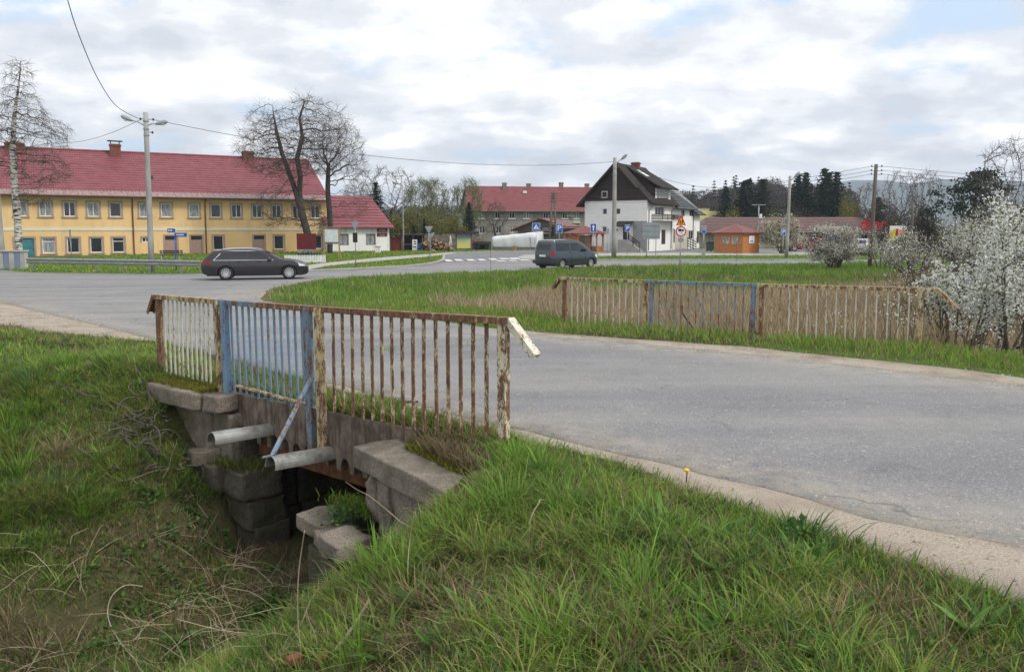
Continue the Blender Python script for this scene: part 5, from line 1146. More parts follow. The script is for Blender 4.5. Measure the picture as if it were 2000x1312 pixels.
van = dict(L=4.41, W=1.80, r=.315, wheels=(.86, 3.54), belt=1.08, endlen=.5, tum=.2,
    up=[(0, .7), (.015, 1.0), (.05, 1.12), (.2, 1.68), (.3, 1.765), (.6, 1.80), (1.6, 1.815), (2.3, 1.79), (2.7, 1.69), (3.5, 1.16), (3.62, 1.09), (4.05, .95), (4.28, .8), (4.38, .66), (4.41, .5)],
    lo=[(0, .4), (.06, .32), (.3, .26), (4.2, .22), (4.36, .26), (4.41, .36)],
    windows=[(.34, 1.62, .4, 1.58, 1.13, 1.6), (1.72, 2.86, 1.68, 2.42, 1.1, (1.61, 1.58)), (2.92, 3.22, 2.62, 2.66, 1.1, 1.48)],
    tail=[(.015, .2, .03, .2, .82, 1.12)], head=[(4.0, 4.3, 3.86, 4.16, .66, .86)], cladding=[(.0, .5, .0, .5, .4, .56), (1.24, 3.16, 1.24, 3.16, .26, .34)],
    handles=[(1.5, .98), (1.86, .98)], seams=[1.66, 2.95], mirror=(2.86, 1.1), mirror_m=M['dark'], wind=(2.74, 3.46, .92), rearwin=(.065, .2, .84), plate_z=(.78, .9), spokes=7)
vp = G(1110, 521.5); vc = at(1110, 500, 49.6)
ve = place_car('small_van', 'dark blue grey high roofed van with rear plate, driving away beyond the meadow', 'van', van, M['paint_teal'], (vc.x - .1, 49.6), R(44))
for k in ALLC[ve]:
    pass
mb = MB(); mb.box((-.03, -.85, .36), (.05, .85, .56)); mb.build('rear_bumper', M['dark'], ve, bevel=.02)
suv = dict(L=4.3, W=1.8, r=.34, wheels=(.85, 3.45), belt=1.0, endlen=.8,
    up=[(0, .75), (.03, .95), (.12, 1.08), (.55, 1.45), (1.0, 1.56), (1.9, 1.58), (2.4, 1.5), (3.15, 1.1), (3.3, 1.04), (3.9, .95), (4.2, .8), (4.3, .55)], lo=[(0, .42), (.2, .28), (4.1, .25), (4.3, .4)],
    windows=[(.55, 1.2, .85, 1.2, 1.05, (1.3, 1.46)), (1.26, 2.0, 1.26, 1.98, 1.04, 1.47), (2.06, 2.9, 2.04, 2.4, 1.03, (1.46, 1.4))], tail=[(.03, .3, .04, .28, .85, 1.0)], head=[(3.85, 4.15, 3.8, 4.05, .72, .88)],
    handles=[(1.5, .93), (2.4, .93)], seams=[1.23, 2.02], mirror=(2.75, 1.02), wind=(2.5, 3.1, .9), rearwin=(.16, .55, .86), plate_z=(.8, .9), spokes=5)
place_car('parked_car', 'red hatchback parked before the supermarket, half hidden by white blossom shrub', 'car', suv, M['paint_red'], (Xat(1571, 88), 88), R(176))
place_car('parked_car', 'silver and dark car seen behind the tall wooden pole and the blossom shrubs', 'car', suv, M['paint_silver'], (Xat(1681, 74), 74), R(62))
# ------------------------------------------------------------------ poles, lamps, wires
def gz0(x, y): return float(bil(HH, np.array([x]), np.array([y]))[0])
def pole(name, label, px, Y, pytop, r0, r1, m, zbase=None, cat='pole', group=None, leanx=0.0):
    x = Xat(px, Y, 0.5); z0 = gz0(x, Y) if zbase is None else zbase; zt = zat(pytop, Y); e = empty(name, (x, Y, z0), 0, label, cat, group); H = zt - z0
    mb = MB(); mb.tube([(leanx * f, 0, -.2 + (H + .2) * f) for f in (0, .25, .5, .75, 1)], [r0 + (r1 - r0) * f for f in (0, .25, .5, .75, 1)], 14); mb.build('post', M[m], e, smooth=True)
    return e, H
def lamp_head(e, p, q, r=.09, m='galv'):        # arm from p to q, head at q pointing along the arm
    p, q = Vector(p), Vector(q); d = (q - p).normalized(); mb = MB(); mid = p.lerp(q, .55) + Vector((0, 0, .06)); mb.tube([p, mid, q], .03, 8); a = mb.build('lamp_arm', M[m], e, smooth=True)
    mb = MB(); hx = Vector((d.x, d.y, max(d.z, .05))).normalized(); mb.tube([q - hx * .08, q + hx * .05, q + hx * .25, q + hx * .5, q + hx * .62], [.04, .085, .13, .12, .03], 10); h = mb.build('lamp_head', M['lampgrey'], e, smooth=True)
    mb = MB(); dn = Vector((0, 0, -1)); mb.tube([q + hx * .2 + dn * .06, q + hx * .35 + dn * .09, q + hx * .52 + dn * .05], [.05, .1, .04], 10); mb.build('lamp_glass', M['lampclear'], h, smooth=True)
M['lampgrey'] = mat('lamp_housing', (0.3, 0.31, 0.32), (0.24, 0.25, 0.26), 3, 0.45)
M['wire'] = NT('wire').done((0.03, 0.03, 0.032), 0.6)
e, H1 = pole('street_lamp', 'tall concrete street lamp with two lamp heads at the left road edge', 296, 45.0, 220, .17, .13, 'concrete', cat='street lamp')
lamp_head(e, (-.05, 0, H1 - .75), (-.75, -.1, H1 - .45)); lamp_head(e, (.05, 0, H1 - .75), (.55, .1, H1 - .62))
for z in (H1 - .5, H1 - .95, H1 - 1.3): mb = MB(); mb.lathe([(.165, z), (.165, z + .06)], 12); mb.build('clamp', M['galv'], e)
for dx, dz in ((-.3, -.35), (.42, -.38), (.35, -1.1)): mb = MB(); mb.tube([(0, 0, H1 + dz), (dx, 0, H1 + dz)], .02, 6); mb.lathe([(.02, -.08), (.06, -.05), (.06, 0), (.03, .06)], 8, 'z', 0, Matrix.Translation((dx, 0, H1 + dz))); mb.build('insulator', M['dark'], e)
P1 = Vector(e.location) + Vector((0, 0, H1))
e, H = pole('concrete_pole', 'plain concrete pole at the left picture edge beside the birch', 5, 54, 285, .2, .14, 'concrete', leanx=-.18)
P0 = Vector(e.location) + Vector((0, 0, H))
e, H3 = pole('street_lamp', 'concrete street lamp with one raised head in front of the white house', 1199, 68, 308, .22, .15, 'concrete', cat='street lamp')
lamp_head(e, (.05, 0, H3 - .6), (.55, -.2, H3 - .15)); P3 = Vector(e.location) + Vector((0, 0, H3))
for z in (H3 - .9, H3 - 1.5): mb = MB(); mb.lathe([(.2, z), (.2, z + .06)], 12); mb.build('clamp', M['galv'], e)
e, H4 = pole('street_lamp', 'concrete street lamp beside the cream blossom tree, before the supermarket', 1536, 68, 344, .17, .11, 'concrete', cat='street lamp', leanx=.12)
lamp_head(e, (.17, 0, H4 - .45), (.5, 0, H4 - .1)); P4 = Vector(e.location) + Vector((0, 0, H4))
e, H5 = pole('wooden_pole', 'tall weathered wooden pole standing in the meadow before the supermarket letters', 1699, 48, 321, .13, .1, 'wood_grey', leanx=.15)
mb = MB()
for z in (H5 - .15, H5 - .4, H5 - .62):
    for dx in (-.16, .45): mb.tube([(.15, 0, z), (dx, -.1, z)], .015, 5); mb.lathe([(.02, -.05), (.05, -.02), (.03, .06)], 8, 'z', 0, Matrix.Translation((dx, -.1, z + .03)))
mb.build('insulators', M['dark'], e); P5 = Vector(e.location) + Vector((.1, 0, H5))
e, H = pole('wooden_pole', 'short grey pole among shrubs beside the colourful hoarding', 1779, 75, 397, .14, .12, 'wood_grey')
e, H6 = pole('street_lamp', 'slim galvanised street lamp by the red roofed annex and woodpile', 788, 84, 362, .09, .05, 'galv', cat='street lamp')
lamp_head(e, (0, 0, H6 - .05), (-.5, -.1, H6 + .12), m='galv')
e, H = pole('street_lamp', 'slim lamp with a T shaped head behind the wooden kiosk', 1480, 92, 401, .09, .06, 'galv', cat='street lamp')
mb = MB(); mb.box((-.8, -.1, H), (.8, .1, H + .09)); mb.build('lamp_head', M['lampgrey'], e); mb = MB(); mb.box((.05, -.2, H - 1.5), (.35, -.05, H - 1.0)); mb.build('equipment_box', M['white'], e)
# A-frame wooden mast
xa_ = Xat(1080, 92, .5); e = empty('wooden_mast', (xa_, 92, 0), 0, 'A shaped double wooden mast before the grey tenement', 'mast'); zt = zat(374, 92)
for s_ in (-1, 1): mb = MB(); mb.tube([(s_ * .48, 0, -.2), (s_ * .08, 0, zt)], [.14, .1], 10); mb.build('pole', M['wood_grey'], e, smooth=True)
mb = MB(); mb.bar((-.3, -.1, zt * .52), (.3, -.1, zt * .52), .12, .14); mb.bar((-.2, -.12, zt - .5), (.2, -.12, zt - .5), .1, .35); mb.build('brace', M['wood_grey'], e)
mb = MB()
for k in range(4):
    for s_ in (-1, 1): mb.bar((0, -.1, zt - .25 - .32 * k), (s_ * .45, -.1, zt - .2 - .32 * k), .04, .05)
mb.build('insulators', M['dark'], e); PA = Vector((xa_, 92, zt - .6))
def wire(label, pts, r=.012, group=None):
    # smooth curve through the points
    P = [Vector(p) for p in pts]; o = []
    for i in range(len(P) - 1):
        a, b, c, d = P[max(i - 1, 0)], P[i], P[i + 1], P[min(i + 2, len(P) - 1)]
        for k in range(12):
            t = k / 12; o.append(.5 * ((2 * b) + (c - a) * t + (2 * a - 5 * b + 4 * c - d) * t * t + (3 * b - a - 3 * c + d) * t ** 3))
    o.append(P[-1]); base = o[0]; mb = MB(); mb.tube([p - base for p in o], r, 5); w = mb.build('overhead_wire', M['wire'], None, smooth=True); w.location = base; return tag(w, label, 'wire', group)
def sag(a, b, s_, n=5): return [a.lerp(b, k / n) - Vector((0, 0, s_ * 4 * (k / n) * (1 - k / n))) for k in range(n + 1)]
wire('black cable sweeping down from the top left sky to the double street lamp', [P1 + Vector((-.3, 0, -.35)), at(262, 228, 40.5), at(225, 205, 36), at(190, 152, 32.5), at(155, 71, 29), at(132, 0, 26.5), at(100, -120, 23), at(60, -330, 19)], .016)
wire('thin cable from the double street lamp down to the yellow roof behind birch', sag(P1 + Vector((-.3, 0, -.4)), at(120, 279, 66), .35), .014)
wire('long sagging cable from the double street lamp to the lamp at the white house', sag(P1 + Vector((.4, 0, -.4)), P3 + Vector((-.1, 0, -.35)), 1.15, 8), .015)
wire('cable from the white house lamp falling right to the conifers', sag(P3 + Vector((.1, 0, -.35)), at(1430, 366, 110), .8, 8), .02)
for k, dz in enumerate((.0, -.25, -.47)):
    wire(('top', 'middle', 'lowest')[k] + ' of three thin wires from the tall wooden pole to the wooden mast', sag(P5 + Vector((-.2, 0, -.12 + dz)), PA + Vector((.3, 0, .3 + dz * 1.5)), .9, 8), .011, 'wires of the wooden pole line')
    wire(('top', 'middle', 'lowest')[k] + ' of three thin wires from the tall wooden pole off to the right', sag(P5 + Vector((.4, 0, -.12 + dz)), P5 + Vector((40, -6, -1.2 + dz)), .9, 8), .011, 'wires of the wooden pole line')
wire('thin wire strung from the lamp by the blossom tree past the conifers', sag(P4 + Vector((0, 0, -.5)), P3 + Vector((.4, 1, -2.6)), .5, 6), .011)
# ------------------------------------------------------------------ guard rail, parapet, bench
ga0, ga1 = at(52, 520, 47.2), at(392, 524, 43.2); gdir = Vector((ga1.x - ga0.x, ga1.y - ga0.y, 0)); gL = gdir.length; gdir /= gL
gr = empty('guard_rail', (ga0.x, ga0.y, 0), math.atan2(gdir.y, gdir.x), 'grey steel guard rail along the grass at the left bend', 'guard rail')
prof = [(0, .42), (-.04, .47), (-.04, .51), (.02, .56), (.02, .60), (-.04, .65), (-.04, .70), (0, .74), (.012, .74), (-.025, .7), (-.025, .65), (.035, .6), (.035, .56), (-.025, .51), (-.025, .47), (.012, .42)]
mb = MB(); mb.prism(prof, 0, gL, 'x'); mb.build('beam', M['galv'], gr)
for px in (61, 185, 238, 290, 352): 
    k = lx_on((ga0.x, ga0.y), math.atan2(gdir.y, gdir.x), px); mb = MB(); mb.box((k - .05, .04, -.1), (k + .05, .12, .72)); mb.build('post', M['galv'], gr)
pa_ = Xat(-6, 50); pb_ = Xat(51, 50); M['parapet'] = mat('parapet_concrete', (0.45, 0.44, 0.42), (0.34, 0.33, 0.31), 2, .85); M['parablue'] = mat('blue_grey_panel', (0.17, 0.21, 0.29), (0.22, 0.26, 0.33), 2, .7)
pr = empty('bridge_parapet', (pa_, 50, 0), R(-4), 'low concrete parapet with alternating white and blue panels at the left edge', 'parapet'); n = 5; pl = (pb_ - pa_) / n
for k in range(n):
    mb = MB(); mb.box((k * pl + .01, 0, -.1), ((k + 1) * pl - .01, .3, 1.02)); mb.build('panel', M['parapet' if k % 2 == 0 else 'parablue'], pr, bevel=.02)
mb = MB(); mb.box((-.05, -.05, 1.023), (pb_ - pa_ + .05, .35, 1.12)); mb.build('coping', M['parapet'], pr, bevel=.015)
bx_ = Xat(333, 62); bn = empty('park_bench', (bx_, 62, 0), R(15), 'dark park bench on the lawn before the yellow house', 'bench')
mb = MB(); [mb.box((-.85, -.2 + k * .12, .43), (.85, -.1 + k * .12, .47)) for k in range(4)]; mb.build('seat', M['blackboard'], bn); mb = MB(); [mb.box((-.85, .27, .55 + k * .14), (.85, .31, .66 + k * .14)) for k in range(2)]; mb.build('backrest', M['blackboard'], bn)
for s_ in (-.65, .65): mb = MB(); mb.box((s_ - .05, -.18, -.05), (s_ + .05, .26, .425)); mb.box((s_ - .04, .22, .43), (s_ + .04, .265, .8)); mb.build('leg', M['concrete'], bn)
# ------------------------------------------------------------------ signs
M['blue'] = mat('sign_blue', (0.015, 0.1, 0.42), (0.013, 0.085, 0.36), 2, 0.4); M['signback'] = mat('sign_back', (0.3, 0.33, 0.35), (0.24, 0.26, 0.28), 2, 0.5, metal=.4); M['signyellow'] = mat('sign_yellow', (0.72, 0.38, 0.02), (0.65, 0.33, 0.02), 2, .4); M['signred'] = mat('sign_red', (0.5, 0.012, 0.02), (0.42, 0.01, 0.018), 2, .4); M['signwhite'] = NT('sign_white').done((0.75, 0.75, 0.74), .4); M['signblack'] = NT('sign_black').done((0.015, 0.015, 0.015), .5)
def signpost(name, label, px, Y, pytop, cat='road sign', r=.03, zb=None, yaw=0):
    x = Xat(px, Y, 1); z0 = gz0(x, Y) if zb is None else zb; e = empty(name, (x, Y, z0), yaw, label, cat); H = zat(pytop, Y) - z0
    mb = MB(); mb.tube([(0, 0, -.1), (0, 0, H)], r, 10); mb.build('post', M['galv'], e, smooth=True); return e, H
def plate_sq(e, zc, w, h, m='blue', y=-.04, th=.015, x=0, border=None, name='sign_plate', rnd=.04):
    def rr(w, h, r): return [(x + sx * (w / 2 - r) + r * math.cos(a), zc + sz * (h / 2 - r) + r * math.sin(a)) for sx, sz, a0 in ((1, 1, 0), (-1, 1, 90), (-1, -1, 180), (1, -1, 270)) for a in [R(a0 + q * 22.5) for q in range(5)]]
    mb = MB(); mb.prism(rr(w, h, rnd), y - th, y, 'y'); p = mb.build(name, M[m], e)
    if border: mb = MB(); mb.prism(rr(w + .05, h + .05, rnd), y - th + .006, y - .002, 'y'); mb.build('border', M[border], p)
    return p
def flat(parent, pts, m, y, name): mb = MB(); mb.prism(pts, y - .006, y, 'y'); return mb.build(name, M[m], parent)
e, H = signpost('street_name_sign', 'blue street name blades on a blue post before the yellow house', 343, 47, 447, 'street sign')
for c in ALLC[e]: c.data.materials[0] = M['blue']
for x, z, w in ((-.22, H - .1, .42), (.38, H - .36, .7)):
    p = plate_sq(e, z, w, .24, 'blue', -.03, .012, x, None, 'name_blade', .01); mb = MB(); [mb.box((x - w * .38 + k * .09, -.05, z - .03), (x - w * .38 + k * .09 + .06, -.0421, z + .04)) for k in range(int(w * .76 / .09))]; mb.build('lettering', M['signwhite'], p)
e, H = signpost('information_post', 'thin grey post with narrow back turned plate by the yellow house windows', 139, 52, 449); plate_sq(e, H - .35, .12, .75, 'signback', -.03)
def tri_back(label, px, Y, pyt, pyb, w, py_top, extra=None):
    e, H = signpost('give_way_sign', label, px, Y, py_top); zt, zb = zat(pyt, Y) - e.location.z, zat(pyb, Y) - e.location.z
    mb = MB(); mb.prism([(-w / 2, zt), (-w / 2 + .05, zt + .05), (w / 2 - .05, zt + .05), (w / 2, zt), (.04, zb), (-.04, zb)], -.05, -.03, 'y'); mb.build('sign_plate', M['signback'], e); return e
e = tri_back('grey back of a give way triangle and dark plate on the grass by the footpath', 694.5, 50, 434, 448, .5, 431)
plate_sq(e, zat(464, 50) - e.location.z, .3, .62, 'signblack', -.06)
e = tri_back('two grey backs of give way triangles on twin posts by the woodpile', 838, 62, 443, 455, .62, 441); mb = MB(); mb.tube([(.12, 0, -.1), (.12, 0, 2.0)], .03, 8); mb.build('post', M['galv'], e); mb = MB(); mb.prism([(.0, 2.12), (.48, 2.22), (.2, 1.75)], .03, .05, 'y'); mb.build('sign_plate', M['signback'], e)
# pedestrian crossing
e, H = signpost('pedestrian_crossing_sign', 'blue square pedestrian crossing sign with white triangle at the traffic island', 1047, 66, 436)
z = zat(443.5, 66) - e.location.z; p = plate_sq(e, z, .62, .62, 'blue', -.04, .015, 0, 'signwhite'); flat(p, [(-.24, z - .19), (.24, z - .19), (0, z + .23)], 'signwhite', -.056, 'triangle')
for k in range(3): flat(p, [(-.15 + k * .11, z - .17), (-.09 + k * .11, z - .17), (-.08 + k * .1, z - .12), (-.13 + k * .1, z - .12)], 'signblack', -.063, 'stripe')
flat(p, [(-.05, z - .11), (-.015, z - .02), (-.02, z + .06), (.03, z + .06), (.03, z - .02), (.08, z - .11), (.045, z - .11), (.005, z - .04), (-.015, z - .11)], 'signblack', -.063, 'walking_figure'); flat(p, [(.005 + .026 * math.cos(a), z + .095 + .026 * math.sin(a)) for a in np.linspace(0, 6.0, 10)], 'signblack', -.063, 'figure_head')
def psign(label, px, Y, pyc, pt, hgt=.62, w=.55):
    e, H = signpost('parking_sign', label, px, Y, pt); z = zat(pyc, Y) - e.location.z; p = plate_sq(e, z, w, hgt, 'blue', -.04, .015, 0, 'signwhite'); text('P', .55 * hgt / .62, 'signwhite', p, FRONT(0, -.058, z), .004, name='letter_p'); return e
psign('blue parking sign with white P above the van roof', 1092, 72, 446, 437, .85, .52)
psign('blue parking sign with white P beside the white house steps', 1225, 76, 446, 439.5, .62, .45)
psign('blue parking sign with white P beside the leaning lamp and cream blossom tree', 1529.5, 78, 453, 447, .62, .36)
e, H = signpost('one_way_sign', 'blue sign with a white upward arrow beside the open wooden shelter', 1158.5, 70, 437); z = zat(445, 70) - e.location.z; p = plate_sq(e, z, .5, .72, 'blue', -.04, .015, 0, 'signwhite'); flat(p, [(-.045, z - .26), (.045, z - .26), (.045, z + .05), (.14, z + .05), (0, z + .25), (-.14, z + .05), (-.045, z + .05)], 'signwhite', -.057, 'arrow')
e, H = signpost('information_post', 'two thin posts with a small grey plate beside the white house wall', 1186, 80, 447); plate_sq(e, zat(452, 80) - e.location.z, .32, .55, 'signback', -.03); mb = MB(); mb.tube([(.3, 0, -.1), (.3, 0, 2.2)], .03, 8); mb.build('post', M['galv'], e)
e, H = signpost('direction_board', 'large grey back of a direction board on two posts before the white house', 1263, 68, 435); z0, z1 = zat(467, 68) - e.location.z, zat(434.5, 68) - e.location.z; mb = MB(); mb.tube([(.8, 0, -.1), (.8, 0, z1)], .035, 8); mb.build('post', M['galv'], e)
p = plate_sq(e, (z0 + z1) / 2, 1.5, z1 - z0, 'signback', -.04, .03, .37, None, 'board', .05); mb = MB(); [mb.box((-.36, -.1, q - .03), (1.1, -.071, q + .03)) for q in (z0 + .25, (z0 + z1) / 2, z1 - .25)]; mb.build('stiffener', M['galv'], p)
# children warning + truck ban
e, H = signpost('warning_sign', 'yellow warning triangle with children above a round red ringed truck ban', 1328.5, 36, 419, r=.03, zb=gz0(Xat(1328.5, 36), 36)); 
zz = lambda py: zat(py, 36) - e.location.z
mb = MB(); mb.prism([(-.2, zz(440.5)), (.2, zz(440.5)), (.215, zz(439.5)), (.02, zz(420)), (-.02, zz(420)), (-.215, zz(439.5))], -.05, -.035, 'y'); p = mb.build('warning_triangle', M['signred'], e)
flat(p, [(-.165, zz(439.5)), (.165, zz(439.5)), (0, zz(424))], 'signyellow', -.0505, 'triangle_face')
for dx, sc in ((-.045, .85), (.05, 1)):
    zb_ = zz(438.5); flat(p, [(dx + a * sc, zb_ + b * sc) for a, b in ((-.05, 0), (-.01, .06), (-.02, .13), (-.05, .09), (-.06, .1), (-.015, .165), (.02, .165), (.06, .12), (.05, .105), (.02, .13), (.02, .07), (.05, .0), (.035, 0), (.005, .05), (-.035, 0))], 'signblack', -.0566, 'running_child'); flat(p, [(dx + .028 * sc * math.cos(a), zb_ + .2 * sc + .028 * sc * math.sin(a)) for a in np.linspace(0, 6, 10)], 'signblack', -.0566, 'child_head')
cz = zz(452); ring = lambda r: [(r * math.cos(a), cz + r * math.sin(a)) for a in np.linspace(0, 2 * math.pi, 33)[:-1]]
mb = MB(); mb.prism(ring(.24), -.05, -.035, 'y'); p = mb.build('ban_disc', M['signred'], e); flat(p, ring(.185), 'signwhite', -.0505, 'disc_face')
flat(p, [(-.12, cz), (.02, cz), (.02, cz + .02), (.06, cz + .02), (.06, cz), (.13, cz), (.13, cz + .05), (.1, cz + .1), (.03, cz + .1), (.03, cz + .04), (.015, cz + .04), (.015, cz + .12), (-.12, cz + .12)], 'signblack', -.0566, 'truck_symbol'); text('15t', .12, 'signblack', p, FRONT(0, -.058, cz - .075), .002)
plate_sq(e, zz(468.5), .26, .2, 'signback', -.03)
e, H = signpost('bus_stop_sign', 'blue bus stop sign with a white bus on a grey post by the white house', 1374, 70, 442, r=.05); z = zat(449, 70) - e.location.z; p = plate_sq(e, z, .33, .62, 'blue', -.06, .015, 0, 'signwhite'); flat(p, [(-.11, z - .02), (.11, z - .02), (.11, z + .2), (-.11, z + .2)], 'signwhite', -.077, 'bus_panel'); flat(p, [(-.08, z + .03), (.08, z + .03), (.08, z + .15), (-.08, z + .15)], 'signblack', -.084, 'bus_symbol'); mb = MB(); mb.box((-.14, -.1, -.1), (.14, .1, .75)); mb.build('base', M['concrete'], e)
# ------------------------------------------------------------------ boards, picket fence, hedge
e = empty('notice_board', (Xat(599, 63), 63, 0), R(12), 'blank maroon notice board on a stone base before the big tree', 'board'); zb0, zb1 = zat(487, 63), zat(456, 63); mb = MB(); mb.box((-.76, -.06, zb0), (.74, .06, zb1)); b = mb.build('board', M['maroon'], e); mb = MB(); mb.box((-.7, -.15, -.1), (.7, .25, zb0 - .002)); mb.build('base', M['greywall'], e)
pf0, pf1 = at(557, 515, 57), at(634, 515, 57); pd = (pf1 - pf0).length
e = empty('picket_fence', (pf0.x, 57, 0), R(4), 'short white picket fence round the hedge under the maroon board', 'fence'); zt = zat(497.5, 57)
for k in range(26):
    x = pd * k / 25; mb = MB(); mb.prism([(x - .045, .05), (x + .045, .05), (x + .045, zt - .08), (x, zt), (x - .045, zt - .08)], -.012, .012, 'y'); mb.build('picket', M['white'], e)
for z in (.2, zt * .6): mb = MB(); mb.box((-.05, .013, z - .03), (pd + .05, .04, z + .03)); mb.build('rail', M['white'], e)
e = empty('map_board', (Xat(648, 66), 66, 0), R(6), 'wooden framed map board on two timber posts beside the picket fence', 'board'); zm0, zm1 = zat(475, 66), zat(447, 66)
for x in (-.62, .62): mb = MB(); mb.box((x - .06, -.06, -.1), (x + .06, .06, zm1 + .1)); mb.build('post', M['wood_tan'], e)
mb = MB(); mb.box((-.8, -.14, zm1 + .102), (.8, .14, zm1 + .17)); mb.build('top_rail', M['wood_tan'], e)
s = NT('printed_map'); v = s.co('Object'); vo = s.n('ShaderNodeTexVoronoi', feature='DISTANCE_TO_EDGE'); vo.inputs['Scale'].default_value = 5; s.l(v, vo.inputs[0])
M['map'] = s.done(s.mix(s.ramp(vo.outputs['Distance'], [(0, 1.0), (.06, 0.0)]), s.ramp(s.noise(v, 2.5, 4), [(.4, (.5, .56, .6)), (.6, (.62, .66, .62))]), (.35, .45, .5)), .3)
mb = MB(); mb.box((-.556, -.03, zm0 + .1), (.556, .03, zm1)); mb.build('map_panel', M['map'], e); mb = MB(); mb.box((-.556, -.05, zm0 - .06), (.556, .05, zm0 + .09)); mb.build('shelf', M['wood_grey'], e)
e = empty('map_board', (Xat(906, 92), 92, 0), 0, 'yellow and green map board under a small pitched roof by the stone wall', 'board'); a0, a1 = zat(485, 92), zat(459, 92)
for x in (-.88, .88): mb = MB(); mb.box((x - .07, -.07, -.1), (x + .07, .07, a1 + .1)); mb.build('post', M['wood_grey'], e)
mb = MB(); mb.prism([(-1.15, a1 + .05), (1.15, a1 + .05), (1.0, a1 + .5), (-1.0, a1 + .5)], -.45, .4, 'y'); mb.build('roof', M['darkdoor'], e)
s = NT('trail_map'); v = s.co('Object'); sp_ = s.n('ShaderNodeSeparateXYZ'); s.l(v, sp_.inputs[0]); k = s.math('ADD', s.math('MULTIPLY', sp_.outputs[2], .6), s.math('MULTIPLY', s.noise(v, 3, 4), .25)); M['trailmap'] = s.done(s.ramp(k, [(.55, (.62, .55, .2)), (.9, (.5, .56, .3)), (1.05, (.2, .35, .4))]), .4)
mb = MB(); mb.box((-.805, -.03, a0), (.805, .03, a1)); mb.build('map_panel', M['trailmap'], e)
# shed, woodpile and the things around it
e = empty('shed', (Xat(762, 90), 90, 0), R(3), 'open wooden shed with red doors and flat roof beside the annex', 'shed'); zs = zat(460, 90)
mb = MB(); mb.box((-.1, -.3, zs), (4.0, 2.4, zs + .16)); mb.build('roof', M['darkdoor'], e)
for x in (0, 1.35, 2.6, 3.7): mb = MB(); mb.box((x - .07, -.1, -.1), (x + .07, .04, zs - .002)); mb.build('post', M['wood_grey'], e)
M['reddoor'] = mat('red_wood', (0.19, 0.03, 0.018), (0.12, 0.02, 0.014), 5, .7, stretch=(5, 5, .5))
for k in range(2):
    mb = MB(); x = .1 + k * .6; mb.box((x, .045, 0), (x + .56, .1, zs - .25)); [mb.box((x + .06, .0, z), (x + .5, .044, z + .06)) for z in (.3, .9, 1.4)]; d = mb.build('door', M['reddoor'], e)
mb = MB(); mb.box((1.3, 1.8, 0), (3.8, 1.9, zs)); mb.build('back_wall', M['blackboard'], e); mb = MB(); mb.box((1.45, -.05, .7), (2.5, .0, .78)); mb.build('rail', M['wood_grey'], e)
e = empty('banner', (Xat(810, 89), 89, 0), 0, 'upright white banner leaning by the shed post', 'banner'); mb = MB(); mb.box((-.28, -.02, .02), (.28, .02, zat(468, 89))); b = mb.build('cloth', M['white'], e); mb = MB(); [mb.box((-.16 + random.uniform(-.05, .05), -.027, z), (.16, -.0205, z + .12)) for z in (.4, .75, 1.0)]; mb.build('lettering', M['dark'], b); mb = MB(); mb.box((-.3, -.1, -.02), (.3, .1, .019)); mb.build('base', M['dark'], e)
e = empty('barrel', (Xat(821, 88.5), 88.5, 0), 0, 'small blue plastic barrel in front of the woodpile', 'barrel'); mb = MB(); mb.lathe([(.22, 0), (.27, .1), (.26, .3), (.28, .34), (.26, .4), (.26, .75), (.2, .85)], 16); mb.build('barrel_body', M['blue'], e, smooth=True); mb = MB(); mb.lathe([(.2, .851), (.2, .9)], 14); mb.build('lid', M['dark'], e)
M['logend'] = mat('cut_wood', (0.45, 0.28, 0.14), (0.3, 0.17, 0.09), 3, .85); mb = MB(); rr = random.Random(4); x0, x1 = Xat(822, 88), Xat(882, 88)
wp = empty('woodpile', ((x0 + x1) / 2, 88.6, 0), 0, 'heap of split firewood logs beside the shed', 'woodpile'); wm_ = [MB(), MB()]
for k in range(420):
    f = rr.random(); x = (x0 + (x1 - x0) * f) - (x0 + x1) / 2; hmax = 1.25 * (1 - abs(f - .35) ** 1.4 * 1.3); z = rr.random() ** .8 * max(.15, hmax); y = rr.uniform(-.7, .5) + z * .25
    a, b = rr.uniform(0, 6.28), rr.uniform(-.6, .6); d = Vector((math.cos(a) * math.cos(b), math.sin(a) * math.cos(b), math.sin(b))) * rr.uniform(.13, .2); wm_[rr.random() < .35].tube([Vector((x, y, z + .05)) - d, Vector((x, y, z + .05)) + d], rr.uniform(.06, .11), 5)
v0 = wm_[0]; nfa = len(v0.f); v0.add(wm_[1].v, wm_[1].f, 1); o = v0.build('logs', [M['logend'], M['bark']], wp); tag(o, kind='stuff')
sw = empty('stone_wall', (Xat(872, 97), 97, 0), 0, 'old fieldstone wall behind the woodpile and the map board', 'wall'); M['fieldstone'] = mat('fieldstone', (0.23, 0.2, 0.165), (0.1, 0.085, 0.07), 2.2, .95, bump=.6, bscale=5, bdist=.1)
mb = MB(); xs_ = np.linspace(-3.2, 5.5, 24); tops = [1.9 + .35 * (fbm(x * .8, 3) - .5) - (.9 if x > 3.2 else 0) * min(1, (x - 3.2) / 1.4) for x in xs_]; mb.prism([(xs_[-1], -.1), (xs_[0], -.1)] + list(zip(xs_, tops)), 0, .6, 'y'); mb.build('wall_body', M['fieldstone'], sw)
e = empty('parasol', (Xat(880, 93), 93, 0), 0, 'closed white parasol standing by the stone wall', 'parasol'); zt = zat(460, 93); mb = MB(); mb.lathe([(.03, zt), (.09, zt - .3), (.2, zt - .9), (.26, zt - 1.2), (.1, zt - 1.28)], 12); mb.build('canopy', M['white'], e, smooth=True); mb = MB(); mb.tube([(0, 0, 0), (0, 0, zt - 1.2)], .03, 8); mb.build('pole', M['galv'], e); mb = MB(); mb.lathe([(.3, 0), (.28, .08)], 12); mb.build('base', M['dark'], e)
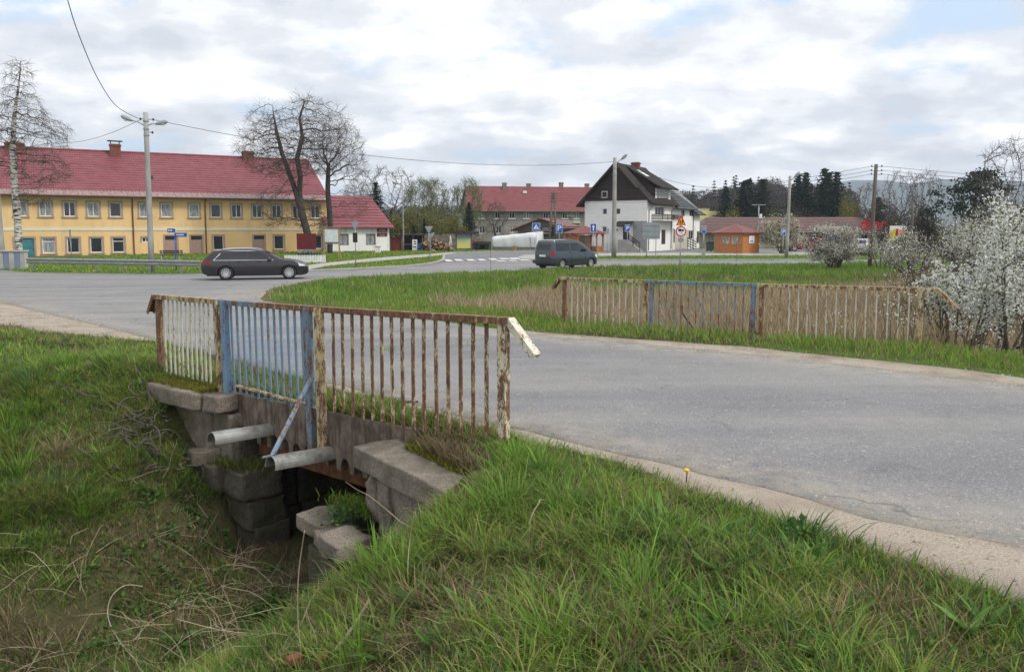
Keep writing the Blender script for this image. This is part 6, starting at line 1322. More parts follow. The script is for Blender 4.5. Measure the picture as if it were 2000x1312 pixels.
# trailer and white tarpaulin tent
e = empty('trailer', (Xat(942, 96), 96, 0), R(2), 'dark flat farm trailer with a red triangle beside the white tent', 'trailer'); mb = MB(); mb.box((-1.1, -.5, .62), (1.0, 1, .95)); [mb.box((-1.1 + k * .5, -.54, .6), (-1.02 + k * .5, -.501, 1.05)) for k in range(5)]; mb.build('bed', M['dark'], e)
for x in (-.6, .5):
    mb = MB(); mb.lathe([(.12, -.1), (.3, -.1), (.33, -.05), (.33, .05), (.3, .1), (.12, .1)], 18, 'y', 0, Matrix.Translation((x, -.35, .33))); mb.build('wheel', M['black'], e, smooth=True)
mb = MB(); mb.prism([(-1.2, .9), (-.85, .9), (-1.02, 1.3)], -.6, -.57, 'y'); mb.build('warning_triangle', M['signred'], e); mb = MB(); mb.bar((1.0, 0, .6), (1.7, 0, .5), .08, .08); mb.build('drawbar', M['dark'], e)
s = NT('white_tarpaulin'); v = s.co('Object'); s.bump(s.noise(v, 2.5, 5, .6), .5, .1); M['tarp'] = s.done(s.ramp(s.noise(v, 1.2, 5), [(.35, (.74, .75, .75)), (.65, (.62, .63, .64))]), .45)
tl, tr_ = Vector((Xat(961, 92), 92, 0)), Vector((Xat(1046, 90), 90, 0)); tw = (tr_ - tl).length
e = empty('tent', tl, math.atan2(tr_.y - tl.y, tr_.x - tl.x), 'long low tent under white tarpaulin beside the barn', 'tent'); tz0, tz1 = zat(463, 92), zat(454, 90)
nxg = 22; prf = lambda f: [(-.02 * math.sin(f * 40), .42), (-.1 - .05 * math.sin(f * 23), (tz0 + (tz1 - tz0) * f) * .75), (0.02, (tz0 + (tz1 - tz0) * f) - .06 + .04 * math.sin(f * 31)), (.35, (tz0 + (tz1 - tz0) * f) + .05 + .03 * math.sin(f * 17)), (2.6, (tz0 + (tz1 - tz0) * f) + .12), (2.9, tz0 * .7), (2.95, .2)]
vs = [(tw * i / nxg, y, z) for i in range(nxg + 1) for y, z in prf(i / nxg)]; k = 7; mb = MB(); mb.add(vs, [(i * k + j, (i + 1) * k + j, (i + 1) * k + j + 1, i * k + j + 1) for i in range(nxg) for j in range(k - 1)] + [tuple(range(k)), tuple(nxg * k + j for j in range(k))[::-1]]); mb.build('tarpaulin', M['tarp'], e, smooth=True)
mb = MB(); mb.box((.1, .06, .0), (tw - .1, 2.8, .41)); mb.build('base_board', M['greywall'], e)
for x in (.03, tw - .6, tw - .03): mb = MB(); mb.tube([(x, -.16, 0), (x, -.16, tz0)], .04, 8); mb.build('pole', M['galv'], e)
mb = MB(); mb.box((tw * .5, -.5, 0), (tw * .5 + .45, -.2, .55)); mb.build('crate', M['wood_tan'], e)
# kiosks
M['kioskpane'] = mat('kiosk_window_posters', (.5, .5, .47), (.16, .16, .16), 3, .25, stretch=(3, 3, 1))
def kiosk(name, label, px, Y, pl_, pr_, pyeave, pyapex, rot, open_=False):
    x = Xat(px, Y, 1); e = empty(name, (x, Y, 0), rot, label, 'kiosk'); w = (pr_ - pl_) / FPX * Y; rad = w / 2 * (.99 if open_ else 1.12); ze, zp_ = zat(pyeave, Y), zat(pyapex, Y); n = 6
    pts = [(rad * math.cos(2 * math.pi * k / n), rad * math.sin(2 * math.pi * k / n)) for k in range(n)]
    for k in range(n):
        a, b = Vector((*pts[k], 0)), Vector((*pts[(k + 1) % n], 0)); d = b - a; Ls = d.length; FM_ = Matrix.Translation(a) @ Matrix.Rotation(math.atan2(d.y, d.x), 4, 'Z')
        # outward normal is -y of this frame
        mb = MB()
        if not open_:
            if k == 4:
                op = [(.18, Ls * .45, .95, 1.75), (Ls * .5, Ls * .82, .95, 1.75), (Ls * .86, Ls - .06, .95, 1.75)]
                wall_openings(mb, Ls, ze, op, .08, FM_); wl_ = mb.build('wall', M['wood_warm'], e)
                for o in op: window(wl_, o, FM_, 'wood_warm', 'kioskpane', 1, None, False, .08, 0, .05)
                mb = MB(); mb.box((0, -.04, .85), (Ls, -.001, .93), 0, FM_); [mb.box((q, -.03, 0), (q + .08, -.001, .85), 0, FM_) for q in (0, Ls * .33, Ls * .66, Ls - .08)]; mb.build('frieze', M['wood_warm'], e)
            else:
                rows = 9
                for r_ in range(rows): z0, z1 = ze * r_ / rows, ze * (r_ + 1) / rows; mb.add([(0, -.025, z0), (Ls, -.025, z0), (Ls, .0, z1), (0, .0, z1), (0, .08, z0), (Ls, .08, z0), (Ls, .08, z1), (0, .08, z1)], [(0, 1, 2, 3), (7, 6, 5, 4), (0, 4, 5, 1), (3, 2, 6, 7)], 0, FM_)
                wl_ = mb.build('wall', M['wood_warm'], e)
                if k == 5: mb = MB(); mb.box((Ls * .38, -.06, 1.05), (Ls * .68, -.03, 1.8), 0, FM_); nb = mb.build('notice', M['signwhite'], wl_); mb = MB(); mb.box((Ls * .45, -.07, 1.5), (Ls * .6, -.061, 1.58), 0, FM_); mb.box((Ls * .43, -.07, 1.15), (Ls * .62, -.061, 1.35), 0, FM_); mb.build('print', M['bluesheet'], nb)
        else:
            mb.box((-.07, -.07, 0), (.07, .07, ze), 0, FM_); mb.build('post', M['wood_warm'], e)
            if k != 4:
                mb = MB(); h = .75 if k not in (1, 2, 3) else ze - .25
                for r_ in range(int(h / .13)): mb.box((.08, -.02, .13 * r_), (Ls - .08, .02, .13 * r_ + .115), 0, FM_)
                mb.build('wall', M['wood_warm'], e)
            mb = MB(); mb.bar(FM_ @ Vector((.08, 0, ze - .45)), FM_ @ Vector((.4, 0, ze - .08)), .07, .07); mb.bar(FM_ @ Vector((Ls - .08, 0, ze - .45)), FM_ @ Vector((Ls - .4, 0, ze - .08)), .07, .07); mb.box((.071, -.05, ze - .12), (Ls - .071, .05, ze), 0, FM_); mb.build('beam', M['wood_warm'], e)
    mb = MB(); ro = rad * (1.2 if open_ else 1.14); P = [Vector((ro * math.cos(2 * math.pi * k / n), ro * math.sin(2 * math.pi * k / n), ze - .05)) for k in range(n)]; ap = Vector((0, 0, zp_))
    mb.add(P + [ap] + [p - Vector((0, 0, .12)) for p in P], [(k, (k + 1) % n, n) for k in range(n)] + [(k, (k + 1) % n, n + 1 + (k + 1) % n, n + 1 + k) for k in range(n)] + [tuple(n + 1 + k for k in range(n))[::-1]]); mb.build('roof', M['kioskroof'], e)
    mb = MB(); mb.lathe([(rad * 1.05, -.05), (rad * 1.05, .05)], 6); mb.build('base', M['pave'], e)
    return e
kiosk('wooden_kiosk', 'closed varnished wooden kiosk with red pyramid roof and white notice', 1438, 81.5, 1400, 1478, 453, 437.5, R(-31))
kiosk('wooden_shelter', 'open varnished wooden shelter with red hexagonal roof beside the white house', 1142, 84, 1106, 1179, 454.5, 441, R(4), True)
# hoarding
hx_ = Xat(1763, 88); e = empty('hoarding', (hx_, 88, 0), R(-4), 'colourful hoarding with an orange heart between blossom shrubs, right of the supermarket', 'billboard'); h0, h1 = zat(470, 88), zat(441, 88); w = 2.9
M['hoardyellow'] = mat('hoarding_yellow', (.7, .6, .03), (.6, .5, .03), 2, .4); M['orange'] = mat('hoarding_orange', (.75, .22, .03), (.65, .18, .03), 2, .4); M['hoardgreen'] = mat('hoarding_green', (.05, .3, .1), (.04, .25, .08), 2, .4)
mb = MB(); mb.box((-w / 2, -.05, h0), (w / 2, .05, h1)); b = mb.build('panel', M['signwhite'], e); flat(b, [(-w / 2, h0), (-w / 2 + .5, h0), (-w / 2 + .7, h1 - .3), (-w / 2, h1 - .6)], 'hoardyellow', -.051, 'yellow_field'); flat(b, [(-w / 2 + .6, h0 + .5), (-w / 2 + .95, h0 + .45), (-w / 2 + .9, h1 - .3), (-w / 2 + .62, h1 - .4)], 'signred', -.051, 'red_field'); flat(b, [(-.15, h0 + .45), (.2, h0 + .95), (.1, h0 + 1.2), (-.15, h0 + 1.1), (-.38, h0 + 1.2), (-.48, h0 + .95)], 'orange', -.051, 'heart'); flat(b, [(.5, h0 + .5), (1.2, h0 + .5), (1.3, h1 - .3), (.55, h1 - .4)], 'signback', -.051, 'grey_field'); flat(b, [(-w / 2, h0), (w / 2, h0), (w / 2, h0 + .35), (-w / 2, h0 + .4)], 'hoardgreen', -.0505, 'green_strip')
for x in (-1, 1): mb = MB(); mb.tube([(x, .12, -.2), (x, .12, h1)], .06, 8); mb.build('post', M['galv'], e)
# yard fence of the white house, small box on the lawn
f0, f1 = at(1176, 488, 83.5), at(1262, 488, 82); e = empty('wire_fence', (f0.x, f0.y, 0), math.atan2(f1.y - f0.y, f1.x - f0.x), 'low grey metal fence along the white house yard', 'fence'); L = (f1 - f0).length
for k in range(6): mb = MB(); mb.box((L * k / 5 - .03, -.03, 0), (L * k / 5 + .03, .03, 1.0)); mb.build('post', M['galv'], e)
mb = MB(); [mb.box((0, -.01, z), (L, .01, z + .025)) for z in (.15, .93)]; [mb.box((L * k / 60, -.006, .15), (L * k / 60 + .012, .006, .93)) for k in range(60)]; mb.build('mesh_panel', M['galv'], e)
e = empty('utility_box', (Xat(738, 82), 82, 0), 0, 'small pale utility box on the lawn before the annex', 'box'); mb = MB(); mb.box((-.3, -.2, -.05), (.25, .2, .62)); mb.build('cabinet', M['whitewall'], e, bevel=.02); mb = MB(); mb.box((-.33, -.23, .62), (.28, .23, .68)); mb.build('lid', M['greyplinth'], e)
M['binsgreen'] = mat('bin_green', (.03, .06, .04), (.022, .045, .03), 2, .5)
for k, (px, lab) in enumerate(((1386, 'dark green waste bin at the kerb by the house terrace'), (1394, 'dark green waste bin standing next to the wooden kiosk wall'))):
    e = empty('waste_bin', (Xat(px, 88), 88, 0), R(5), lab, 'bin', 'waste bins behind the kiosk'); mb = MB(); mb.prism([(-.27, .1), (.27, .1), (.32, 1.0), (-.32, 1.0)], -.3, .3, 'y'); mb.build('bin_body', M['binsgreen'], e, bevel=.02); mb = MB(); mb.box((-.34, -.34, 1.0), (.34, .32, 1.07)); mb.build('lid', M['binsgreen'], e)
    for x in (-.2, .2): mb = MB(); mb.lathe([(.02, -.03), (.1, -.03), (.1, .03), (.02, .03)], 12, 'y', 0, Matrix.Translation((x, .25, .1))); mb.build('wheel', M['black'], e)
# ------------------------------------------------------------------ trees
def tubes(P0, P1, r0, r1, k):
    P0, P1 = np.asarray(P0, float), np.asarray(P1, float); n = len(P0)
    if n == 0: return np.zeros((0, 3)), np.zeros((0, 4), int)
    d = P1 - P0; d /= np.linalg.norm(d, axis=1, keepdims=True) + 1e-9
    ref = np.where(np.abs(d[:, 2:3]) > .9, np.array([[1., 0, 0]]), np.array([[0, 0, 1.]])); a = np.cross(d, ref); a /= np.linalg.norm(a, axis=1, keepdims=True); b = np.cross(a, d)
    w = 2 * np.pi * np.arange(k) / k; off = a[:, None, :] * np.cos(w)[None, :, None] + b[:, None, :] * np.sin(w)[None, :, None]
    V = np.concatenate([P0[:, None] + off * np.asarray(r0)[:, None, None], P1[:, None] + off * np.asarray(r1)[:, None, None]], 1).reshape(-1, 3)
    j = np.arange(k); q = np.stack([j, (j + 1) % k, k + (j + 1) % k, k + j], -1); F = (np.arange(n) * 2 * k)[:, None, None] + q[None]
    return V, F.reshape(-1, 4)
def ellip(rng, n, c, r, shell=0.25):
    v = rng.normal(size=(n, 3)); v /= np.linalg.norm(v, axis=1, keepdims=True); rad = (shell + (1 - shell) * rng.random(n)) ** (1 / 2.2); return np.array(c) + v * rad[:, None] * np.array(r)
def colonize(rng, start, att, step, infl, kill, maxit=140, trop=(0, 0, .1), jit=.15, extra=()):
    nodes = [np.array(p, float) for p in start]; par = [-1] + list(range(len(start) - 1))
    for ch in extra:
        for q, p in enumerate(ch): par.append(len(start) - 1 if q == 0 else len(nodes) - 1); nodes.append(np.array(p, float))
    N = np.array(nodes)
    D = np.linalg.norm(att[:, None] - N[None], axis=2); nn = D.argmin(1); dd = D.min(1); alive = np.ones(len(att), bool); trop = np.array(trop)
    for it in range(maxit):
        act = alive & (dd < infl)
        if not act.any():
            if it == 0: act = alive & (dd < dd.min() + infl)
            else: break
        dirs = att[act] - N[nn[act]]; dirs /= np.linalg.norm(dirs, axis=1, keepdims=True) + 1e-9; S_ = np.zeros_like(N); np.add.at(S_, nn[act], dirs); idx = np.unique(nn[act])
        d = S_[idx]; d /= np.linalg.norm(d, axis=1, keepdims=True) + 1e-9; d = d + trop + rng.normal(size=d.shape) * jit; d /= np.linalg.norm(d, axis=1, keepdims=True)
        new = N[idx] + d * step; b = len(N); N = np.concatenate([N, new]); par += list(idx)
        Dn = np.linalg.norm(att[:, None] - new[None], axis=2); m = Dn.min(1); better = m < dd; nn = np.where(better, b + Dn.argmin(1), nn); dd = np.minimum(dd, m); alive &= dd > kill
        if len(N) > 9000 or not alive.any(): break
    return N, np.array(par)
def radii(N, par, rtip, e=2.3):
    n = len(N); acc = np.zeros(n); r = np.zeros(n); ch = np.zeros(n, int)
    for i in range(n - 1, -1, -1):
        r[i] = rtip if ch[i] == 0 else acc[i] ** (1 / e)
        if par[i] >= 0: acc[par[i]] += r[i] ** e; ch[par[i]] += 1
    return r, ch
def quads(rng, P, size, up=0.0, asp=1.0):
    n = len(P); a = rng.normal(size=(n, 3)); a /= np.linalg.norm(a, axis=1, keepdims=True); b = rng.normal(size=(n, 3)); b[:, 2] += up; b = np.cross(a, b); b /= np.linalg.norm(b, axis=1, keepdims=True) + 1e-9
    s_ = (np.asarray(size) * np.ones(n))[:, None]; a = a * s_ * asp; b = b * s_
    V = np.stack([P - a * .5, P + b * .35, P + a * .5, P - b * .35], 1).reshape(-1, 3); return V, np.arange(4 * n).reshape(-1, 4)
def colvar(rng, n, cols, k=4):
    c = np.array(cols)[rng.integers(0, len(cols), n)] * (0.75 + .5 * rng.random((n, 1))); return np.repeat(c, k, 0)
class Tree: pass
def grow(seed, start, att, step, infl, kill, rtip=.012, trop=(0, 0, .1), jit=.15, twigs=3, twl=.55, twr=.009, droop=0.0, rmax=None, e=2.3, maxit=140, extra=()):
    rng = np.random.default_rng(seed); N, par = colonize(rng, start, att, step, infl, kill, maxit, trop, jit, extra); r, ch = radii(N, par, rtip, e)
    if rmax: 
        k = rmax / r[0]; r = np.where(r > rtip * 2.2, rtip * 2.2 + (r - rtip * 2.2) * (rmax - rtip * 2.2) / max(r[0] - rtip * 2.2, 1e-6), r)
    T = Tree(); T.N, T.par, T.r, T.rng = N, par, r, rng
    ok = par >= 0; A, B = N[par[ok]], N[ok]; ra, rb = r[par[ok]], r[ok]; ra = np.minimum(ra, rb * 1.6 + .004); T.E = (A, B, ra, rb)
    th = np.where(r < rtip * 1.9)[0]; th = th[th > len(start)]
    base = np.repeat(th, twigs); d = N[base] - N[par[base]]; d /= np.linalg.norm(d, axis=1, keepdims=True) + 1e-9
    d = d * .8 + rng.normal(size=d.shape) * .55 + np.array([0, 0, -droop]); d /= np.linalg.norm(d, axis=1, keepdims=True); L = twl * (.5 + .8 * rng.random(len(base)))
    m = N[base] + d * L[:, None] * .5; d2 = d + rng.normal(size=d.shape) * .3 + np.array([0, 0, -droop * 1.3 + .08]); d2 /= np.linalg.norm(d2, axis=1, keepdims=True); t_ = m + d2 * L[:, None] * .6
    T.TW = (np.concatenate([N[base], m]), np.concatenate([m, t_]), np.full(2 * len(base), twr), np.concatenate([np.full(len(base), twr * .85), np.full(len(base), twr * .5)])); T.tips = t_; T.mids = m
    return T
def tree_obj(name, T, loc, label, cat, group=None, bark='bark', twig='twig', thr=.05, leaves=None, rz=0, leafmat='leaf', crown_name='crown'):
    e = empty(name, loc, rz, label, cat, group); A, B, ra, rb = T.E; big = rb > thr
    V1, F1 = tubes(A[big], B[big], ra[big], rb[big], 9); np_mesh('trunk', V1, F1, M[bark], e, smooth=True)
    V2, F2 = tubes(A[~big], B[~big], ra[~big], rb[~big], 4); V3, F3 = tubes(*T.TW, 3); V = np.concatenate([V2, V3]); F = np.concatenate([F2, F3 + len(V2)]); mats = [M[twig]]; mi = np.zeros(len(F), int); cols = np.full((len(V), 3), .05)
    if leaves is not None:
        LV, LF, LC = leaves; F = np.concatenate([F, LF + len(V)]); V = np.concatenate([V, LV]); cols = np.concatenate([cols, LC]); mats.append(M[leafmat]); mi = np.concatenate([mi, np.ones(len(LF), int)])
    np_mesh(crown_name, V, F, mats, e, colors=cols, mi=mi); return e
def trunkline(pts, step):
    o = [Vector(pts[0])]
    for a, b in zip(pts, pts[1:]):
        a, b = Vector(a), Vector(b); n = max(1, int((b - a).length / step)); o += [a.lerp(b, (k + 1) / n) for k in range(n)]
    return [tuple(p) for p in o]
def thin(rng, a, sc=.33, lo=.42):
    f = (fbm(a[:, 0] * sc + 9, a[:, 2] * sc) + fbm(a[:, 1] * sc + 30, a[:, 2] * sc + 11)) / 2; return a[rng.random(len(a)) < np.clip((f - lo) * 7, .05, 1)]
# --- big bare tree before the yellow house
rng = np.random.default_rng(5)
YT = 77.0; SC = YT / FPX
def rel(px, py, base, dy=0.0, Y=YT): p = at(px, py, Y); return (p.x - base[0], dy, p.z - base[2])
b0 = (Xat(607, YT, .5), YT, 0)
tl_ = trunkline([(0, 0, -.3), rel(600, 455, b0), rel(590, 420, b0, .1), rel(586, 402, b0, 0)], .4); ex_ = [trunkline([rel(577, 372, b0), rel(562, 335, b0, .3), rel(548, 300, b0, .5), rel(540, 262, b0, .3), rel(532, 228, b0, .5), rel(530, 205, b0, .4)], .5), trunkline([rel(585, 375, b0), rel(588, 345, b0, -.3), rel(583, 310, b0, -.5), rel(592, 268, b0, -.3), rel(588, 232, b0, -.5), rel(596, 200, b0, -.3)], .5)]
att = np.concatenate([ellip(rng, 1900, rel(572, 275, b0), (5.2, 4.4, 4.6), .1), ellip(rng, 330, rel(515, 300, b0), (3.1, 3, 2.5)), ellip(rng, 300, rel(635, 260, b0), (3.0, 3, 3.2)), ellip(rng, 320, rel(560, 400, b0), (3.3, 3.2, 1.9), .4), ellip(rng, 120, rel(560, 440, b0), (2.2, 2.4, .9), .4), ellip(rng, 120, rel(612, 430, b0), (2.0, 2.4, 1.0), .4)])
att = thin(rng, att[att[:, 2] > 2.6], .33, .37)
T = grow(6, tl_, att, .28, 1.9, .38, .013, (0, 0, .06), .3, 3, .75, .0075, .0, .36, 2.6, extra=ex_)
tree_obj('bare_tree', T, b0, 'tall bare broad crowned tree behind the maroon board, before the yellow house', 'tree', thr=.07)
Y2 = 79.0; b2 = (Xat(644, Y2, .5), Y2, 0); r2 = lambda px, py, dy=0.0: rel(px, py, b2, dy, Y2)
tl_ = trunkline([(0, 0, -.3), r2(645, 440), r2(640, 370), r2(641, 330)], .4)
att = np.concatenate([ellip(rng, 900, r2(660, 300), (2.9, 3, 3.4), .1), ellip(rng, 300, r2(668, 330), (2.9, 2.8, 1.8)), ellip(rng, 140, r2(690, 400), (1.9, 2.2, 1.6), .4), ellip(rng, 70, r2(625, 400), (1.8, 2, 1.8), .4)])
att = thin(rng, att)
T = grow(8, tl_, att, .28, 1.9, .38, .012, (0, 0, .03), .32, 3, .72, .0075, .0, .27, 2.6)
tree_obj('bare_tree', T, b2, 'narrower bare tree with a low side limb, before the white annex', 'tree', thr=.07)
# --- birch
YB = 60.0; bb = (Xat(37, YB, .5), YB, 0); rb_ = lambda px, py, dy=0.0: rel(px, py, bb, dy, YB)
s = NT('birch_bark'); v = s.co('Object', (1, 1, 4)); f = s.noise(v, 2.2, 5, .65); M['birch'] = s.done(s.ramp(f, [(.44, (.03, .027, .025)), (.5, (.5, .48, .44)), (.7, (.62, .6, .56))]), .8)
tl_ = trunkline([(0, 0, -.3), rb_(34, 420), rb_(28, 350), rb_(25, 290), rb_(28, 230), rb_(36, 170), rb_(40, 135)], .35)
att = np.concatenate([ellip(rng, 140, rb_(38, 150), (1.0, 1.2, 1.6)), ellip(rng, 260, rb_(35, 230), (2.3, 2.2, 2.4)), ellip(rng, 300, rb_(60, 265), (3.2, 2.6, 2.0)), ellip(rng, 200, rb_(0, 280), (2.6, 2.4, 2.6)), ellip(rng, 160, rb_(75, 330), (2.6, 2.2, 1.4)), ellip(rng, 40, rb_(60, 385), (1.6, 1.6, .8))])
T = grow(12, tl_, att, .28, 1.8, .36, .011, (0, 0, .05), .22, 4, .6, .008, .35, .26)
tree_obj('birch_tree', T, bb, 'tall bare birch with white and black bark beside the parapet', 'tree', bark='birch', thr=.06)
# --- prototypes for the background
def bare_proto(seed, H, W_, leaves=0, lc=None, multi=False):
    rng = np.random.default_rng(seed); tl_ = trunkline([(0, 0, -.2), (.1, 0, H * .18), (rng.normal() * .3, .2, H * .38)], H * .03)
    att = np.concatenate([ellip(rng, 320, (0, 0, H * .66), (W_ / 2, W_ / 2, H * .34), .3), ellip(rng, 60, (rng.normal() * W_ * .2, 0, H * .42), (W_ * .4, W_ * .4, H * .18))])
    T = grow(seed + 1, tl_, att, H * .03, H * .24, H * .042, .016 * H / 10, (0, 0, .12), .2, 3, H * .06, .014 * H / 10, 0, .022 * H)
    if leaves:
        P = np.concatenate([T.tips, T.mids])[:]; P = np.repeat(P, leaves, 0); P = P + T.rng.normal(size=P.shape) * H * .018; V, F = quads(T.rng, P, H * .017); T.leaves = (V, F, colvar(T.rng, len(P), lc))
    else: T.leaves = None
    return T
SG = [(.17, .21, .06), (.13, .17, .05), (.22, .24, .08)]; YG = [(.2, .2, .03), (.15, .16, .028), (.25, .23, .04)]
PT = [bare_proto(21, 10, 8), bare_proto(31, 10, 7), bare_proto(41, 10, 6.5)]; PL = [bare_proto(51, 10, 6.5, 2, SG), bare_proto(61, 10, 6, 2, SG)]
cache = {}
def bgtree(name, kind, px, Y, pytop, label, group=None, wx=1.0, zb=None, twig='twig_grey', cat='tree', pxb=None):
    x = Xat(px, Y, 4); z0 = (gz0(x, Y) if zb is None else zb); H = zat(pytop, Y) - z0; T = {'b': PT, 'l': PL}[kind[0]][int(kind[1])]
    k = (kind, twig)
    if k not in cache:
        e = tree_obj(name, T, (x, Y, z0), label, cat, group, twig=twig, thr=.06, leaves=T.leaves); cache[k] = e
    else:
        e = copy_tree(cache[k]); e.name = name; e['label'] = label; e['category'] = cat
        if group: e['group'] = group
        elif 'group' in e: del e['group']
    e.location = (x, Y, z0); e.rotation_euler = (0, 0, (px * 1.7) % 6.28); e.scale = (H / 10 * wx, H / 10 * wx, H / 10); return e
bgtree('bare_tree', 'b0', 760, 120, 322, 'wide bare tree behind the white annex and dark spruce', wx=1.0)
bgtree('leafing_tree', 'l0', 822, 115, 346, 'pale green budding tree left of two behind the yellow green bushes', wx=.8)
bgtree('leafing_tree', 'l1', 848, 117, 345, 'pale green budding tree right of two behind the yellow green bushes', wx=.75)
bgtree('bare_tree', 'b1', 884, 125, 362, 'thin bare tree standing between the budding trees and the red roof', wx=.6)
bgtree('leafing_tree', 'l0', 914, 118, 345, 'pale green budding tree right beside the grey tenement roof', wx=.72)
bgtree('bare_tree', 'b2', 968, 108, 391, 'bare multi branched tree before the left end of the grey tenement', wx=.85, twig='twig')
bgtree('bare_tree', 'b2', 700, 125, 345, 'bare tree behind the ridge of the white annex', wx=.8)
bgtree('bare_tree', 'b1', 1693, 105, 356, 'slender bare tree just left of the tall wooden pole, above the supermarket', wx=.62, twig='twig')
bgtree('bare_tree', 'b0', 1757, 100, 330, 'larger bare tree behind the short grey pole, left of a pair', wx=.62, twig='twig')
bgtree('bare_tree', 'b2', 1806, 98, 328, 'larger bare tree right of a pair, beside the dark pine', wx=.7, twig='twig')
bgtree('bare_tree', 'b1', 1972, 40, 268, 'big bare tree at the right picture edge above white blossom', wx=.72, twig='twig_grey')
bgtree('bare_tree', 'b0', 1600, 112, 420, 'small bare tree before the supermarket roof', wx=.9, twig='twig')
# --- conifers
def spruce_mesh(seed, H=10, rw=2.3, dens=1.0, col=((.018, .034, .018), (.026, .046, .022), (.012, .024, .014)), pine=False):
    rng = np.random.default_rng(seed); P = []; SZ = []; A = []; B = []; n = int(24 * dens)
    for i in range(n):
        f = i / (n - 1); z = H * (.06 + .93 * f); L = rw * (1 - f) ** .85 + .12; nb = max(4, int(9 * (1 - f * .5)))
        for k in range(nb):
            a = 2 * math.pi * (k + rng.random() * .8) / nb; l = L * (.7 + .45 * rng.random()); m = max(3, int(l * 7)); q = np.linspace(.12, 1, m)
            zz = z - .32 * l * q + .22 * l * q * q + .12 * l * (1 if f > .7 else 0); X = np.stack([np.cos(a) * l * q, np.sin(a) * l * q, zz], -1); A.append(X[0] * [0, 0, 1]); B.append(X[-1])
            for _ in range(5): P.append(X + rng.normal(size=X.shape) * np.array([.12, .12, .09])); SZ.append(.34 * (1 - .35 * q) * (.7 + .6 * rng.random(m)))
    P = np.concatenate(P); SZ = np.concatenate(SZ); V, F = quads(rng, P, SZ * H / 10 * 1.0, 0, 1.0); C = colvar(rng, len(P), col); A, B = np.array(A), np.array(B); V2, F2 = tubes(A, B, np.full(len(A), .02), np.full(len(A), .008), 3)
    tV, tF = tubes([[0, 0, -.2], [0, 0, H * .5]], [[0, 0, H * .5], [0, 0, H * .99]], [H * .016, H * .01], [H * .01, .01], 8); return V, F, C, V2, F2, tV, tF
def conifer(name, proto, px, Y, pytop, label, group=None, wx=1.0, zb=None):
    x = Xat(px, Y, 4); z0 = gz0(x, Y) if zb is None else zb; H = zat(pytop, Y) - z0
    if proto not in cache:
        V, F, C, V2, F2, tV, tF = spruce_mesh(*proto); e = empty(name, (x, Y, z0), 0, label, 'tree', group); np_mesh('trunk', tV, tF, M['bark'], e, smooth=True)
        np_mesh('crown', np.concatenate([V, V2]), np.concatenate([F, F2 + len(V)]), [M['leaf'], M['bark']], e, colors=np.concatenate([C, np.full((len(V2), 3), .03)]), mi=[0] * len(F) + [1] * len(F2)); cache[proto] = e
    else:
        e = copy_tree(cache[proto]); e['label'] = label
        if group: e['group'] = group
        elif 'group' in e: del e['group']
    e.location = (x, Y, z0); e.rotation_euler = (0, 0, (px * 2.3) % 6.28); e.scale = (H / 10 * wx,) * 2 + (H / 10,); return e
SA, SB = (71, 10, 2.3), (72, 10, 1.9)
conifer('spruce_tree', SA, 735, 104, 358, 'dark spruce behind the right end of the annex roof', wx=1.15)
conifer('spruce_tree', SB, 916, 112, 396, 'dark spruce at the left corner of the grey tenement', wx=1.3)
conifer('spruce_tree', SB, 828, 99, 428, 'small dark conifer behind the shed and woodpile')
conifer('spruce_tree', SA, 808, 101, 441, 'smallest dark conifer, directly above the shed roof')
for px, Y, py, w, lab in ((1417, 150, 366, .8, 'slim dark spruce above the left end of the brown supermarket roof'), (1450, 145, 356, 1.05, 'dark spruce with twin neighbours left of the T shaped lamp'), (1461, 150, 352, .95, 'dark spruce rising just behind the T shaped lamp, right of its twin'), (1487, 142, 352, .9, 'pointed dark spruce just right of the T shaped lamp'), (1557, 138, 343, .8, 'dark spruce right behind the lamp beside the cream blossom tree'), (1572, 140, 338, .8, 'dark spruce second right from the lamp by the cream blossom tree'), (1607, 136, 331, .75, 'tallest dark spruce of the group above the red parked car'), (1617, 140, 339, .8, 'dark spruce in the middle of the group above the supermarket'), (1632, 137, 337, .85, 'dark spruce at the right of the group, beside the yellow green trees'), (1714, 130, 386, 1.2, 'broad dark spruce right of the tall wooden pole')):
    conifer('spruce_tree', SA if int(px) % 2 else SB, px, Y, py, lab, wx=w * 1.9)
# pine at the right
def pine(px, Y, pytop, label):
    rng = np.random.default_rng(7); x = Xat(px, Y, 4); z0 = gz0(x, Y); H = zat(pytop, Y) - z0; e = empty('pine_tree', (x, Y, z0), 0, label, 'tree'); tV, tF = tubes([[0, 0, -.2], [.1, 0, H * .5]], [[.1, 0, H * .5], [0, 0, H * .96]], [.2, .14], [.14, .04], 8); np_mesh('trunk', tV, tF, M['bark'], e, smooth=True)
    P = []
    for k in range(46):
        c = np.array([rng.normal() * H * .17, rng.normal() * H * .17, H * (.45 + .52 * rng.random())]); c[:2] *= 1.35 - (c[2] / H - .45); v = rng.normal(size=(70, 3)) * np.array([.42, .42, .2]) * H / 7; P.append(c + v)
    P = np.concatenate(P); V, F = quads(rng, P, .3); np_mesh('crown', V, F, M['leaf'], e, colors=colvar(rng, len(P), [(.02, .036, .02), (.032, .052, .028), (.014, .026, .016)])); return e
pine(1903, 80, 333, 'dark spreading pine behind the blossom at the right')
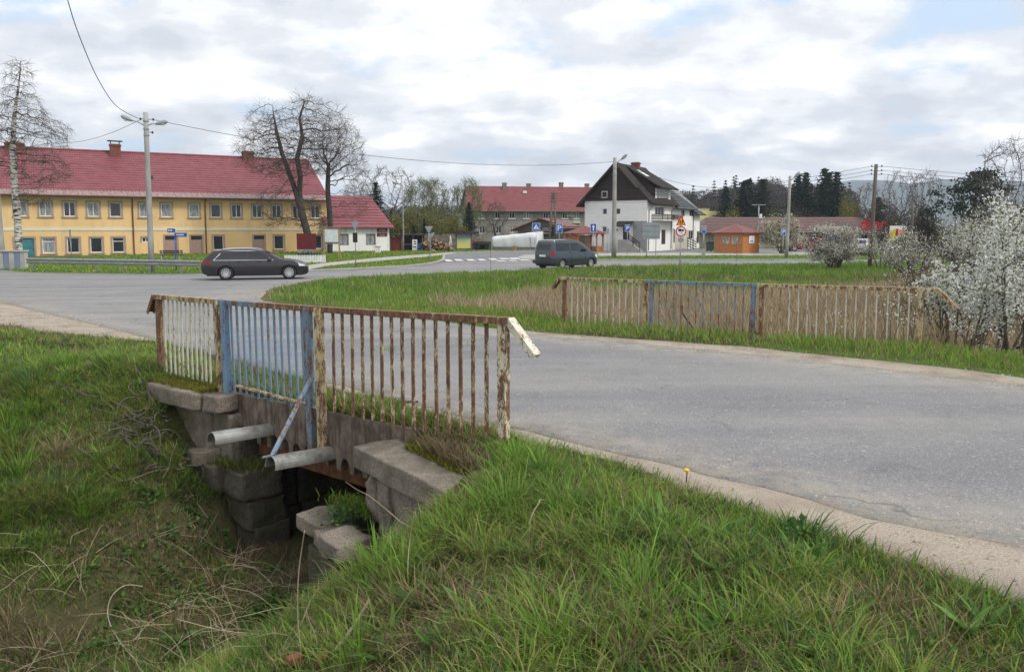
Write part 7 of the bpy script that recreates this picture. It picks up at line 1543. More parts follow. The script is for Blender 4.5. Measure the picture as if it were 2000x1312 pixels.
# --- bushes
def bush(name, px, Y, w, pytop, label, cols, cat='bush', n=5200, size=.16, group=None, zb=None, stems=26, depth=None, leafmat='leaf', gap=.5):
    rng = np.random.default_rng(int(px * 7 + Y)); x = Xat(px, Y, 2); z0 = gz0(x, Y) if zb is None else zb; H = zat(pytop, Y) - z0; W_ = w / FPX * Y / 2; D_ = depth or W_ * .7; e = empty(name, (x, Y, z0), 0, label, cat, group)
    cl = rng.normal(size=(int(34 + W_ * 4), 3)); cl /= np.linalg.norm(cl, axis=1, keepdims=True); cl *= (.35 + .6 * rng.random((len(cl), 1))); cl[:, 2] = np.abs(cl[:, 2]) * .85 + .05 * rng.random(len(cl)); c = cl * np.array([W_, D_, H * .92]); c[:, 2] += H * .08
    k = rng.integers(0, len(c), n); P = c[k] + rng.normal(size=(n, 3)) * np.array([min(W_ * .2, .7), D_ * .2, H * .13]); P[:, 2] = np.abs(P[:, 2]); V, F = quads(rng, P, size * (.6 + .8 * rng.random(n))); C = colvar(rng, n, cols)
    a = rng.normal(size=(stems * 4, 3)) * np.array([W_ * .12, D_ * .12, 0]); b = c[rng.integers(0, len(c), stems * 4)]; mid = a * .4 + b * .6 + np.array([0, 0, -.1 * H]); V1, F1 = tubes(np.concatenate([a, mid]), np.concatenate([mid, b]), np.full(len(a) * 2, .022), np.full(len(a) * 2, .012), 4)
    np_mesh('stems', V1, F1, M['twig'], e); np_mesh('foliage', V, F, M[leafmat], e, colors=C); return e
for i, (px, Y, w, py, lab) in enumerate(((772, 104, 46, 408, 'yellow green budding bush next to the annex spruce'), (800, 106, 60, 400, 'tallest yellow green budding bush behind the slim lamp'), (845, 105, 62, 404, 'broad yellow green budding bush behind the woodpile'), (885, 108, 50, 412, 'yellow green budding bush next to the map board with roof'))):
    bush('budding_bush', px, Y, w, py, lab, YG + [(.1, .085, .04)], n=7000, size=.17, stems=60)
bush('budding_bush', 1428, 128, 40, 396, 'bright yellow green small tree behind the brown roof left end', YG, n=4200, size=.2)
bush('budding_bush', 1652, 128, 34, 375, 'yellow green leafing tree right of the tall spruces', YG + [(.2, .17, .03)], n=5200, size=.22)
bush('budding_bush', 1672, 132, 34, 386, 'ochre leafing tree left of the tall wooden pole', [(.22, .17, .035), (.16, .13, .03), (.12, .1, .03)], n=4600, size=.22)
bush('hedge_bush', 1465, 112, 60, 428, 'rough dark green bush growing on the brown roof line behind the T lamp', [(.06, .08, .02), (.09, .1, .025), (.04, .055, .018)], n=3000, size=.17)
DK = [(.085, .07, .05), (.11, .085, .06), (.06, .065, .03)]
for px, Y, w, py, lab in ((1745, 90, 60, 400, 'brown thicket of bare bushes behind the hoarding'), (1800, 82, 80, 395, 'brown thicket right of the hoarding below the bare trees'), (1862, 60, 90, 392, 'dark brown thicket below the pine'), (1935, 34, 150, 395, 'dense dark brown thicket behind the white blossom shrubs'), (1560, 130, 90, 392, 'dark green thicket between the spruce groups'), (1510, 132, 60, 388, 'olive green thicket right of the T shaped lamp')):
    bush('thicket', px, Y, w, py, lab, DK if px != 1510 else [(.06, .07, .022), (.09, .09, .03)], n=2600 if Y < 70 else 5000, size=.09 if Y < 70 else .18, stems=260)
bush('clipped_hedge', 596, 60.5, 78, 488, 'low dark green hedge inside the white picket fence', [(.03, .055, .016), (.045, .075, .02)], 'hedge', 2600, .1, depth=.5)
# --- blossom
WHT = [(.74, .74, .68), (.66, .67, .6), (.8, .8, .76)]; CRM = [(.5, .45, .38), (.58, .54, .46), (.4, .34, .26), (.16, .17, .07)]
def blossom(name, px, Y, pybase, pytop, wpx, label, seed, petals=7, psize=.03, step=.13, cols=WHT, group=None, dens=1.0, cat='shrub', spread=.032, zb=None, frac=.35, leaves=0.15, multi=7, rt=.006):
    rng = np.random.default_rng(seed); x = Xat(px, Y, 1); z0 = gz0(x, Y) if zb is None else zb; H = zat(pytop, Y) - z0; W_ = wpx / FPX * Y / 2; e = empty(name, (x, Y, z0), 0, label, cat, group)
    Vs, Fs, o = [], [], 0; tips = []
    for m in range(multi):
        a = 2 * math.pi * m / multi + rng.random(); rr_ = W_ * (.25 + .75 * rng.random()) if multi > 1 else 0; lean = np.array([math.cos(a) * rr_, math.sin(a) * rr_ * .8, H * (.6 + .4 * rng.random())])
        bx0 = np.array([math.cos(a), math.sin(a), 0]) * min(.18, W_ * .2); st_ = trunkline([tuple(bx0 + [0, 0, -.1]), tuple(bx0 + lean * .18)], step)
        att = ellip(rng, int(70 * dens), bx0 + lean * np.array([.75, .75, .62]), (W_ * .42, W_ * .42, H * .36), .2); T = grow(seed * 31 + m, st_, att, step, H * .4, step * 1.5, rt, (0, 0, .85), .16, 1, step * 2.0, rt * .6, -.3, rt * 4.2)
        A, B, ra, rb2 = T.E; V, F = tubes(A, B, ra, rb2, 5); Vs.append(V); Fs.append(F + o); o += len(V); V, F = tubes(*T.TW, 3); Vs.append(V); Fs.append(F + o); o += len(V)
        sel = T.N[(T.r < rt * 2.6) & (T.N[:, 2] > H * frac * (.7 + .6 * rng.random(len(T.N))))]; tips.append(sel); tips.append(T.mids[T.mids[:, 2] > H * frac]); tips.append(T.tips[T.tips[:, 2] > H * frac])
    np_mesh('stems', np.concatenate(Vs), np.concatenate(Fs), M['twig'], e); P0 = np.concatenate(tips); sc_ = H / max(P0[:, 2].max(), .3); e.scale = (min(sc_, 1.35), min(sc_, 1.35), sc_); wt = fbm(P0[:, 0] * 1.5 + seed, P0[:, 2] * 1.5) ; P0 = P0[rng.random(len(P0)) < np.clip((wt - .3) * 4, .06, 1)]
    P = np.repeat(P0, petals, 0); P = P + rng.normal(size=P.shape) * spread; V, F = quads(rng, P, psize * (.7 + .6 * rng.random(len(P)))); C = colvar(rng, len(P), cols); C = 0.6 * C + .4 * np.clip(C, 0, .8)
    k = int(len(P) * leaves)
    if k: C.reshape(-1, 4, 3)[rng.permutation(len(P))[:k]] = np.array([.12, .17, .04])
    np_mesh('blossom', V, F, M['petal'], e, colors=np.clip(C, 0, .82)); return e
blossom('blackthorn_shrub', 1868, 12.4, 690, 505, 130, 'white flowering blackthorn shrub nearest to the bent end of far railing', 1, 22, .038, .11, frac=.36, dens=.5, multi=7, spread=.04)
blossom('blackthorn_shrub', 1992, 12.0, 690, 352, 150, 'tall white flowering blackthorn at the right picture edge', 2, 20, .04, .12, frac=.36, dens=.55, multi=8, spread=.042)
blossom('blackthorn_shrub', 1938, 14.5, 660, 500, 140, 'white flowering blackthorn between the railing end shrub and the right edge one', 3, 22, .038, .12, frac=.36, dens=.5, multi=7, spread=.04)
blossom('blackthorn_shrub', 1930, 24, 600, 378, 230, 'large pale flowering shrub behind, below the pine', 4, 14, .06, .22, frac=.35, multi=9, rt=.01, spread=.09, cols=[(.6, .6, .54), (.5, .5, .44)])
blossom('blackthorn_shrub', 2010, 20, 600, 372, 200, 'large pale flowering shrub behind the right edge blackthorn', 9, 16, .055, .2, frac=.3, multi=9, rt=.01, spread=.08)
blossom('blackthorn_shrub', 1845, 22, 600, 462, 170, 'thin grey twiggy shrub with few flowers behind the far railing end', 5, 5, .035, .18, frac=.5, dens=.8, multi=8, rt=.008, leaves=.2)
blossom('blackthorn_shrub', 1630, 46, 525, 436, 96, 'white flowering shrub before the red parked car', 6, 14, .09, .2, frac=.06, dens=1.2, multi=10, rt=.012, spread=.13, cols=[(.6, .58, .54), (.5, .47, .43), (.36, .32, .28)])
blossom('blackthorn_shrub', 1722, 46, 522, 448, 54, 'small white flowering shrub right of the tall wooden pole', 7, 10, .08, .2, frac=.12, multi=7, rt=.012, spread=.12, cols=[(.55, .53, .48), (.42, .39, .34)])
blossom('blackthorn_shrub', 1785, 38, 528, 446, 96, 'greyish white flowering shrub before the colourful hoarding', 8, 10, .075, .2, frac=.12, multi=8, rt=.012, spread=.12, cols=[(.55, .53, .48), (.4, .37, .32)])
blossom('blossom_tree', 1530, 80, 488, 414, 92, 'round cream flowering tree between the kiosk and the red car', 10, 11, .17, .36, frac=.1, dens=1.6, multi=7, rt=.02, spread=.26, cols=CRM, cat='tree')
for px, Y, py, sd, lab in ((1738, 11.6, 560, 31, 'thin dark sapling behind the right panel of the far railing'), (1640, 13.5, 605, 32, 'small bare sapling low behind the far railing bars'), (1775, 11.9, 590, 33, 'sapling with a few white flowers beside the railing end post'), (1900, 11.2, 600, 34, 'low twiggy sapling in the verge beneath the flowering blackthorn')):
    blossom('sapling', px, Y, 690, py, 60, lab, sd, 3, .03, .09, frac=.5, dens=.3, multi=3, leaves=.3, rt=.005)
# thin stems standing in the meadow before the crossing
for px, Y, pt in ((958, 30, 488), (1437, 40, 470)):
    x = Xat(px, Y, .5); z0 = gz0(x, Y); e = MB(); h = zat(pt, Y) - z0; e.tube([(0, 0, -.1), (.02, 0, h * .5), (0, 0, h)], [.012, .01, .005], 5); o = e.build('dry_stalk', M['twig']); o.location = (x, Y, z0); tag(o, 'single dry stalk standing ' + ('in the meadow before the white tent' if px < 1000 else 'in the meadow left of the wooden kiosk'), 'stalk')
# --- hills, forest and far mountains
def ridge(name, Xs, Y0, Y1, top, m, ny=14):
    gy_ = np.linspace(0, 1, ny); V = []
    for X in Xs:
        for g in gy_: V.append((X, Y0 + (Y1 - Y0) * g, -1 + top(X) * math.sin(math.pi * min(1, g * .5 + .0)) ** 1.3 + (fbm(X * .01, g * 3) - .5) * top(X) * .12))
    n = ny; Fq = [(i * n + j, (i + 1) * n + j, (i + 1) * n + j + 1, i * n + j + 1) for i in range(len(Xs) - 1) for j in range(n - 1)]; o = np_mesh(name, V, Fq, m, smooth=True); return tag(o, kind='structure')
s = NT('forest_hill'); p = s.pos(); M['hillm'] = s.done(s.ramp(s.noise(p, .02, 8, .7), [(.4, (.035, .05, .03)), (.6, (.07, .07, .045))]), .95, 0, .05)
def mtop(X):
    px = 1000 + X / 3000 * FPX
    return max(2, (np.interp(px, [-800, 500, 800, 880, 960, 1200, 1400, 1560, 1640, 1760, 1850, 2000, 2300, 2900], [60, 60, 90, 100, 70, 60, 60, 130, 182, 180, 178, 168, 190, 150]) + 8 * math.sin(px * .021)))
ridge('far_hills', np.linspace(-3600, 3800, 120), 1800, 3000, mtop, M['hillm'])
def htop(X): return np.interp(1000 + X / 240 * FPX, [1200, 1330, 1400, 1480, 1560, 1660, 1760, 2000], [0, 5, 7.5, 10, 9, 6, 3, 2])
ridge('wooded_hill', np.linspace(20, 190, 50), 190, 260, htop, M['hillm'])
rngf = np.random.default_rng(77); FV, FF, FC, fo_ = [], [], [], 0
protoV = []
for T in PT:
    A, B, ra, rb2 = T.E; V1, F1 = tubes(A, B, ra * 1.2, rb2 * 1.2, 3); V3, F3 = tubes(T.TW[0][::2], T.TW[1][::2], T.TW[2][::2] * 1.8, T.TW[3][::2] * 1.8, 3); Vq, Fq_ = quads(rngf, T.mids[::2] + rngf.normal(size=T.mids[::2].shape) * .25, .42); protoV.append((np.concatenate([V1, V3, Vq]), np.concatenate([F1, F3 + len(V1), Fq_ + len(V1) + len(V3)])))
spV = spruce_mesh(91, 10, 2.0, .55)
for k in range(150):
    px = rngf.uniform(1335, 1665); Y = rngf.uniform(195, 255); x = Xat(px, Y, 5); g = (Y - 190) / 70; z = -1 + htop(x * 240 / Y) * math.sin(math.pi * g * .5) ** 1.3; H = rngf.uniform(7, 11); a = rngf.uniform(0, 6.28); c_, s_ = math.cos(a), math.sin(a); Rm = np.array([[c_, -s_, 0], [s_, c_, 0], [0, 0, 1]])
    if rngf.random() < .18: V, F, C = spV[0], spV[1], spV[2]; V = V * H / 10 * 1.1
    else: V, F = protoV[k % 3]; V = V * H / 10; C = np.full((len(V), 3), 1.0) * np.array([.085, .072, .064]) * (.7 + .6 * rngf.random())
    FV.append(V @ Rm.T + np.array([x, Y, z])); FF.append(F + fo_); FC.append(C); fo_ += len(V)
forest = np_mesh('forest', np.concatenate(FV), np.concatenate(FF), M['leaf'], colors=np.concatenate(FC)); tag(forest, kind='stuff')
# low tree belt right across the far left gap
FV, FF, FC, fo_ = [], [], [], 0
for k in range(46):
    px = rngf.uniform(660, 1010) if k < 26 else rngf.uniform(1680, 2150); Y = rngf.uniform(150, 230); x = Xat(px, Y, 5); H = rngf.uniform(5, 9); V, F = protoV[k % 3]; V = V * H / 10; C = np.full((len(V), 3), 1.0) * np.array([.09, .08, .068]) * (.7 + .6 * rngf.random()); FV.append(V + np.array([x, Y, -.5])); FF.append(F + fo_); FC.append(C); fo_ += len(V)
belt = np_mesh('far_trees', np.concatenate(FV), np.concatenate(FF), M['leaf'], colors=np.concatenate(FC)); tag(belt, kind='stuff')
# ------------------------------------------------------------------ grass, reeds, weeds
rg = np.random.default_rng(2024)
def infr(X, Y, Z=None, mar=330):
    Z = np.zeros_like(X) + .3 if Z is None else Z; D = Y * cp - (Z - EYE) * sp; px = 1000 + FPX * X / np.maximum(D, .1); py = CY - FPX * (Y * sp + (Z - EYE) * cp) / np.maximum(D, .1); return (D > .3) & (px > -mar) & (px < 2000 + mar) & (py < 1312 + mar * 3)
def blades(P, h, w, ang, lean, curl, C):
    n = len(P); d = np.stack([np.cos(ang), np.sin(ang), np.zeros(n)], -1); side = np.stack([-np.sin(ang + rg.normal(size=n) * .7), np.cos(ang + rg.normal(size=n) * .7), np.zeros(n)], -1); V = np.zeros((n, 8, 3), np.float32)
    for i, (s_, wf) in enumerate(((0, .8), (.38, 1), (.72, .7), (1, .1))):
        c = P + d * (lean * h * s_ + curl * h * s_ ** 2.4)[:, None]; c[:, 2] += h * s_ * np.sqrt(np.clip(1 - (lean * .7) ** 2, .2, 1)) - curl * h * .55 * s_ ** 3; o = side * (w * wf * .5)[:, None]; V[:, 2 * i] = c - o; V[:, 2 * i + 1] = c + o
    F = (np.arange(n) * 8)[:, None, None] + np.array([[0, 1, 3, 2], [2, 3, 5, 4], [4, 5, 7, 6]])[None]; return V.reshape(-1, 3), F.reshape(-1, 4), np.repeat(C, 8, 0)
GRN = np.array([[.145, .275, .032], [.18, .32, .04], [.115, .225, .03], [.21, .335, .055], [.16, .27, .048]]); YEL = np.array([[.25, .29, .06], [.3, .3, .085], [.21, .25, .055]]); DRY = np.array([[.3, .235, .125], [.36, .29, .17], [.24, .18, .095], [.19, .14, .08]]); BLU = np.array([[.06, .13, .035], [.075, .15, .045], [.05, .11, .03]])
def pick(pal, n): return pal[rg.integers(0, len(pal), n)] * (.72 + .56 * rg.random((n, 1)))
ACC = []
def emit(P, h, w, ang, lean, curl, C): ACC.append(blades(P, h, w, ang, lean, curl, C))
def flush(name):
    o = 0; V, F, C = [], [], []
    for a, b, c in ACC: V.append(a); F.append(b + o); C.append(c); o += len(a)
    ACC.clear(); return tag(np_mesh(name, np.concatenate(V), np.concatenate(F), M['grassm'], colors=np.concatenate(C)), kind='stuff')
def heightat(X, Y):
    t = RV[0] * X + RV[1] * Y; n = NV[0] * X + NV[1] * Y; h = bil(HH, X, Y); dk = (t > 4.95) & (t < 8.2) & (((n > 4.92) & (n < 5.95)) | ((n > 11) & (n < 12.9))); return np.where(dk, decksoil(t, n), h), t, n, dk
def capmask(t, n):      # stone caps and ledges stay bare
    a = (t > 8.12) & (t < 9.3) & (n > 4.45) & (n < 4.72); d = np.array([WB[0] - WA[0], WB[1] - WA[1]]); d = d / np.hypot(*d); s_ = (t - WA[0]) * d[0] + (n - WA[1]) * d[1]; q = (n - wing_n(t)); b = (s_ > -.1) & (s_ < 2.15) & (q > -.2) & (q < .34) & (t > 3.3); c = (t > 5.05) & (t < 7.95) & (n > 4.25) & (n < 4.78); return a | b | c
def scatter(n, x0, x1, y0, y1): return rg.uniform(x0, x1, n), rg.uniform(y0, y1, n)
# --- tufts on the near banks
def tufts(nt, x0, x1, y0, y1, nb, extra=None, hs=1.0, ws=1.0, maxn=6.9):
    X, Y = scatter(nt, x0, x1, y0, y1); Z, t, n, dk = heightat(X, Y); side = (n < 8.2); lim = np.where(t > 12, 9, maxn)
    pre = side & infr(X, Y, Z) & (n < lim); X, Y, Z, t, n, dk, side, lim = [q[pre] for q in (X, Y, Z, t, n, dk, side, lim)]; ok = ~paved(X, Y) & ~capmask(t, n); ok &= ~((~dk) & (t > 5.2) & (t < 7.9) & (n > 4.6)); X, Y, Z, t, n = [q[ok] for q in (X, Y, Z, t, n)]
    f1 = fbm(X * .8 + 7, Y * .8); f2 = fbm(X * 2.3 + 50, Y * 2.3); ditch = (t > 4.4) & (t < 8.5 + np.clip(4.6 - n, 0, 3) * .55) & (n < 4.75); deep = (t > 5.3) & (t < 8.0) & (n < 4.8)
    wet = np.where(ditch, .1, 0) + np.where(deep, .22, 0); lush = np.clip((f1 - .36 - wet * .55) * 4.5 + (f2 - .5) * 2.4, 0, 1); keep = rg.random(len(X)) < np.where(ditch, .42 + .58 * lush, .4 + .6 * lush) * np.where(deep, .5, 1); X, Y, Z, t, n, lush, ditch, f2 = [q[keep] for q in (X, Y, Z, t, n, lush, ditch, f2)]
    edge = np.minimum(bil(DG, X, Y), bil(DA, X, Y)); he = .35 + .65 * sstep(.05, .8, edge); he = he * (1 - .72 * sstep(3.1, 3.5, n) * (1 - sstep(4.3, 4.5, n)) * sstep(3.2, 3.8, t) * (1 - sstep(5.6, 6, t))); m = len(X); k = nb; i = np.repeat(np.arange(m), k); N = m * k
    r = np.abs(rg.normal(size=N)) * .05 + .004; a = rg.uniform(0, 6.283, N); P = np.stack([X[i] + r * np.cos(a), Y[i] + r * np.sin(a), Z[i] - .01], -1); th = (.05 + .16 * lush * (.45 + .75 * rg.random(m))) * he * hs; u = rg.random(N); dryp = np.clip(.34 - .36 * lush + np.where(ditch, .04, 0), .02, .6); tdry = (rg.random(m) < dryp * .75)[i]; isdry = (u < .09 + .12 * (1 - lush[i])) | (tdry & (u < .88)); yel = (~isdry) & (rg.random(N) < np.clip((f2[i] - .4) * 2.4, .1, .75)); blu = (~isdry) & ~yel & (rg.random(m) < .3)[i]
    C = pick(GRN, N); C[yel] = pick(YEL, yel.sum()); C[blu] = pick(BLU, blu.sum()); C[isdry] = pick(DRY, isdry.sum()) * np.where(ditch[i][isdry], .9, 1.0)[:, None]
    h = th[i] * (.5 + .75 * rg.random(N)); h[isdry] *= .9; lean = np.clip(r / .11, 0, .8) * (.4 + .6 * rg.random(N)) + np.where(isdry, .35 * rg.random(N), 0); curl = .12 + .45 * rg.random(N) * (.4 + lush[i]); emit(P, h, (.0034 + .004 * rg.random(N)) * ws, a + rg.normal(size=N) * .5, lean, curl, C)
tufts(11500, -8, 5.5, 2.3, 8.0, 30); tufts(8500, -9, 1.5, 7.0, 10.8, 28, ws=1.3); tufts(6500, -16, -4, 9, 20, 22, ws=2.0)
# --- short thatch everywhere on the near side
def thatch(nt, x0, x1, y0, y1, w, hs):
    X, Y = scatter(nt, x0, x1, y0, y1); Z, t, n, dk = heightat(X, Y); pre = (n < 8.2) & infr(X, Y, Z); X, Y, Z, t, n, dk = [q[pre] for q in (X, Y, Z, t, n, dk)]; ok = ~paved(X, Y) & ~capmask(t, n) & ~((~dk) & (t > 5.2) & (t < 7.9) & (n > 4.6)); X, Y, Z, t, n = [q[ok] for q in (X, Y, Z, t, n)]
    deep = (t > 5.0) & (t < 8.6) & (n < 4.8); k = rg.random(len(X)) < np.where(deep, .7, 1); X, Y, Z, t, n, deep = [q[k] for q in (X, Y, Z, t, n, deep)]; m = len(X); f = fbm(X * 1.3 + 21, Y * 1.3); dry = rg.random(m) < np.clip(.28 + (f - .5) * 2.4 + np.where((t > 4.2) & (t < 8.6), .12, 0), .05, .9); C = pick(np.concatenate([GRN, YEL, BLU]), m); C[dry] = pick(DRY, dry.sum()) * .95
    emit(np.stack([X, Y, Z - .008], -1), (.035 + .085 * rg.random(m)) * hs, w * (.7 + .7 * rg.random(m)), rg.uniform(0, 6.283, m), .25 + .7 * rg.random(m), .3 * rg.random(m), C)
thatch(120000, -8, 5.5, 2.3, 8.0, .0055, 1.0); thatch(40000, 1.2, 5.2, 2.2, 5.6, .0055, .8); thatch(30000, -6, -.5, 3.5, 8.2, .005, 1.0); thatch(60000, -9, 1.5, 7, 10.8, .007, 1.0); thatch(42000, -16, -4, 9, 20, .012, 1.2)
# tall tuft groups seen clearly in the photo (pixel of the tuft foot)
def tuftat(px, py, n, h, pal, spread=.14, w=.007, dz=0.0, lean=.25, Yhint=None):
    z = .3
    for _ in range(40):
        d = ray(px, py); k = (z - EYE) / d[2]; x, y = d[0] * k, d[1] * k; z = .6 * z + .4 * float(heightat(np.array([x]), np.array([y]))[0][0])
    a = rg.uniform(0, 6.283, n); r = np.abs(rg.normal(size=n)) * spread; P = np.stack([x + r * np.cos(a), y + r * np.sin(a), np.zeros(n)], -1); P[:, 2] = heightat(P[:, 0], P[:, 1])[0] - .01 + dz; emit(P, h * (.55 + .7 * rg.random(n)), w * (.7 + .6 * rg.random(n)), a + rg.normal(size=n) * .4, lean * (.4 + r / spread * .7), .2 + .45 * rg.random(n), pick(pal, n)); return x, y, z
for px, py, n, h, pal in ((735, 1130, 130, .33, GRN), (790, 1145, 110, .3, GRN), (860, 1060, 160, .24, GRN), (760, 830, 90, .2, GRN), (1010, 905, 180, .24, GRN), (1060, 930, 150, .22, GRN), (910, 850, 120, .16, GRN), (990, 1010, 140, .28, GRN), (1110, 1010, 120, .24, GRN), (700, 1290, 110, .3, GRN), (1080, 1270, 120, .28, GRN), (1250, 1180, 140, .24, GRN), (1450, 1240, 140, .2, GRN), (1330, 1060, 110, .22, GRN), (1560, 1060, 110, .16, BLU), (60, 760, 150, .34, BLU), (130, 720, 140, .3, GRN), (230, 700, 140, .26, GRN), (40, 930, 130, .34, GRN), (110, 960, 120, .3, BLU), (160, 1010, 120, .3, GRN), (20, 870, 120, .3, GRN), (200, 900, 110, .26, GRN), (310, 690, 120, .2, GRN), (410, 720, 60, .14, GRN), (120, 1150, 90, .22, GRN), (390, 950, 60, .2, BLU)):
    tuftat(px, py, n, h, pal, .13)
for px, py, n, h in ((840, 870, 260, .22), (790, 880, 160, .2), (900, 910, 160, .2), (110, 890, 200, .3), (85, 1000, 220, .3), (40, 880, 120, .26), (820, 1180, 150, .2), (1150, 1240, 260, .26), (1230, 1290, 160, .24), (80, 1290, 260, .32), (20, 1240, 160, .28), (300, 930, 90, .2), (560, 1090, 120, .2), (480, 1100, 130, .2), (620, 1120, 120, .2), (420, 1150, 130, .2), (350, 1230, 130, .2), (300, 1150, 120, .18), (530, 1240, 120, .2), (440, 905, 130, .16), (460, 880, 90, .12)):
    tuftat(px, py, n, h, DRY * .8, .16, .005, 0, .6)
for k in range(46):       # broad leaved rosettes
    px, py = rg.uniform(700, 1950), rg.uniform(900, 1300)
    if py < 860 + (px - 1000) * .34 + 40: continue
    n = int(rg.uniform(9, 16)); x, y, z = tuftat(px, py, 1, .05, GRN); a = rg.uniform(0, 6.283, n); emit(np.stack([x + .01 * np.cos(a), y + .01 * np.sin(a), np.full(n, z + .02)], -1), .07 + .09 * rg.random(n), .016 + .016 * rg.random(n), a, .8 + .3 * rg.random(n), .25 * rg.random(n), pick(np.array([[.09, .19, .03], [.13, .24, .05], [.07, .15, .035]]), n))
for k in range(60):        # matted dead patches
    px, py = rg.uniform(560, 1950), rg.uniform(920, 1310)
    if py < 860 + (px - 1000) * .34 + 50: continue
    tuftat(px, py, int(rg.uniform(25, 70)), rg.uniform(.09, .2), DRY, rg.uniform(.07, .16), .004, 0, 1.1)
flush('grass')
# --- verges beyond the road, meadow bank, reeds, lawns
def verge(nt, x0, x1, y0, y1, fn): 
    X, Y = scatter(nt, x0, x1, y0, y1); Z, t, n, dk = heightat(X, Y); ok = infr(X, Y, Z) & (n > 8.2); X, Y, Z, t, n, dk = [q[ok] for q in (X, Y, Z, t, n, dk)]; ok = ~paved(X, Y); X, Y, Z, t, n, dk = [q[ok] for q in (X, Y, Z, t, n, dk)]; fn(X, Y, Z, t, n)
def fa(X, Y, Z, t, n):      # short verge along the far railing
    k = (n < 13.4) & (n > 10.5) & (t < 16); X, Y, Z = X[k], Y[k], Z[k]; m = len(X); d = bil(DF, X, Y); C = pick(GRN, m); y_ = rg.random(m) < .35; C[y_] = pick(YEL, y_.sum()); y_ = rg.random(m) < .12; C[y_] = pick(DRY, y_.sum()); emit(np.stack([X, Y, Z - .01], -1), (.04 + .16 * sstep(0, .9, d)) * (.5 + .8 * rg.random(m)), .01 + .006 * rg.random(m), rg.uniform(0, 6.28, m), .2 + .4 * rg.random(m), .3 * rg.random(m), C)
verge(150000, -8, 13, 6, 24, fa)
def bankw(X, Y, n): # green near road B and near the junction corner, straw in the middle
    xs = [-400] + [p[0] for p in _nb] + [400]; ys = [60] + [p[1] for p in _nb] + [_nb[-1][1] + 5]; dB = np.interp(X, xs, ys) - Y; return dB
def fm(X, Y, Z, t, n):
    dB = bankw(X, Y, n); dA = bil(DA, X, Y); k = (n > 13.0) & (dB > .2) & (dA > .3); X, Y, Z, dB, dA = X[k], Y[k], Z[k], dB[k], dA[k]; m = len(X); px = 1000 + FPX * X / Y; f = fbm(X * .35 + 4, Y * .35); f2 = fbm(X * 1.4, Y * 1.4 + 8)
    straw = np.clip((dB - np.interp(px, [400, 700, 850, 950, 1060, 1300, 1700], [52, 43, 34, 29, 25, 24, 19])) / 5 + (f - .5) * 2.2 + (f2 - .5), 0, 1) * sstep(1.0, 3.0, dA); isS = rg.random(m) < np.clip(straw * .95, .05, .78); g = sstep(.2, 2.5, np.minimum(dA, dB)); C = pick(np.concatenate([GRN, GRN, YEL]), m); C = np.where((fbm(X * .8 + 60, Y * .8) > .52)[:, None], C * np.array([.72, .82, .8]), C); C[isS] = pick(DRY, isS.sum()) * np.array([1.3, 1.32, 1.5]); h = np.where(isS, .28 + .55 * straw * (.5 + .5 * rg.random(m)), (.1 + .48 * f2) * (.35 + .65 * g)) * (.6 + .6 * rg.random(m)); emit(np.stack([X, Y, Z - .02], -1), h, (.008 + .0006 * Y) * (.6 + .6 * rg.random(m)), rg.uniform(0, 6.28, m), .1 + .3 * rg.random(m), .25 * rg.random(m), C)
verge(120000, -12, 16, 12, 30, fm); verge(120000, -14, 32, 24, 56, fm); flush('meadow_grass')
def fl(X, Y, Z, t, n):
    k = northB(X, Y) & (Y < 100) & (pdist(PAVED[7][::1], X, Y) > .1); X, Y, Z = X[k], Y[k], Z[k]; m = len(X); f = fbm(X * .3, Y * .3 + 3); C = pick(GRN, m) * 1.05; y_ = rg.random(m) < np.clip(f - .2, .1, .6); C[y_] = pick(YEL, y_.sum()); emit(np.stack([X, Y, Z - .02], -1), (.06 + .14 * rg.random(m)) * (.5 + f), .05 + .03 * rg.random(m), rg.uniform(0, 6.28, m), .2 + .4 * rg.random(m), .2 * rg.random(m), C)
verge(90000, -38, 40, 44, 92, fl); flush('lawn_grass')
# dandelions on the lawns: flower heads on short stalks
X, Y = scatter(1500, -30, 2, 44, 84); Z = hground(X, Y); k = northB(X, Y) & ~paved(X, Y) & infr(X, Y, Z) & (fbm(X * .3, Y * .3) > .46); P = np.stack([X[k], Y[k], Z[k] + .14], -1); V, F = quads(rg, P, .11, 0, 1.0); V2, F2 = tubes(P - [0, 0, .15], P, np.full(len(P), .006), np.full(len(P), .006), 3); dn_ = np_mesh('dandelions', np.concatenate([V, V2]), np.concatenate([F, F2 + len(V)]), M['leaf'], colors=np.concatenate([np.tile([[.6, .42, .01]], (len(V), 1)), np.tile([[.1, .18, .04]], (len(V2), 1))])); tag(dn_, kind='stuff')
# loose pebbles on the shoulders and along the edge of the tarmac
X, Y = scatter(60000, -13, 9, 2.2, 19); Z = rh(X, Y); k = infr(X, Y, Z); X, Y, Z = X[k], Y[k], Z[k]; ing = pin(gn, X, Y) | pin(gl, X, Y) | pin(gf, X, Y); ond = pin(far_asph, X, Y) & (rg.random(len(X)) < .35 * np.exp(-bil(DA, X, Y) / .25)); k = (ing & (rg.random(len(X)) < .8)) | ond; X, Y, Z = X[k], Y[k], Z[k]; n = len(X)
sz_p = (.003 + .006 * rg.random(n) ** 2.2) * (1 + Y / 14); oct_ = np.array([[1, 0, 0], [0, 1, 0], [-1, 0, 0], [0, -1, 0], [0, 0, .7], [0, 0, -.3]]); of = np.array([[0, 1, 4], [1, 2, 4], [2, 3, 4], [3, 0, 4]]); a = rg.uniform(0, 6.28, n); ca_, sa_ = np.cos(a), np.sin(a); el = .6 + .6 * rg.random(n)
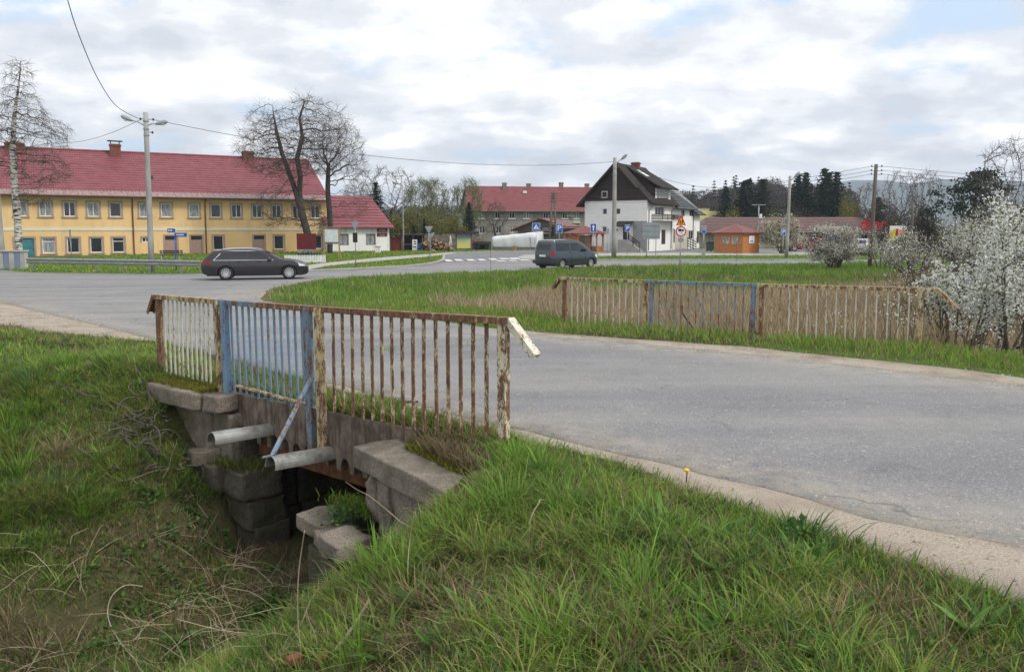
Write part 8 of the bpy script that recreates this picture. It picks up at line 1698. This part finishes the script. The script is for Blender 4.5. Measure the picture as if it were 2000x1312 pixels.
VX = (oct_[None, :, 0] * el[:, None]); VY = oct_[None, :, 1] * np.ones((n, 1)); V = np.stack([(VX * ca_[:, None] - VY * sa_[:, None]), (VX * sa_[:, None] + VY * ca_[:, None]), oct_[None, :, 2] * np.ones((n, 1))], -1) * sz_p[:, None, None] + np.stack([X, Y, Z + .001], -1)[:, None, :]
pb = np_mesh('pebbles', V.reshape(-1, 3), ((np.arange(n) * 6)[:, None, None] + of[None]).reshape(-1, 3), M['leaf'], colors=np.repeat(np.array([[.42, .37, .31], [.34, .3, .25], [.55, .51, .45], [.27, .23, .19]])[rg.integers(0, 4, n)], 6, 0)); tag(pb, kind='stuff')
# --- weeds with broad leaves, moss, dry stems, roots
def gpt(px, py):
    z = 0.0
    for _ in range(60):
        d = ray(px, py); k = (z - EYE) / d[2]; x, y = d[0] * k, d[1] * k; z = .65 * z + .35 * float(heightat(np.array([x]), np.array([y]))[0][0])
    return np.array([x, y, z])
P, SZ = [], []
for px, py, r, n, h in ((290, 985, .2, 170, .16), (380, 1010, .2, 150, .14), (330, 1060, .25, 150, .12), (250, 1090, .3, 170, .12), (150, 1120, .3, 150, .1), (380, 1180, .3, 190, .12), (300, 1200, .3, 150, .1), (360, 900, .2, 90, .1), (450, 1060, .2, 150, .14), (540, 1110, .2, 120, .12), (510, 1205, .16, 240, .17), (545, 1190, .12, 160, .14), (60, 1290, .3, 220, .14), (190, 1275, .3, 220, .14), (250, 1200, .25, 150, .1), (440, 1130, .25, 170, .12), (400, 1080, .22, 140, .12), (470, 1270, .22, 170, .12), (330, 1130, .25, 140, .1), (1555, 1050, .12, 110, .1), (350, 1270, .25, 150, .12)):
    c = gpt(px, py); D_ = c[1] * cp - (c[2] - EYE) * sp; ex = abs(1000 + FPX * c[0] / D_ - px) + abs(CY - FPX * (c[1] * sp + (c[2] - EYE) * cp) / D_ - py)
    if ex > 25: continue
    n = int(n * .7); q = rg.normal(size=(n, 3)) * np.array([r * .42, r * .42, 0]); p = c + q; p[:, 2] = heightat(p[:, 0], p[:, 1])[0] + rg.random(n) * h; k_ = (NV[0] * p[:, 0] + NV[1] * p[:, 1] < 4.6) & (np.abs(p[:, 2] - c[2]) < .5); p = p[k_]; P.append(p); SZ.append(.018 + .055 * rg.random(len(p)) ** 1.5)
ivy = np.array([*TN(5.35, 4.28), -.05]); P.append(ivy + rg.normal(size=(200, 3)) * np.array([.09, .09, .06])); SZ.append(.025 + .03 * rg.random(200))
P = np.concatenate(P); V, F = quads(rg, P, np.concatenate(SZ), 2.5, 1.1); weeds = np_mesh('weeds', V, F, M['leaf'], colors=colvar(rg, len(P), [(.05, .12, .022), (.07, .15, .03), (.04, .09, .02), (.09, .17, .04)])); tag(weeds, kind='stuff')
ACC.clear()
def mosspatch(n, fn, hh, pal):
    a = np.array([fn() for _ in range(n)]); emit(a, hh * (.5 + rg.random(n)), .006 + .006 * rg.random(n), rg.uniform(0, 6.28, n), .3 + .6 * rg.random(n), .2 * rg.random(n), pick(pal, n))
MOS = np.array([[.2, .19, .025], [.26, .23, .03], [.14, .15, .025], [.12, .13, .03]])
mosspatch(5000, lambda: (*TN(rg.uniform(8.15, 9.25), 4.55 + np.abs(rg.normal(.22, .13))), .61 + rg.random() * .02), .045, MOS)
def onslab(lo, hi, off0, off1, z): t, n = onw(rg.uniform(lo, hi), rg.uniform(off0, off1)); return (*TN(t, n), z)
mosspatch(2600, lambda: onslab(.35, 1.6, .26, .45, .57), .04, MOS); mosspatch(1500, lambda: onslab(.6, 1.5, .3, .6, .6), .12, DRY * .7); mosspatch(900, lambda: (*TN(rg.normal(5.45, .14), rg.normal(4.48, .07)), -.08 + rg.random() * .05), .07, np.concatenate([MOS, GRN])); mosspatch(1800, lambda: (*TN(rg.normal(7.95, .2), rg.normal(4.82, .09)), -.18), .11, np.concatenate([GRN * .8, DRY * .7, MOS]))
mosspatch(900, lambda: (*TN(rg.uniform(5.1, 8.2), rg.normal(4.96, .04)), .65), .13, np.concatenate([GRN, DRY, YEL])); mosspatch(500, lambda: (*TN(rg.uniform(5.1, 6.4), rg.normal(4.93, .03)), .63), .17, np.concatenate([GRN, DRY * .8])); flush('moss')
mbs = MB()
def stem(c, L, r, bend=.5, up=.4):
    a = rg.uniform(0, 6.28); d = Vector((math.cos(a), math.sin(a), up * rg.random() + .05)).normalized(); p = Vector(c); pts = [p]
    for k in range(6): d = (d + Vector(rg.normal(size=3)) * .18 * bend + Vector((0, 0, -.09))).normalized(); p = p + d * L / 6; pts.append(p.copy())
    if max(NV[0] * q.x + NV[1] * q.y for q in pts) > 4.5: return
    for q in pts: q.z = max(q.z, float(heightat(np.array([q.x]), np.array([q.y]))[0][0]) + .01)
    mbs.tube(pts, [r * (1 - .1 * k) for k in range(7)], 4)
for k in range(190):
    t, n = rg.normal(6.6, 1.15), rg.uniform(1.8, 4.6); x, y = TN(t, n)
    if not infr(np.array([x]), np.array([y]), np.array([-.6]))[0]: continue
    z = float(hground(np.array([x]), np.array([y]))[0]); stem((x, y, z + .04), rg.uniform(.25, .8), rg.uniform(.0022, .0045), .8, .8)
for k in range(90): 
    c = gpt(rg.uniform(380, 620), rg.uniform(1080, 1290)); stem(c + [0, 0, .03], rg.uniform(.2, .55), rg.uniform(.002, .004), .5, 1.4)
s = NT('dead_stems'); p = s.pos(); M['deadstem'] = s.done(s.ramp(s.noise(p, 3, 3), [(.35, (.22, .165, .11)), (.65, (.45, .37, .27))]), .9); ds = mbs.build('dry_stems', M['deadstem'], fix=False); tag(ds, kind='stuff')
mbs = MB()
for k in range(110): c = gpt(rg.normal(300, 40), rg.normal(835, 45)); stem(c + [0, 0, .1], rg.uniform(.25, .6), rg.uniform(.004, .012), 1.5, .7)
rt_ = mbs.build('root_tangle', M['twig_grey']); rt_ and tag(rt_, 'tangle of brown roots and twigs on the bank left of the coping slab', 'roots')
def curve(name, pxs, r, m, label, cat, lift=.05):
    P = [Vector(gpt(*p[:2]) + np.array([0, 0, p[2] if len(p) > 2 else lift])) for p in pxs]; o = []
    for i in range(len(P) - 1):
        a, b, c, d = P[max(i - 1, 0)], P[i], P[i + 1], P[min(i + 2, len(P) - 1)]
        for k in range(8): t = k / 8; o.append(.5 * ((2 * b) + (c - a) * t + (2 * a - 5 * b + 4 * c - d) * t * t + (3 * b - a - 3 * c + d) * t ** 3))
    o.append(P[-1]); base = o[0].copy(); mb = MB(); mb.tube([q - base for q in o], r, 6); w = mb.build(name, m, smooth=True); w.location = base; return tag(w, label, cat)
M['palestem'] = mat('pale_stem', (.55, .5, .42), (.4, .34, .26), 4, .8)
curve('bent_stem', [(280, 1168, .12), (245, 1175, .16), (218, 1195, .14), (212, 1225, .1), (232, 1262, .06), (260, 1290, .03)], .0032, M['palestem'], 'pale bent stem curving in a hoop in the lower left ditch', 'stem')
curve('long_stem', [(590, 1290, .0), (584, 1291, .22), (587, 1285, .45), (601, 1296, .7)], .003, M['deadstem'], 'long straight dry stem rising from the ditch bottom, lower centre', 'stem')
curve('fallen_branch', [(650, 1290, .04), (690, 1245, .06), (722, 1205, .1)], .009, M['deadstem'], 'short dead branch leaning in the grass of the right bank', 'branch')
curve('dry_stalk', [(800, 1170, .0), (797, 1171, .15), (801, 1165, .3), (811, 1174, .48)], .0025, M['deadstem'], 'thin brown dock stalk standing before the wing wall', 'stalk')
c = gpt(1340, 946); e = empty('dandelion', tuple(c), 0, 'single yellow dandelion at the grass edge by the gravel shoulder', 'flower'); mb = MB(); mb.tube([(0, 0, -.02), (0.005, 0, .09)], .0035, 6); mb.build('stalk', M['leaf'], e)
M['dandy'] = mat('dandelion_yellow', (.75, .5, .01), (.65, .4, .01), 30, .6); mb = MB(); mb.lathe([(.004, .085), (.02, .095), (.023, .101), (.013, .108), (.001, .111)], 14); mb.build('flower_head', M['dandy'], e, smooth=True)
for k, (px, py, lab) in enumerate(((575, 1302, 'reddish broken brick lying in the ditch grass at the bottom edge, left one'), (630, 1303, 'reddish broken brick at the bottom edge, right one'))):
    c = gpt(px, py); stone('broken_brick', (.075, .05, .045), Matrix.Translation(Vector(c) + Vector((0, 0, .04))) @ Matrix.Rotation(.6 + k, 4, 'Z'), M['brick'], None, k + 60, .008, 4, .1); o = bpy.data.objects[-1] if False else [q for q in COL.objects if q.name.startswith('broken_brick')][-1]; tag(o, lab, 'brick')

# ------------------------------------------------------------------ haze
hb = MB(); hb.box((-3650, -90, -6), (3850, 3050, 240)); hz_o = hb.build('haze', bpy.data.materials.new('haze_air')); tag(hz_o, kind='stuff')
hm = hz_o.data.materials[0]; hm.use_nodes = True; t_ = hm.node_tree; t_.nodes.clear(); ho = t_.nodes.new('ShaderNodeOutputMaterial'); hv = t_.nodes.new('ShaderNodeVolumePrincipled'); hv.inputs['Color'].default_value = (.72, .82, .96, 1); hv.inputs['Density'].default_value = .0003; hv.inputs['Anisotropy'].default_value = .1; t_.links.new(hv.outputs[0], ho.inputs['Volume'])
